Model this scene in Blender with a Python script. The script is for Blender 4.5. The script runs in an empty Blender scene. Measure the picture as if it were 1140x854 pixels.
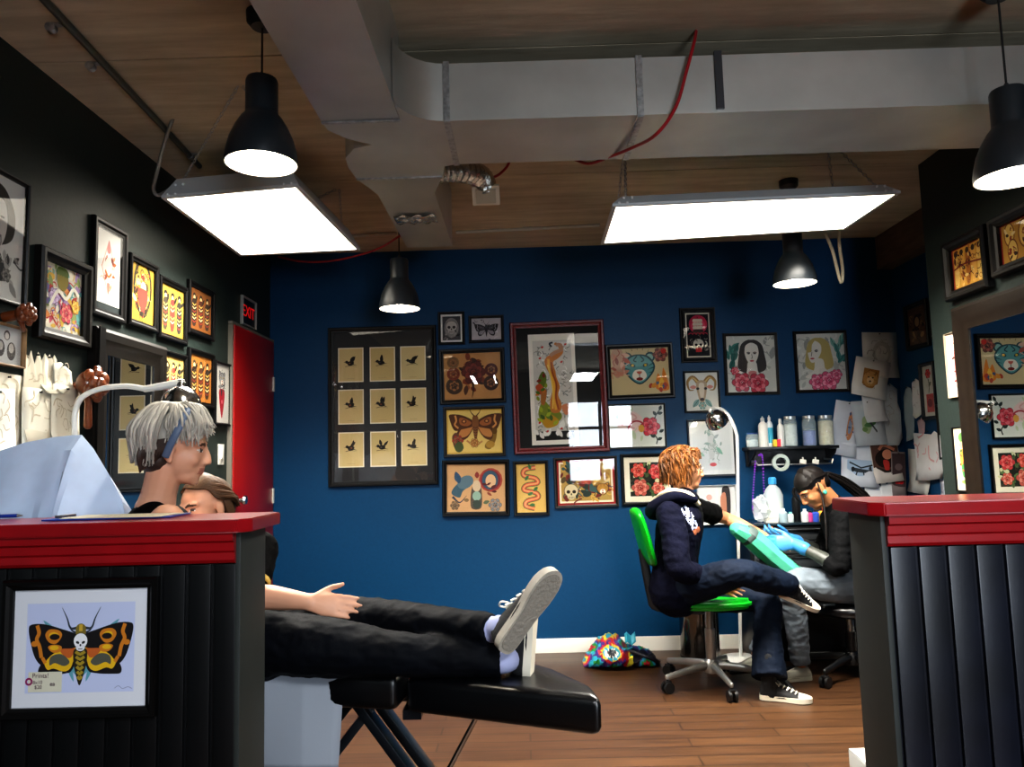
import bpy, bmesh, math, random
from mathutils import Vector, Matrix, Quaternion
V = Vector
PI = math.pi
scene = bpy.context.scene
COL = scene.collection
rnd = random.Random(7)

# ------------------------------------------------------------------ camera
W, H, F = 1140, 854, 850.0
CH = 1.30
YAW, PITCH, ROLL = math.radians(0.6571), math.radians(5.6629), math.radians(-1.5)
CAMR = Matrix.Rotation(YAW, 3, 'Z') @ Matrix.Rotation(PI/2+PITCH, 3, 'X') @ Matrix.Rotation(ROLL, 3, 'Z')
CAMP = V((0, 0, CH))
def ray(x, y): return CAMR @ V(((x-W/2)/F, (H/2-y)/F, -1.0))
def at(x, y, Y):
    d = ray(x, y); return CAMP + d*(Y/d.y)
def atX(x, y, X):
    d = ray(x, y); return CAMP + d*(X/d.x)
def atZ(x, y, Z):
    d = ray(x, y); return CAMP + d*((Z-CH)/d.z)
# room
D = 5.29; XL = -1.755; XR = 2.13; XRF = 2.62; YC = 3.93; CEIL = 2.79; YB = -2.6

# ------------------------------------------------------------------ materials
def lin(c):
    if isinstance(c, str):
        c = c.lstrip('#'); c = [int(c[i:i+2], 16)/255 for i in (0, 2, 4)]
    return tuple((x/12.92 if x <= 0.04045 else ((x+0.055)/1.055)**2.4) for x in c)
MATS = {}
def M(name, c=None, rough=.5, metal=0., emit=0., bump=0., scale=20., var=0., coat=0., spec=.5, alpha=1., stretch=None, sheen=0., dist=.01):
    if name in MATS: return MATS[name]
    m = bpy.data.materials.new(name); m.use_nodes = True
    nt = m.node_tree; b = nt.nodes['Principled BSDF']
    rgb = lin(c)
    b.inputs['Base Color'].default_value = (*rgb, 1)
    b.inputs['Roughness'].default_value = rough
    b.inputs['Metallic'].default_value = metal
    b.inputs['Specular IOR Level'].default_value = spec
    b.inputs['Coat Weight'].default_value = coat
    b.inputs['Coat Roughness'].default_value = .08
    b.inputs['Alpha'].default_value = alpha
    if sheen: b.inputs['Sheen Weight'].default_value = sheen
    if emit:
        b.inputs['Emission Color'].default_value = (*rgb, 1); b.inputs['Emission Strength'].default_value = emit
    if var or bump:
        tc = nt.nodes.new('ShaderNodeTexCoord'); mp = nt.nodes.new('ShaderNodeMapping')
        if stretch: mp.inputs['Scale'].default_value = stretch
        nt.links.new(tc.outputs['Object'], mp.inputs[0])
        nz = nt.nodes.new('ShaderNodeTexNoise'); nz.inputs['Scale'].default_value = scale; nz.inputs['Detail'].default_value = 5
        nt.links.new(mp.outputs[0], nz.inputs[0])
        if var:
            r = nt.nodes.new('ShaderNodeValToRGB')
            r.color_ramp.elements[0].position = .3; r.color_ramp.elements[1].position = .7
            r.color_ramp.elements[0].color = (*[x*(1-var) for x in rgb], 1)
            r.color_ramp.elements[1].color = (*[min(1, x*(1+var)) for x in rgb], 1)
            nt.links.new(nz.outputs['Fac'], r.inputs[0]); nt.links.new(r.outputs[0], b.inputs['Base Color'])
        if bump:
            bp = nt.nodes.new('ShaderNodeBump'); bp.inputs['Strength'].default_value = bump; bp.inputs['Distance'].default_value = dist
            nt.links.new(nz.outputs['Fac'], bp.inputs['Height']); nt.links.new(bp.outputs[0], b.inputs['Normal'])
    MATS[name] = m
    return m
def ink(c):
    return M('ink_'+c.lstrip('#'), c, rough=.7, spec=.25)
def glass_mat():
    if 'picture_glass' in MATS: return MATS['picture_glass']
    m = bpy.data.materials.new('picture_glass'); m.use_nodes = True; nt = m.node_tree
    for n in list(nt.nodes): nt.nodes.remove(n)
    o = nt.nodes.new('ShaderNodeOutputMaterial'); mx = nt.nodes.new('ShaderNodeMixShader')
    t = nt.nodes.new('ShaderNodeBsdfTransparent'); g = nt.nodes.new('ShaderNodeBsdfGlossy'); g.inputs['Roughness'].default_value = .01
    # Schlick reflectance, the same from both faces of the pane
    ge = nt.nodes.new('ShaderNodeNewGeometry'); dt = nt.nodes.new('ShaderNodeVectorMath'); dt.operation = 'DOT_PRODUCT'
    nt.links.new(ge.outputs['Normal'], dt.inputs[0]); nt.links.new(ge.outputs['Incoming'], dt.inputs[1])
    prev = dt.outputs['Value']
    for op, k, first in (('ABSOLUTE', 0, 1), ('SUBTRACT', 1., 0), ('POWER', 5., 1), ('MULTIPLY_ADD', .95, 1)):
        q = nt.nodes.new('ShaderNodeMath'); q.operation = op; q.use_clamp = True
        nt.links.new(prev, q.inputs[0 if first else 1])
        if op == 'SUBTRACT': q.inputs[0].default_value = 1.
        elif op != 'ABSOLUTE': q.inputs[1].default_value = k
        if op == 'MULTIPLY_ADD': q.inputs[2].default_value = .05
        prev = q.outputs[0]
    nt.links.new(prev, mx.inputs[0]); nt.links.new(t.outputs[0], mx.inputs[1]); nt.links.new(g.outputs[0], mx.inputs[2])
    nt.links.new(mx.outputs[0], o.inputs[0]); MATS['picture_glass'] = m
    return m
def clear_mat(name, c, fac=.25, rough=.05):
    if name in MATS: return MATS[name]
    m = bpy.data.materials.new(name); m.use_nodes = True; nt = m.node_tree; b = nt.nodes['Principled BSDF']
    b.inputs['Base Color'].default_value = (*lin(c), 1); b.inputs['Roughness'].default_value = rough
    o = nt.nodes['Material Output']; mx = nt.nodes.new('ShaderNodeMixShader'); t = nt.nodes.new('ShaderNodeBsdfTransparent')
    mx.inputs[0].default_value = fac
    nt.links.new(t.outputs[0], mx.inputs[1]); nt.links.new(b.outputs[0], mx.inputs[2]); nt.links.new(mx.outputs[0], o.inputs[0])
    MATS[name] = m; return m

# ------------------------------------------------------------------ scene bookkeeping
def tag(o, label=None, cat=None, group=None, kind=None):
    if label: o['label'] = label
    if cat: o['category'] = cat
    if group: o['group'] = group
    if kind: o['kind'] = kind
    return o
def thing(name, label, cat, loc=(0, 0, 0), rz=0., group=None):
    o = bpy.data.objects.new(name, None); COL.objects.link(o)
    o.empty_display_size = .05
    o.location = loc; o.rotation_euler = (0, 0, rz)
    return tag(o, label, cat, group)
def root_loc(o):
    p = V((0, 0, 0))
    while o is not None:
        p = p + V(o.location); o = o.parent
    return p
def catmull(P, n=4, closed=False):
    if len(P) < 3 or n < 2: return [tuple(p) for p in P]
    k = len(P[0]); out = []; N = len(P)
    for i in range(N if closed else N-1):
        if closed: a, b, c, d = P[(i-1) % N], P[i], P[(i+1) % N], P[(i+2) % N]
        else:
            b, c = P[i], P[i+1]
            a = P[i-1] if i > 0 else [2*b[j]-c[j] for j in range(k)]
            d = P[i+2] if i+2 < N else [2*c[j]-b[j] for j in range(k)]
        for s in range(n):
            t = s/n
            out.append(tuple(.5*(2*b[j]+(c[j]-a[j])*t+(2*a[j]-5*b[j]+4*c[j]-d[j])*t*t+(3*b[j]-a[j]-3*c[j]+d[j])*t**3) for j in range(k)))
    if not closed: out.append(tuple(P[-1]))
    return out

class MB:
    """collects shapes and links them as ONE mesh object"""
    def __init__(s):
        s.bm = bmesh.new(); s.mats = []; s.i = 0
    def m(s, mat):
        if mat not in s.mats: s.mats.append(mat)
        s.i = s.mats.index(mat); return s
    def face(s, vs):
        try:
            f = s.bm.faces.new(vs); f.material_index = s.i; return f
        except ValueError: return None
    def poly(s, pts):
        return s.face([s.bm.verts.new(p) for p in pts])
    def box(s, c, d, rot=None, bevel=0.):
        c = V(c); h = V(d)*.5; vs = []
        for sx in (-1, 1):
            for sy in (-1, 1):
                for sz in (-1, 1):
                    p = V((sx*h.x, sy*h.y, sz*h.z))
                    if rot is not None: p = rot @ p
                    vs.append(s.bm.verts.new(c+p))
        fs = [s.face([vs[i] for i in q]) for q in ((0, 1, 3, 2), (4, 6, 7, 5), (0, 4, 5, 1), (2, 3, 7, 6), (0, 2, 6, 4), (1, 5, 7, 3))]
        if bevel:
            es = list({e for f in fs for e in f.edges})
            r = bmesh.ops.bevel(s.bm, geom=es, offset=bevel, segments=2, affect='EDGES', profile=.6)
            for f in r['faces']: f.material_index = s.i
        return s
    def bar(s, a, b, w, d, up=(0, 0, 1), bevel=0.):
        a, b = V(a), V(b); x = (b-a); L = x.length; x.normalize(); u = V(up); y = u.cross(x)
        if y.length < 1e-4: y = V((0, 1, 0)).cross(x)
        y.normalize(); z = x.cross(y)
        return s.box((a+b)/2, (L, w, d), Matrix((x, y, z)).transposed(), bevel)
    def tube(s, pts, radii, side=None, seg=12, sub=4, cap='round', closed=False):
        pts = [V(p) for p in pts]
        if not isinstance(radii, (list, tuple)): radii = [radii]*len(pts)
        rr = [(r if isinstance(r, (list, tuple)) else (r, r)) for r in radii]
        if sub > 1 and len(pts) > 2:
            q = catmull([(*p, *r) for p, r in zip(pts, rr)], sub, closed)
            pts = [V(p[:3]) for p in q]; rr = [(max(1e-4, p[3]), max(1e-4, p[4])) for p in q]
        n = len(pts); tang = []
        for i in range(n):
            if closed: t = pts[(i+1) % n]-pts[i-1]
            else: t = pts[min(i+1, n-1)]-pts[max(i-1, 0)]
            if t.length < 1e-9: t = V((0, 0, 1))
            tang.append(t.normalized())
        t0 = tang[0]; nrm = V(side) if side is not None else (V((0, 0, 1)) if abs(t0.z) < .9 else V((1, 0, 0)))
        rows = []
        def ring(p, nn, bb, a, b):
            return [s.bm.verts.new(p+nn*(a*math.cos(2*PI*k/seg))+bb*(b*math.sin(2*PI*k/seg))) for k in range(seg)]
        frames = []
        for i in range(n):
            t = tang[i]
            if side is not None: nrm = V(side)
            q = nrm - t*nrm.dot(t)
            if q.length < 1e-4: q = V((t.y, -t.x, .01)) - t*V((t.y, -t.x, .01)).dot(t)
            nrm = q.normalized(); frames.append((nrm.copy(), t.cross(nrm)))
        def dome(i, sg):
            p, t, (a, b) = pts[i], tang[i]*sg, rr[i]; c = min(a, b)
            return [ring(p+t*(c*math.sin(f)), frames[i][0], frames[i][1], a*math.cos(f), b*math.cos(f)) for f in (PI/6, PI/3)], s.bm.verts.new(p+t*c)
        if not closed and cap == 'round':
            ds, top = dome(0, -1); rows += ds[::-1]; p0 = top
        for i in range(n): rows.append(ring(pts[i], frames[i][0], frames[i][1], *rr[i]))
        if not closed and cap == 'round':
            ds, top = dome(n-1, 1); rows += ds; p1 = top
        if closed: rows.append(rows[0])
        for i in range(len(rows)-1):
            for k in range(seg):
                s.face([rows[i][k], rows[i][(k+1) % seg], rows[i+1][(k+1) % seg], rows[i+1][k]])
        if not closed:
            if cap == 'round':
                for k in range(seg):
                    s.face([p0, rows[0][(k+1) % seg], rows[0][k]]); s.face([p1, rows[-1][k], rows[-1][(k+1) % seg]])
            elif cap == 'flat':
                s.face(rows[0][::-1]); s.face(rows[-1])
        return s
    def cyl(s, a, b, r, r2=None, seg=20, cap='flat'):
        return s.tube([a, b], [r, r if r2 is None else r2], seg=seg, sub=1, cap=cap)
    def lathe(s, prof, c=(0, 0, 0), ax=(0, 0, 1), seg=28, close=False):
        ax = V(ax).normalized(); n = V((1, 0, 0)) if abs(ax.x) < .9 else V((0, 1, 0)); n = (n-ax*n.dot(ax)).normalized(); b = ax.cross(n); c = V(c)
        rows = [[s.bm.verts.new(c+ax*z+n*(max(r, 1e-4)*math.cos(2*PI*k/seg))+b*(max(r, 1e-4)*math.sin(2*PI*k/seg))) for k in range(seg)] for r, z in prof]
        if close: rows.append(rows[0])
        for i in range(len(rows)-1):
            for k in range(seg): s.face([rows[i][k], rows[i][(k+1) % seg], rows[i+1][(k+1) % seg], rows[i+1][k]])
        if not close:
            if prof[0][0] > 1e-3: s.face(rows[0][::-1])
            if prof[-1][0] > 1e-3: s.face(rows[-1])
        return s
    def shell(s, prof, c=(0, 0, 0), ax=(0, 0, 1), seg=28):   # open surface of revolution
        ax = V(ax).normalized(); n = V((1, 0, 0)) if abs(ax.x) < .9 else V((0, 1, 0)); n = (n-ax*n.dot(ax)).normalized(); b = ax.cross(n); c = V(c)
        rows = [[s.bm.verts.new(c+ax*z+n*(max(r, 1e-4)*math.cos(2*PI*k/seg))+b*(max(r, 1e-4)*math.sin(2*PI*k/seg))) for k in range(seg)] for r, z in prof]
        for i in range(len(rows)-1):
            for k in range(seg): s.face([rows[i][k], rows[i][(k+1) % seg], rows[i+1][(k+1) % seg], rows[i+1][k]])
        return s
    def ell(s, c, r, axes=None, seg=16, rings=10):
        c = V(c); ax = axes or (V((1, 0, 0)), V((0, 1, 0)), V((0, 0, 1)))
        def P(f, t): return c+ax[0]*(r[0]*math.cos(f)*math.cos(t))+ax[1]*(r[1]*math.cos(f)*math.sin(t))+ax[2]*(r[2]*math.sin(f))
        rows = [[s.bm.verts.new(P(-PI/2+PI*i/rings, 2*PI*k/seg)) for k in range(seg)] for i in range(1, rings)]
        a, b = s.bm.verts.new(P(-PI/2, 0)), s.bm.verts.new(P(PI/2, 0))
        for i in range(len(rows)-1):
            for k in range(seg): s.face([rows[i][k], rows[i][(k+1) % seg], rows[i+1][(k+1) % seg], rows[i+1][k]])
        for k in range(seg):
            s.face([a, rows[0][(k+1) % seg], rows[0][k]]); s.face([b, rows[-1][k], rows[-1][(k+1) % seg]])
        return s
    def prism(s, pts, vec):
        v = V(vec); a = [s.bm.verts.new(V(p)) for p in pts]; b = [s.bm.verts.new(V(p)+v) for p in pts]; n = len(pts)
        s.face(a[::-1]); s.face(b)
        for i in range(n): s.face([a[i], a[(i+1) % n], b[(i+1) % n], b[i]])
        return s
    def loft(s, rings, cap=True):
        R = [[s.bm.verts.new(p) for p in r] for r in rings]; n = len(R[0])
        for i in range(len(R)-1):
            for k in range(n): s.face([R[i][k], R[i][(k+1) % n], R[i+1][(k+1) % n], R[i+1][k]])
        if cap: s.face(R[0][::-1]); s.face(R[-1])
        return s
    def grid(s, fn, nu, nv):
        g = [[s.bm.verts.new(fn(i/nu, j/nv)) for i in range(nu+1)] for j in range(nv+1)]
        for j in range(nv):
            for i in range(nu): s.face([g[j][i], g[j][i+1], g[j+1][i+1], g[j+1][i]])
        return s
    def mesh(s, name, off=None, ang=.6, fix=True):
        if fix: bmesh.ops.recalc_face_normals(s.bm, faces=s.bm.faces[:])
        if off is not None:
            for v in s.bm.verts: v.co -= off
        me = bpy.data.meshes.new(name); s.bm.to_mesh(me); s.bm.free()
        for mt in s.mats: me.materials.append(mt)
        if ang:
            me.polygons.foreach_set('use_smooth', [True]*len(me.polygons)); me.set_sharp_from_angle(angle=ang)
        return me
    def build(s, name, parent=None, local=False, ang=.6, fix=True):
        off = None if (local or parent is None) else root_loc(parent)
        me = s.mesh(name, off, ang, fix)
        o = bpy.data.objects.new(name, me); COL.objects.link(o); o.parent = parent
        return o
def solid(o, t):     # give a sheet thickness
    md = o.modifiers.new('solid', 'SOLIDIFY'); md.thickness = t; md.offset = 0
    return o
def blobbed(mb, name, parent, mat, voxel=.006, smooth=4, paint=None, mats=()):
    """merge the collected tubes into ONE continuous skin"""
    off = root_loc(parent)
    me = mb.mesh(name+'_raw', off, 0)
    o = bpy.data.objects.new(name, me); COL.objects.link(o)
    r = o.modifiers.new('r', 'REMESH'); r.mode = 'VOXEL'; r.voxel_size = voxel
    if smooth:
        sm = o.modifiers.new('s', 'SMOOTH'); sm.factor = .5; sm.iterations = smooth
    dg = bpy.context.evaluated_depsgraph_get(); dg.update()
    me2 = bpy.data.meshes.new_from_object(o.evaluated_get(dg))
    o.modifiers.clear(); o.data = me2; bpy.data.meshes.remove(me); me2.name = name
    me2.materials.clear(); me2.materials.append(mat)
    for x in mats: me2.materials.append(x)
    if paint:
        for p in me2.polygons: p.material_index = paint(p.center+off)
    me2.polygons.foreach_set('use_smooth', [True]*len(me2.polygons))
    o.parent = parent
    return o
def copy_tree(o, parent=None):
    c = o.copy(); COL.objects.link(c); c.parent = parent
    for ch in list(o.children): copy_tree(ch, c)
    return c
# ------------------------------------------------------------------ the setting
def floor_mat():
    m = bpy.data.materials.new('plank_floor'); m.use_nodes = True; nt = m.node_tree; b = nt.nodes['Principled BSDF']; L = nt.links.new
    tc = nt.nodes.new('ShaderNodeTexCoord')
    bk = nt.nodes.new('ShaderNodeTexBrick'); bk.inputs['Scale'].default_value = 1.0
    bk.inputs['Brick Width'].default_value = 1.15; bk.inputs['Row Height'].default_value = .105; bk.inputs['Mortar Size'].default_value = .0045
    bk.inputs['Bias'].default_value = 0
    bk.offset = .37
    bk.inputs['Color1'].default_value = (*lin('#503722'), 1); bk.inputs['Color2'].default_value = (*lin('#422c1b'), 1); bk.inputs['Mortar'].default_value = (*lin('#2a1a10'), 1)
    L(tc.outputs['Object'], bk.inputs['Vector'])
    mp = nt.nodes.new('ShaderNodeMapping'); mp.inputs['Scale'].default_value = (1.2, 22, 1); L(tc.outputs['Object'], mp.inputs[0])
    nz = nt.nodes.new('ShaderNodeTexNoise'); nz.inputs['Scale'].default_value = 2.2; nz.inputs['Detail'].default_value = 8; L(mp.outputs[0], nz.inputs[0])
    rp = nt.nodes.new('ShaderNodeValToRGB'); rp.color_ramp.elements[0].color = (.5, .5, .5, 1); rp.color_ramp.elements[1].color = (1.15, 1.1, 1.05, 1)
    rp.color_ramp.elements[0].position = .32; rp.color_ramp.elements[1].position = .66; L(nz.outputs['Fac'], rp.inputs[0])
    mx = nt.nodes.new('ShaderNodeMix'); mx.data_type = 'RGBA'; mx.blend_type = 'MULTIPLY'; mx.inputs['Factor'].default_value = .75
    L(bk.outputs['Color'], mx.inputs['A']); L(rp.outputs[0], mx.inputs['B']); L(mx.outputs['Result'], b.inputs['Base Color'])
    b.inputs['Roughness'].default_value = .36
    bp = nt.nodes.new('ShaderNodeBump'); bp.inputs['Strength'].default_value = .12; bp.inputs['Distance'].default_value = .004
    L(nz.outputs['Fac'], bp.inputs['Height']); L(bp.outputs[0], b.inputs['Normal'])
    return m
def ceil_mat():
    m = bpy.data.materials.new('board_marked_concrete'); m.use_nodes = True; nt = m.node_tree; b = nt.nodes['Principled BSDF']; L = nt.links.new
    tc = nt.nodes.new('ShaderNodeTexCoord')
    mp = nt.nodes.new('ShaderNodeMapping'); mp.inputs['Scale'].default_value = (.5, 4, 1); L(tc.outputs['Object'], mp.inputs[0])
    n1 = nt.nodes.new('ShaderNodeTexNoise'); n1.inputs['Scale'].default_value = 3.2; n1.inputs['Detail'].default_value = 9; n1.inputs['Roughness'].default_value = .65; L(mp.outputs[0], n1.inputs[0])
    n2 = nt.nodes.new('ShaderNodeTexNoise'); n2.inputs['Scale'].default_value = 1.3; n2.inputs['Detail'].default_value = 6; L(tc.outputs['Object'], n2.inputs[0])
    r1 = nt.nodes.new('ShaderNodeValToRGB'); e = r1.color_ramp.elements
    e[0].position = .36; e[0].color = (*lin('#c2b8a0'), 1); e[1].position = .62; e[1].color = (*lin('#ddd4bd'), 1)
    L(n1.outputs['Fac'], r1.inputs[0])
    r2 = nt.nodes.new('ShaderNodeValToRGB'); r2.color_ramp.elements[0].color = (.72, .7, .66, 1); r2.color_ramp.elements[1].color = (1.05, 1.03, 1, 1)
    r2.color_ramp.elements[0].position = .35; r2.color_ramp.elements[1].position = .6; L(n2.outputs['Fac'], r2.inputs[0])
    mx = nt.nodes.new('ShaderNodeMix'); mx.data_type = 'RGBA'; mx.blend_type = 'MULTIPLY'; mx.inputs['Factor'].default_value = 1
    L(r1.outputs[0], mx.inputs['A']); L(r2.outputs[0], mx.inputs['B']); L(mx.outputs['Result'], b.inputs['Base Color'])
    b.inputs['Roughness'].default_value = .85
    bp = nt.nodes.new('ShaderNodeBump'); bp.inputs['Strength'].default_value = .3; bp.inputs['Distance'].default_value = .01
    L(n1.outputs['Fac'], bp.inputs['Height']); L(bp.outputs[0], b.inputs['Normal'])
    return m
BLUE = M('blue_wall_paint', '#043d63', spec=.25, rough=.5, bump=.06, scale=60, var=.05)
GREY = M('dark_grey_green_paint', '#222b28', spec=.3, rough=.5, bump=.06, scale=60, var=.06)
def struct(name, mb, parent=None, ang=.6):
    o = mb.build(name, parent, ang=ang)
    if parent is None: o['kind'] = 'structure'
    return o
b = MB().m(floor_mat()); b.box(((XL+XRF)/2, (YB+D)/2, -.05), (XRF-XL+.2, D-YB+.2, .1)); struct('floor', b)
# ceiling: slabs with a joint between them
yj = atZ(300, 62, CEIL).y
b = MB().m(ceil_mat()); e = [YB-.1, yj-1.25, yj, yj+1.25, yj+2.5, D+.1]
for y0, y1 in zip(e, e[1:]): b.box(((XL+XRF)/2, (y0+y1)/2, CEIL+.06), (XRF-XL+.2, y1-y0-.007, .12))
b.m(M('joint_dark', '#15100a', rough=.9)).box(((XL+XRF)/2, (YB+D)/2, CEIL+.13), (XRF-XL+.2, D-YB+.2, .03)); struct('ceiling', b)
b = MB().m(BLUE).box(((XL+XRF)/2, D+.05, CEIL/2), (XRF-XL+.2, .1, CEIL)); struct('wall_back', b)
b = MB().m(GREY).box((XL-.05, (YB+D)/2, CEIL/2), (.1, D-YB, CEIL)); struct('wall_left', b)
b = MB().m(BLUE).box((XRF+.05, (YC+D)/2, CEIL/2), (.1, D-YC, CEIL)); struct('wall_right_rear', b)
b = MB().m(GREY).box(((XR+XRF+.1)/2, (YB+YC)/2, CEIL/2), (XRF+.1-XR, YC-YB, CEIL)); struct('wall_right', b)
# wall behind the viewer with the shop window
wx0, wx1, wz0, wz1 = .75, 1.95, .85, 2.3
b = MB().m(GREY)
b.box(((XL+wx0)/2, YB-.05, CEIL/2), (wx0-XL, .1, CEIL)); b.box(((XR+wx1)/2, YB-.05, CEIL/2), (XR-wx1, .1, CEIL))
b.box(((wx0+wx1)/2, YB-.05, wz0/2), (wx1-wx0, .1, wz0)); b.box(((wx0+wx1)/2, YB-.05, (CEIL+wz1)/2), (wx1-wx0, .1, CEIL-wz1)); struct('wall_front', b)
FRM = M('window_frame_dark', '#22262a', rough=.4)
b = MB().m(FRM)
for x in (wx0+.03, (wx0+wx1)/2, wx1-.03): b.box((x, YB-.05, (wz0+wz1)/2), (.05, .07, wz1-wz0))
for z in (wz0+.03, wz1-.03, wz0+.95): b.box(((wx0+wx1)/2, YB-.05, z), (wx1-wx0, .06, .05))
w1 = struct('window_1', b)
b = MB().m(glass_mat()); b.poly([(wx1-.01, YB-.05, wz0+.01), (wx0+.01, YB-.05, wz0+.01), (wx0+.01, YB-.05, wz1-.01), (wx1-.01, YB-.05, wz1-.01)]); b.build('window_pane', w1, fix=False, ang=0)
# white skirting at the foot of the blue wall
WHT = M('white_gloss_paint', '#d9d6cc', rough=.4)
b = MB().m(WHT); b.prism([(XL+.002, D-.001, .001), (XL+.002, D-.017, .001), (XL+.002, D-.017, .075), (XL+.002, D-.009, .092), (XL+.002, D-.001, .092)], (XRF-XL-.004, 0, 0)); struct('baseboard_back', b)
b = MB().m(WHT); b.box((XRF-.009, (YC+D)/2-.01, .046), (.016, D-YC-.03, .09)); struct('baseboard_right', b)
# beam along the top of the right rear wall
b = MB().m(M('beam_wood', '#5a4a38', rough=.8, var=.3, scale=6, stretch=(6, 1, 6), bump=.3)); b.box((XRF-.05, (YC+D)/2, CEIL-.12), (.1, D-YC-.01, .235)); struct('trim_1', b)

# red door on the left wall, next to the corner
y0 = atX(254, 500, XL).y; y1 = min(D-.02, atX(299.5, 500, XL).y); zt = atX(276, 371, XL).z
RED = M('red_door_paint', '#90070c', rough=.38, var=.06, scale=4)
b = MB().m(RED).box((XL+.018, (y0+y1)/2, zt/2+.004), (.034, y1-y0, zt-.008), bevel=.002); door = struct('door_1', b)
b = MB().m(M('door_casing', '#6f6a60', rough=.5)); b.box((XL+.014, y0-.012, zt/2), (.027, .02, zt)); b.box((XL+.014, (y0+y1)/2, zt+.012), (.027, y1-y0+.044, .018)); b.build('door_casing', door)
CHROME = M('chrome', '#c9c9c9', rough=.16, metal=1)
STEEL = M('brushed_steel', '#9b9b98', rough=.33, metal=1, bump=.05, scale=90)
k = atX(262, 557, XL+.04)
b = MB().m(CHROME).lathe([(.032, 0), (.032, .006), (.012, .012), (.011, .035), (.024, .045), (.029, .058), (.024, .07), (0, .074)], (XL+.036, k.y, k.z), (1, 0, 0)); b.build('door_knob', door)
for py in (428, 552):
    z = atX(298, py, XL).z; MB().m(WHT).box((XL+.037, y1-.012, z), (.012, .024, .1)).build('hinge', door)

# ------------------------------------------------------------------ reception half walls
PBL = M('black_beadboard', '#050608', rough=.36, var=.2, scale=9, bump=.05)
PNV = M('navy_beadboard', '#0a0d18', rough=.36, var=.45, scale=6, bump=.05)
ENDG = M('grey_green_panel', '#1f2422', rough=.6, var=.08)
TRED = M('red_lacquer', '#8a0812', rough=.3, var=.1, scale=12, coat=.3)
def counter(name, label, xa, xb, inner, bead, step, y0=2.0, y1=2.19, top=1.166):
    # inner = +1: the free end faces +X
    r = thing(name, label, 'counter', ((xa+xb)/2, (y0+y1)/2, 0))
    th = .034
    b = MB().m(bead); b.box(((xa+xb)/2, (y0+y1)/2+.006, (top-th)/2), (xb-xa-.004, y1-y0-.014, top-th-.002))
    n = int((xb-xa)/step)+1
    for i in range(n+1):
        e1 = (xb-i*step) if inner > 0 else (xa+(i+1)*step); e0 = e1-step+.011
        e1 = min(e1, xb-.002); e0 = max(e0, xa+.002)
        if e1-e0 > .01: b.box(((e0+e1)/2, y0+.008, (top-th-.08)/2), (e1-e0, .014, top-th-.084), bevel=.003)
    b.build('panel', r, ang=.3)
    xe = xb if inner > 0 else xa
    b = MB().m(ENDG).box((xe+inner*.005, (y0+y1)/2, (top-th)/2), (.014, y1-y0+.002, top-th-.002), bevel=.002); b.build('end_board', r)
    b = MB().m(TRED); ov = .045
    x0, x1 = (xa, xb+ov) if inner > 0 else (xa-ov, xb)
    cy0, cy1 = y0-.04, y1+.05
    # top with clipped corner
    if inner > 0: pts = [(x0, cy0, top-th), (x1-.03, cy0, top-th), (x1, cy0+.03, top-th), (x1, cy1-.02, top-th), (x1-.02, cy1, top-th), (x0, cy1, top-th)]
    else: pts = [(x1, cy0, top-th), (x1, cy1, top-th), (x0+.02, cy1, top-th), (x0, cy1-.02, top-th), (x0, cy0+.03, top-th), (x0+.03, cy0, top-th)]
    b.prism(pts, (0, 0, th)); bmesh.ops.bevel(b.bm, geom=b.bm.edges[:], offset=.003, segments=2, affect='EDGES'); b.build('countertop', r)
    b = MB().m(TRED); zt = top-th
    pr = [(y0+.001, zt), (y0-.026, zt), (y0-.026, zt-.02), (y0-.016, zt-.026), (y0-.016, zt-.046), (y0-.010, zt-.052), (y0-.012, zt-.07), (y0-.006, zt-.078), (y0+.001, zt-.08)]
    xs = (xa, xb) if inner > 0 else (xa, xb)
    b.prism([(xs[0], y, z-.0005) for y, z in pr], (xs[1]-xs[0], 0, 0)); b.build('moulding', r, ang=.3)
    return r
xl_end = at(262, 720, 2.0).x; xr_end = at(995, 720, 2.0).x
counter_l = counter('reception_counter', 'black beadboard half wall with red top, moth picture hung on it', XL, xl_end, 1, PBL, .0665)
counter_r = counter('reception_counter', 'navy beadboard half wall with red top beneath the big wall mirror', xr_end, XR, -1, PNV, .073)
CTOP = 1.166
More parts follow.
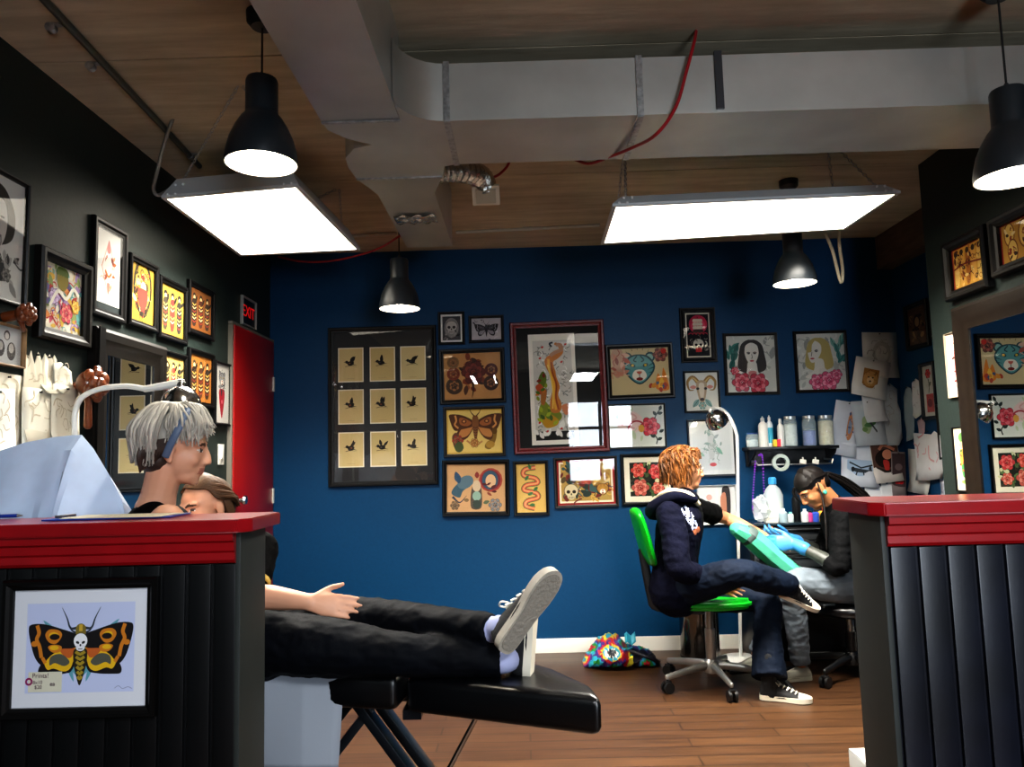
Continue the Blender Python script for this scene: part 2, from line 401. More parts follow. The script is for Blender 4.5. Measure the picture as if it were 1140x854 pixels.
# ------------------------------------------------------------------ drawing flat artwork as layered ink shapes
class Art:
    def __init__(s, mb, w, h, cx=0., cz=0., y=0., eps=.00002):
        s.mb, s.w, s.h, s.cx, s.cz, s.y, s.eps = mb, w, h, cx, cz, y, eps
        s.k = min(w, h)/100; s.n = 0
    def P(s, u, v): return (s.cx+(u/100-.5)*s.w, s.y-s.n*s.eps, s.cz+(v/100-.5)*s.h)
    def lay(s, c): s.n += 1; s.mb.m(ink(c))
    def emit(s, pts):       # kept inside the sheet
        for ax, lim, sg in ((0, 0, 1), (0, 100, -1), (1, 0, 1), (1, 100, -1)):
            if all((p[ax]-lim)*sg >= 0 for p in pts): continue
            out = []
            for i, p in enumerate(pts):
                q = pts[i-1]; dp, dq = (p[ax]-lim)*sg, (q[ax]-lim)*sg
                if (dp >= 0) != (dq >= 0): t = dq/(dq-dp); out.append((q[0]+(p[0]-q[0])*t, q[1]+(p[1]-q[1])*t))
                if dp >= 0: out.append(tuple(p))
            pts = out
            if len(pts) < 3: return
        s.mb.poly([s.P(*p) for p in pts])
    def poly(s, pts, c):
        s.lay(c); s.emit(pts); return s
    def blob(s, pts, c, n=4): return s.poly(catmull(pts, n, True), c)
    def rect(s, u0, v0, u1, v1, c): return s.poly([(u0, v0), (u1, v0), (u1, v1), (u0, v1)], c)
    def q(s, u, v, r, a):   # point at distance r (percent of the short side) from u,v
        return (u+r*math.cos(a)*s.k*100/s.w, v+r*math.sin(a)*s.k*100/s.h)
    def ell(s, u, v, ru, rv, c, rot=0., n=18):
        pts = []
        for i in range(n):
            x, y = ru*math.cos(2*PI*i/n), rv*math.sin(2*PI*i/n); r = math.hypot(x, y); pts.append(s.q(u, v, r, math.atan2(y, x)+rot))
        return s.poly(pts, c)
    def stroke(s, pts, wd, c, taper=False, n=5):
        pts = catmull(pts, n); s.lay(c); L, R = [], []; N = len(pts)
        for i, p in enumerate(pts):
            a, b = pts[max(0, i-1)], pts[min(N-1, i+1)]
            dx, dy = (b[0]-a[0])*s.w, (b[1]-a[1])*s.h; l = math.hypot(dx, dy) or 1
            ww = wd*(1-.85*i/(N-1) if taper else 1)*.5*s.k*100
            ox, oy = -dy/l*ww, dx/l*ww
            L.append((p[0]+ox/s.w, p[1]+oy/s.h)); R.append((p[0]-ox/s.w, p[1]-oy/s.h))
        for i in range(N-1): s.emit([L[i], L[i+1], R[i+1], R[i]])
        return s
    def ring(s, u, v, r, wd, c, a0=0., a1=2*PI, n=16, ry=None):
        ry = ry or r
        pts = []
        for i in range(n+1):
            a = a0+(a1-a0)*i/n; x, y = r*math.cos(a), ry*math.sin(a); pts.append(s.q(u, v, math.hypot(x, y), math.atan2(y, x)))
        return s.stroke(pts, wd, c, n=1)
    def leaf(s, u, v, L, wd, a, c, vein=None):
        tip = s.q(u, v, L, a); m1 = s.q(*s.q(u, v, L*.45, a), wd, a+PI/2); m2 = s.q(*s.q(u, v, L*.45, a), wd, a-PI/2)
        s.blob([(u, v), m1, tip, m2], c, 3)
        if vein: s.stroke([(u, v), tip], wd*.2, vein, n=1)
        return s
    def rose(s, u, v, r, c=('#c8323f', '#e0596a', '#8e1f2c'), n=6, out='#2a2020'):
        for k, (rr, cc, off) in enumerate(((1., c[0], 0), (.78, c[1], .5), (.55, c[0], .2), (.34, c[2], .8))):
            for i in range(n-(k > 1)):
                a = 2*PI*i/(n-(k > 1))+off; p = s.q(u, v, r*rr*.55, a)
                if k < 2: s.ell(*p, r*rr*.48, r*rr*.40, out, a, 10)
                s.ell(*p, r*rr*.44, r*rr*.36, cc, a, 10)
        s.ring(u, v, r*.16, r*.07, c[1], 0, 4.5, 10)
        return s
    def scribble(s, seed, cols, n, box=(8, 8, 92, 92), size=(4, 12), kinds='lbsr'):
        R = random.Random(seed)
        for _ in range(n):
            u, v = R.uniform(box[0], box[2]), R.uniform(box[1], box[3]); c = R.choice(cols); z = R.uniform(*size); k = R.choice(kinds); a = R.uniform(0, 2*PI)
            if k == 'l': s.leaf(u, v, z*1.5, z*.35, a, c)
            elif k == 'b': s.ell(u, v, z*.6, z*.4, c, a, 10)
            elif k == 's': s.stroke([(u, v), s.q(u, v, z, a), s.q(*s.q(u, v, z, a), z*.8, a+1.2)], z*.16, c, n=3)
            elif k == 'r': s.ring(u, v, z*.4, z*.14, c, 0, 5.2, 9)
        return s
    def skull(s, u, v, r, c='#d9d4c8', d='#222222'):
        s.ell(u, v+0, r, r*.95, d); s.ell(u, v, r*.93, r*.88, c); p = s.q(u, v, r*.75, -PI/2); s.ell(*p, r*.58, r*.5, c)
        for sg in (-1, 1): p = s.q(*s.q(u, v, r*.15, -PI/2), r*.4, 0 if sg > 0 else PI); s.ell(*p, r*.26, r*.24, d)
        p = s.q(u, v, r*.48, -PI/2); s.ell(*p, r*.1, r*.16, d)
        for i in (-2, -1, 0, 1, 2):
            p = s.q(*s.q(u, v, r*.95, -PI/2), abs(i)*r*.17, 0 if i > 0 else PI); s.stroke([s.q(*p, r*.16, PI/2), s.q(*p, r*.14, -PI/2)], r*.06, d, n=1)
        return s
    def moth(s, u, v, S, cols, dark='#1c1512', body='#6b5220', hind=None):
        # S = half span
        q = lambda x, y: (u+x*S*s.k*100/s.w, v+y*S*s.k*100/s.h)
        hind = hind or cols[1]
        for g in (-1, 1):
            s.blob([q(g*.08, -.05), q(g*.3, -.5), q(g*.62, -.62), q(g*.74, -.35), q(g*.45, .02)], dark)
            s.blob([q(g*.12, -.10), q(g*.3, -.42), q(g*.58, -.5), q(g*.64, -.33), q(g*.4, -.05)], hind)
            s.blob([q(g*.06, .12), q(g*.5, .36), q(g*.98, .40), q(g*1., .22), q(g*.82, -.22), q(g*.5, -.18), q(g*.1, -.08)], dark)
            s.blob([q(g*.16, .08), q(g*.48, .26), q(g*.62, .24), q(g*.58, .0), q(g*.3, -.06)], cols[0])
            s.stroke([q(g*.78, .36), q(g*.74, .15), q(g*.8, 0), q(g*.66, -.14)], S*.07, cols[1], n=4)
            s.ell(*q(g*.44, .12), S*.1, S*.08, dark); s.ell(*q(g*.44, .12), S*.05, S*.04, cols[1])
        s.blob([q(-.1, .3), q(.1, .3), q(.12, -.1), q(.02, -.66), q(-.02, -.66), q(-.12, -.1)], body)
        for i in range(5): s.stroke([q(-.09+.012*i, -.1-.1*i), q(0, -.14-.1*i), q(.09-.012*i, -.1-.1*i)], S*.035, dark, n=2)
        for g in (-1, 1): s.stroke([q(g*.04, .32), q(g*.18, .5), q(g*.26, .75)], S*.05, dark, True)
        return s
    def cat(s, u, v, r, c, d='#23303a', c2=None):     # feline head
        q = lambda x, y: (u+x*r*s.k*100/s.w, v+y*r*s.k*100/s.h)
        for g in (-1, 1):
            s.ell(*q(g*.68, .68), r*.3, r*.3, d); s.ell(*q(g*.66, .66), r*.2, r*.2, c2 or c)
        s.blob([q(0, .85), q(.6, .7), q(.95, .1), q(.6, -.55), q(0, -.95), q(-.6, -.55), q(-.95, .1), q(-.6, .7)], d)
        s.blob([q(0, .78), q(.52, .62), q(.85, .1), q(.52, -.5), q(0, -.86), q(-.52, -.5), q(-.85, .1), q(-.52, .62)], c)
        s.blob([q(-.25, -.1), q(.25, -.1), q(.42, -.5), q(0, -.75), q(-.42, -.5)], '#e8e2d2')
        for g in (-1, 1):
            s.ell(*q(g*.38, .2), r*.17, r*.1, d, g*.4); s.ell(*q(g*.38, .2), r*.08, r*.07, '#d9b53c')
            for k in range(3): s.stroke([q(g*.85, .3-.25*k), q(g*.5, .12-.2*k)], r*.07, d, True)
            s.stroke([q(g*.1, .75), q(g*.3, .5), q(g*.14, .4)], r*.07, d)
        s.blob([q(-.16, -.18), q(.16, -.18), q(0, -.36)], '#b9604f'); s.stroke([q(0, -.36), q(0, -.52)], r*.05, d, n=1)
        s.ell(*q(0, -.62), r*.2, r*.1, '#7a2720')
        return s
    def lady(s, u, v, r, hair, skin='#e8ded2', lines='#4a4644', turn=0):
        q = lambda x, y: (u+x*r*s.k*100/s.w, v+y*r*s.k*100/s.h)
        s.blob([q(0, 1.25), q(.8, .9), q(1.05, .0), q(1.15, -1.1), q(.5, -1.5), q(-.5, -1.5), q(-1.15, -1.1), q(-1.05, 0), q(-.8, .9)], hair)
        s.blob([q(-.32, -.6), q(.32, -.6), q(.5, -1.5), q(1.2, -2.1), q(-1.2, -2.1), q(-.5, -1.5)], skin)
        t = turn*.25
        s.blob([q(t, 1.), q(.52+t, .7), q(.56+t, .05), q(.3+t*1.4, -.62), q(t*1.6, -.86), q(-.3+t*1.4, -.62), q(-.56+t, .05), q(-.52+t, .7)], skin)
        for g in (-1, 1):
            s.stroke([q(g*.4+t*1.3, .16), q(g*.26+t*1.3, .22), q(g*.12+t*1.3, .14)], r*.07, lines); s.ell(*q(g*.26+t*1.3, .1), r*.11, r*.06, lines)
            s.blob([q(g*.1, 1.25), q(g*.7, 1.), q(g*1., .1), q(g*.62, .1), q(g*.5, .7)], hair)
        s.stroke([q(t*1.6, .05), q(t*1.9+.04, -.26), q(t*1.6-.08, -.28)], r*.05, lines); s.ell(*q(t*1.6, -.5), r*.18, r*.07, '#b4434a')
        return s
    def bird(s, u, v, r, c='#1a1714', sd=0):
        R = random.Random(sd); q = lambda x, y: (u+x*r*s.k*100/s.w, v+y*r*s.k*100/s.h)
        j = lambda: R.uniform(-.15, .15)
        s.blob([q(-.6, .1+j()), q(-.1, .35), q(.5, .2+j()), q(.35, -.3), q(-.3, -.35+j())], c)
        s.leaf(*q(-.1, .2), r*1.1, r*.25, PI*.5+R.uniform(.1, .9)*R.choice((-1, 1)), c)
        s.leaf(*q(.2, .1), r*1.2, r*.2, PI*.5-R.uniform(-.2, .9), c)
        s.ell(*q(-.65, .2), r*.26, r*.24, c); s.stroke([q(-.8, .2), q(-1.15, .05+j())], r*.12, c, True)
        s.stroke([q(-.9, -.55), q(0, -.42+j()*.4), q(1., -.62)], r*.1, '#4a3a28', True)
        s.stroke([q(.3, -.2), q(.95, -.35+j())], r*.16, c, True)
        s.ell(*q(-.1+j(), 0), r*.16, r*.1, R.choice(['#8a4a2a', '#5a4a3a', '#3a3a44', '#7a5030']))
        return s

# ------------------------------------------------------------------ picture frames
FB = M('black_frame_gloss', '#080707', rough=.38, spec=.3)
FBR = M('dark_bronze_frame', '#1a130d', rough=.38, var=.3, scale=30, spec=.35)
FBZ = M('pewter_bronze_frame', '#120f0c', rough=.4, spec=.3, var=.25, scale=25)
FRED = M('red_mahogany_frame', '#641619', rough=.35, var=.55, scale=40, bump=.3, stretch=(1, 1, 4))
WALLS = {'back': 0., 'left': PI/2, 'right': -PI/2, 'rear': -PI/2}
def place(wall, box):
    """pixel box on a wall -> centre on the wall, width, height"""
    x0, y0, x1, y1 = box; cx, cy = (x0+x1)/2, (y0+y1)/2
    if wall == 'back': f = lambda x, y: at(x, y, D)
    else:
        X = {'left': XL, 'right': XR, 'rear': XRF}[wall]; f = lambda x, y: atX(x, y, X)
    a, b2 = f(x0, cy), f(x1, cy); c0 = V(((a.x+b2.x)/2, (a.y+b2.y)/2, 0))
    w = math.hypot(b2.x-a.x, b2.y-a.y)
    # height measured at the middle of the picture
    mx = cx
    if wall != 'back':
        lo, hi = min(x0, x1), max(x0, x1)
        for _ in range(30):
            m = (lo+hi)/2
            if (f(m, cy).y < c0.y) == (f(hi, cy).y > f(lo, cy).y): lo = m
            else: hi = m
        mx = (lo+hi)/2
    if wall != 'back':      # the box bounds a receding rectangle: go from its extremes to its middle
        hw = abs(x1-x0)/2; y0, y1 = y0+abs((513-y0)/(582-cx))*hw, y1-abs((513-y1)/(582-cx))*hw
    t, bt = f(mx, y0).z, f(mx, y1).z
    return V((c0.x, c0.y, (t+bt)/2)), w, t-bt
def moulding(w, h, fw, depth, mat, inner=.35):
    """mitred frame, back at y=0, front at y=-depth"""
    mb = MB().m(mat)
    prof = [(0, 0), (0, -depth*.75), (fw*.15, -depth), (fw*.45, -depth*.97), (fw*.7, -depth*.72), (fw, -depth*.62), (fw, 0)]
    rings = []
    for sx, sz in ((-1, -1), (1, -1), (1, 1), (-1, 1)):
        rings.append([(sx*(w/2-o), y, sz*(h/2-o)) for o, y in prof])
    R = [[mb.bm.verts.new(p) for p in r] for r in rings]; n = len(prof)
    for i in range(4):
        a, c = R[i], R[(i+1) % 4]
        for k in range(n-1): mb.face([a[k], c[k], c[k+1], a[k+1]])
        mb.face([a[n-1], c[n-1], c[0], a[0]])
    return mb
FRAMES = {}
def frame(name, label, wall, box, art, fw=.02, fmat=None, mat=None, matc='#e9e6de', paper='#e6dcc4', depth=.022, group='framed pictures on the walls', roll=0., glass=True, shift=(0, 0), cat='picture frame', wh=None):
    """mat = (left, right, bottom, top) border of the mount in metres, None for none"""
    c, w, h = place(wall, box)
    if wh: w, h = wh
    r = thing(name, label, cat, c, WALLS[wall], group)
    nrm = {'back': V((0, -1, 0)), 'left': V((1, 0, 0)), 'right': V((-1, 0, 0)), 'rear': V((-1, 0, 0))}[wall]
    r.location = c+nrm*.002; r.rotation_euler[1] = roll
    moulding(w, h, fw, depth, fmat or FB).build('frame', r, local=True, ang=.35)
    iw, ih = w-2*fw, h-2*fw
    y = -depth*.22
    if mat:
        ml, mr, mbt, mt = mat
        b = MB().m(M('mount_'+matc[1:], matc, rough=.8)); b.box((0, y+.001, 0), (iw+.004, .002, ih+.004)); b.build('mount', r, local=True)
        pw, ph = iw-ml-mr, ih-mbt-mt; px, pz = (ml-mr)/2, (mbt-mt)/2
    else: pw, ph, px, pz = iw+.004, ih+.004, 0, 0
    b = MB()
    b.m(M('paper_'+paper[1:], paper, rough=.8, var=.05, scale=12)); b.box((px, y-.0006, pz), (pw, .001, ph))
    a = Art(b, pw, ph, px, pz, y-.0012); a.r = rnd; art(a)
    b.build('print', r, local=True, ang=0, fix=False)
    if glass:
        g = MB().m(glass_mat()); yy = -depth*.60
        g.poly([(-iw/2-.001, yy, -ih/2-.001), (iw/2+.001, yy, -ih/2-.001), (iw/2+.001, yy, ih/2+.001), (-iw/2-.001, yy, ih/2+.001)]); g.build('glass', r, local=True, ang=0, fix=False)
    FRAMES[label] = (r, c, w, h)
    return r
# ------------------------------------------------------------------ pictures on the blue back wall
GB = 'framed pictures on the blue wall'
CREAM = '#d8c592'
def nine_cards():
    box = (366, 364, 487, 541)
    r = thing('picture_frame', 'large black frame holding nine cream cards with small dark birds', 'picture frame', (0, 0, 0), 0, GB)
    c, w, h = place('back', box); r.location = c+V((0, -.002, 0)); dp = .026
    moulding(w, h, .035, dp, FB).build('frame', r, local=True, ang=.35)
    b = MB().m(M('black_mount', '#0b0b0d', rough=.6)); b.box((0, -.004, 0), (w-.066, .004, h-.066)); b.build('mount', r, local=True)
    xs = [(132-248)/397*w, (246-248)/397*w+.004, (358-248)/397*w+.004]; zs = [(399-248)/578*h, (399-401)/578*h, (399-556)/578*h]
    k = 0
    for j, z in enumerate(zs):
        for i, x in enumerate(xs):
            b = MB(); cw, ch = .178, .242
            b.m(M('paper_eae2c8', '#eae2c8', rough=.8)); b.box((x, -.0075, z), (cw, .002, ch))
            a = Art(b, cw, ch, x, z, -.0088); a.rect(4, 3, 96, 97, ['#cdb983', '#c6b27a', '#d2c08c'][k % 3])
            a.bird(46 if i else 50, 55, 24, '#17130f', k+3)
            a.stroke([(35, 10), (65, 10)], 1.2, '#a8946a', n=1)
            b.build('card', r, local=True, ang=0, fix=False); k += 1
    g = MB().m(glass_mat()); iw, ih = w-.07, h-.07
    g.poly([(-iw/2, -.017, -ih/2), (iw/2, -.017, -ih/2), (iw/2, -.017, ih/2), (-iw/2, -.017, ih/2)]); g.build('glass', r, local=True, ang=0, fix=False)
nine_cards()

def a_skullp(a):
    a.rect(0, 0, 100, 100, '#4a4a4c'); a.ell(50, 52, 40, 56, '#8f8d8a'); a.skull(50, 58, 34, '#b9b6b0', '#2a2a2c')
    a.scribble(3, ['#2c2c2e', '#777472', '#a9a6a2'], 14, (10, 5, 90, 35), (8, 16), 'lsr')
frame('picture_frame', 'tiny black frame with grey skull drawing, above the brown flower flash sheet', 'back', (488, 347.5, 517.5, 384), a_skullp, .018, FB, (.012, .012, .014, .014), paper='#8a8886', group=GB)
def a_bwmoth(a):
    a.rect(0, 0, 100, 100, '#b4b0b6'); a.moth(50, 52, 52, ('#54525a', '#8f8c94'), '#1d1c20', '#3a3940'); a.scribble(5, ['#3a383c', '#d8d5dc'], 10, (5, 5, 95, 95), (6, 12), 'ls')
frame('picture_frame', 'tiny black frame with grey moth drawing, beside the framed skull', 'back', (522, 351.5, 561, 381.8), a_bwmoth, .02, FB, None, group=GB)
def a_flash1(a):
    a.rect(0, 0, 100, 100, '#b98a58')
    a.scribble(11, ['#7a3a26', '#54362a', '#94593a', '#3c2a24'], 22, (33, 20, 68, 92), (8, 16), 'lb')
    a.rose(52, 58, 26, ('#5c2c2a', '#7a3a34', '#3c1e1e'))
    for u, v, rr, c in ((18, 30, 18, '#4a3a30'), (17, 56, 14, '#7c3c2c'), (17, 80, 13, '#8a6a48'), (82, 34, 16, '#43302a'), (83, 62, 14, '#5a2c2a')):
        a.ell(u, v, rr, rr, c); a.rose(u, v, rr*.8, (c, '#9a6a48', '#3a2a22'))
    a.stroke([(50, 40), (51, 20), (48, 4)], 5, '#3c3226', True)
frame('picture_frame', 'wide black frame with brown flash sheet of dark flowers, top of the three stacked sheets', 'back', (489.7, 388.5, 562.5, 449.5), a_flash1, .03, FB, None, depth=.03, group=GB, roll=math.radians(-.6))
def a_flash2(a):
    a.rect(0, 0, 100, 100, '#d9b458'); a.rect(3, 4, 97, 96, '#e4c877')
    a.moth(52, 66, 58, ('#a8663a', '#d99a5a'), '#5c3a26', '#8a5a34', '#c98a50')
    a.blob([(10, 40), (18, 48), (26, 30), (30, 12), (18, 8), (12, 20)], '#6a4a3a'); a.rose(20, 30, 13, ('#a63a34', '#8a6a4a', '#5a2a24')); a.ell(22, 16, 10, 12, '#4f5c3a')
    a.blob([(84, 56), (90, 52), (88, 30), (78, 10), (68, 14), (72, 26), (82, 34)], '#8a6a2e'); a.ell(78, 20, 10, 8, '#b89040'); a.ell(86, 50, 6, 7, '#6a4a22')
    a.stroke([(36, 30), (50, 18), (64, 28)], 4, '#c08a58'); a.rose(50, 24, 11, ('#c79a5a', '#b0703c', '#8a5a30'))
frame('picture_frame', 'dark frame with yellow flash sheet of an open winged orange moth', 'back', (494, 452.5, 562.5, 508.5), a_flash2, .022, FBR, None, group=GB)
def a_flash3(a):
    a.rect(0, 0, 100, 100, '#c79e72')
    a.blob([(8, 40), (20, 60), (42, 66), (44, 58), (28, 44), (22, 30)], '#43606e'); a.ell(32, 62, 18, 13, '#5c7480', .5); a.stroke([(10, 32), (22, 20), (34, 34)], 5, '#2e3f52', True); a.leaf(22, 60, 26, 7, 1.9, '#34506a')
    a.ell(75, 66, 22, 25, '#7a3038'); a.ell(74, 66, 17, 20, '#3d5a6e'); a.ell(75, 64, 11, 14, '#d6b08a'); a.ring(75, 66, 23, 4, '#a5463c', n=14); a.scribble(8, ['#5a2a2e', '#8a4a3a'], 6, (62, 40, 90, 56), (6, 10), 'l')
    a.blob([(46, 60), (56, 60), (60, 36), (58, 8), (42, 8), (41, 36)], '#5a5048'); a.ell(51, 54, 9, 12, '#cdb89a'); a.ell(51, 33, 9, 10, '#8fae9e'); a.ell(51, 16, 9, 9, '#3f4a44')
    a.rose(14, 14, 10, ('#6e5c48', '#8a745a', '#54463a')); a.rose(82, 14, 14, ('#7d8488', '#a08a7a', '#54504e')); a.leaf(62, 18, 14, 4, .3, '#5f6a52'); a.leaf(38, 24, 12, 4, 3, '#80694a'); a.leaf(52, 70, 14, 5, 1.6, '#8a3a34')
frame('picture_frame', 'wide black frame with tan flash sheet of a fish, a mask and a portrait', 'back', (492.8, 512, 567.4, 574.5), a_flash3, .03, FB, None, depth=.03, group=GB, roll=math.radians(.7))
# the big red frame
def a_bird(a):
    a.rect(0, 0, 100, 100, '#efebdf'); a.rect(9, 4, 92, 94, '#cfccc2')
    a.rect(9, 4, 92, 12, '#15130f')
    R = random.Random(4)
    for i in range(110):
        u, v = R.uniform(14, 88), R.uniform(12, 90); aa = R.uniform(0, 6.28); c = R.choice(['#8a8a82', '#f4f2ea', '#6f746f', '#faf8f2', '#9a978c'])
        a.stroke([(u, v), a.q(u, v, 7, aa), a.q(*a.q(u, v, 7, aa), 6, aa+1.3)], 2.4, c, True, 3)
    for i in range(20):
        u = R.uniform(12, 88); a.leaf(u, R.uniform(5, 18), R.uniform(12, 22), 4.5, R.uniform(.6, 2.4), R.choice(['#f1efe8', '#dddbd2', '#e8e6de']))
    a.blob([(16, 30), (28, 40), (42, 34), (60, 30), (66, 24), (50, 18), (30, 17), (20, 22)], '#7d8a26'); a.blob([(24, 22), (40, 27), (58, 22), (54, 17), (32, 15)], '#c0901c')
    for i in range(12): a.leaf(R.uniform(18, 56), R.uniform(17, 33), 14, 4, R.uniform(.4, 2.6), R.choice(['#5e7a1e', '#a3b02c', '#3f5a1c', '#d9b928']))
    a.blob([(18, 58), (28, 66), (36, 62), (34, 54), (24, 50)], '#5c7020'); a.blob([(12, 52), (22, 55), (30, 50), (22, 45)], '#b8502a'); a.blob([(26, 50), (36, 48), (30, 36), (22, 38)], '#a86a30')
    for i in range(8): a.leaf(R.uniform(18, 34), R.uniform(36, 66), 11, 3.5, R.uniform(1.2, 3.6), R.choice(['#4c6a1c', '#c8742a', '#86962a', '#7a2a1c']))
    a.blob([(34, 76), (42, 80), (58, 82), (66, 84), (64, 88), (56, 90), (60, 92), (72, 88), (74, 82), (62, 77), (52, 74), (56, 66), (58, 60), (64, 52), (60, 44), (66, 36), (62, 29), (44, 29), (42, 38), (48, 50), (44, 62), (36, 70)], '#c57a34')
    a.stroke([(42, 77), (44, 66), (52, 54), (50, 42), (54, 31)], 5, '#e3ab3e'); a.stroke([(48, 74), (50, 64), (57, 54), (55, 42), (60, 31)], 3.5, '#9a4a22'); a.stroke([(40, 72), (46, 60), (49, 48), (47, 32)], 3, '#e9c45a')
    a.stroke([(46, 80), (58, 83), (70, 85), (70, 89), (60, 90)], 8, '#b88a6c'); a.stroke([(50, 88), (46, 91), (53, 92)], 4, '#22262e')
    a.blob([(66, 34), (80, 36), (88, 30), (74, 26)], '#d2855a')
    for u, v in ((24, 78), (70, 74), (30, 88), (80, 90), (34, 12), (64, 14), (18, 20)): a.ell(u, v, 3, 2.2, '#c2322c', .6)
frame('picture_frame', 'large carved red mahogany frame with a tall golden long tailed bird print', 'back', (570, 358, 675, 504.5), a_bird, .042, FRED, (.082, .165, .018, .045), '#0a0a0b', '#efebdf', depth=.035, group=GB, roll=math.radians(-.7))
def a_snake(a):
    a.rect(0, 0, 100, 100, '#d3ae62')
    p = [(66, 92), (30, 88), (26, 76), (64, 70), (72, 60), (34, 56), (26, 46), (66, 40), (72, 30), (36, 24), (30, 14), (60, 8)]
    a.stroke(p, 17, '#3f6a3a'); a.stroke(p, 12, '#cf5a48'); a.stroke(p, 5, '#e0a06a')
    for u, v in ((50, 88), (30, 66), (72, 52), (38, 36), (62, 16)): a.leaf(u, v, 20, 6, rnd.uniform(0, 6), '#4d7a4a', '#2c4a2e')
frame('picture_frame', 'narrow glossy black frame with a winding red and green snake on tan', 'back', (571.7, 513, 611, 574), a_snake, .022, FB, None, group=GB)
def a_redflash(a):
    a.rect(0, 0, 100, 100, '#8f2624'); a.rect(4, 5, 96, 95, '#e8dcc0'); a.rect(7, 9, 93, 91, '#a98a4a')
    a.scribble(21, ['#5a4a2c', '#c9a24e', '#8a3a2a', '#3c5a5a', '#d8c088', '#6a2a22', '#2e3a34'], 90, (10, 14, 90, 86), (8, 20), 'lbsr')
    a.skull(24, 32, 16, '#cfc09a', '#2c241c'); a.cat(78, 34, 15, '#b9883e', '#3a2418'); a.rose(50, 60, 17, ('#a83a2e', '#c96a44', '#6a221c')); a.leaf(20, 70, 34, 8, .4, '#43646a', '#22363a')
frame('picture_frame', 'dark frame with crowded colourful flash sheet in a red border', 'back', (617, 508.5, 687.7, 565), a_redflash, .02, FBR, None, group=GB, roll=math.radians(-.5))
def a_roses(a):
    a.rect(0, 0, 100, 100, '#e6e0cc'); a.rect(9, 9, 91, 91, '#20261f')
    R = random.Random(9)
    for i in range(34): a.leaf(R.uniform(14, 86), R.uniform(14, 86), R.uniform(10, 18), 4.5, R.uniform(0, 6.28), R.choice(['#5f7a4c', '#8a9a6a', '#cfd0a8', '#46603c']))
    a.rose(30, 72, 19, ('#c8483f', '#e0786a', '#8e2a26')); a.rose(33, 30, 22, ('#b9584e', '#d98a7a', '#8a2e2a')); a.rose(72, 68, 20, ('#c23c40', '#dd6f6c', '#84222a')); a.rose(74, 28, 16, ('#c8584a', '#e29080', '#8e3a30'))
frame('picture_frame', 'black frame with red roses on black, partly hidden by curly red hair', 'back', (691.3, 505, 749.5, 562), a_roses, .022, FB, (.012, .012, .012, .012), '#e6e0cc', '#e6e0cc', group=GB)
def a_pinkrose(a):
    a.rect(0, 0, 100, 100, '#dcdcd2'); a.rect(5, 6, 95, 94, '#d4d6cc')
    a.blob([(10, 70), (35, 88), (60, 70), (55, 40), (25, 35)], '#e6c9c4'); a.stroke([(14, 74), (32, 84), (50, 70), (30, 56), (46, 44)], 4, '#d9a9a6'); a.scribble(31, ['#b9c6a4', '#d9a8a4', '#9fb0a8'], 16, (8, 20, 60, 85), (8, 16), 'ls')
    a.rose(74, 48, 24, ('#c9384a', '#e06a74', '#8e1f30')); a.ring(50, 42, 20, 4, '#b03a48', .6, 3.2)
    a.stroke([(80, 30), (86, 18), (84, 6)], 3, '#2c322c'); a.stroke([(82, 66), (88, 80), (94, 90)], 2.4, '#2c322c')
    for u, v, t in ((86, 16, .4), (82, 22, 2.6), (88, 78, .2), (86, 74, 2.2), (92, 86, 1.2), (90, 34, .5)): a.leaf(u, v, 13, 4, t, '#23302a')
    a.ell(58, 44, 7, 9, '#d9a24a')
frame('picture_frame', 'white framed sheet with a single pink rose and dark leaves, below the tiger head', 'back', (676.4, 449.5, 741.2, 499.5), a_pinkrose, .012, FB, None, group=GB)
def a_tiger(a):
    a.rect(0, 0, 100, 100, '#cbb98e')
    a.cat(49, 56, 36, '#5f9a9a', '#274a52', '#8fb8ae')
    for i in range(9): a.stroke([a.q(49, 56, 40, .5+i*.28), a.q(49, 56, 48, .5+i*.28)], 1.6, '#7a6a4a', True, 1)
    a.blob([(4, 96), (20, 98), (24, 70), (16, 40), (6, 44)], '#c09a82'); a.scribble(41, ['#a5584a', '#c98a72', '#8a4a42', '#d9b09a'], 20, (3, 40, 26, 96), (8, 14), 'ls')
    a.rose(86, 84, 16, ('#7a4a44', '#b0685a', '#3a2a28')); a.ell(92, 92, 6, 6, '#c2342c')
    a.blob([(76, 12), (80, 44), (86, 34), (90, 56), (96, 30), (97, 8)], '#d9822c'); a.blob([(80, 14), (86, 36), (92, 14)], '#e9b84a'); a.scribble(43, ['#b4442c', '#4a5a7a', '#d9902c'], 10, (66, 6, 97, 24), (6, 10), 'lb')
frame('picture_frame', 'wide black frame with a teal tiger head on tan paper', 'back', (674.8, 383, 749.6, 444.5), a_tiger, .032, FB, None, depth=.03, group=GB, roll=math.radians(-.8))
def a_ship(a):
    a.rect(0, 0, 100, 100, '#d8d0be'); a.rect(5, 3, 95, 97, '#15131a'); a.ell(52, 74, 38, 40, '#b82a4a'); a.ell(52, 70, 30, 30, '#d24a66')
    a.blob([(30, 62), (72, 62), (64, 52), (38, 52)], '#4a3a34')
    for x, t in ((38, 84), (50, 92), (62, 84)):
        a.stroke([(x, 60), (x, t)], 2.5, '#2c2018', n=1)
        for k in range(3): a.blob([(x-8, 64+k*8), (x+8, 64+k*8), (x+6, 70+k*8), (x-6, 70+k*8)], '#d9cdb8')
    for k in range(5): a.ring(20+k*15, 50, 9, 3, '#b83044', .2, 2.9, 8)
    a.skull(50, 30, 24, '#cfc8b8', '#15131a'); a.rect(38, 12, 62, 22, '#c22a2c'); a.scribble(51, ['#cfc8b8', '#8a8478'], 14, (8, 6, 92, 42), (6, 12), 'ls')
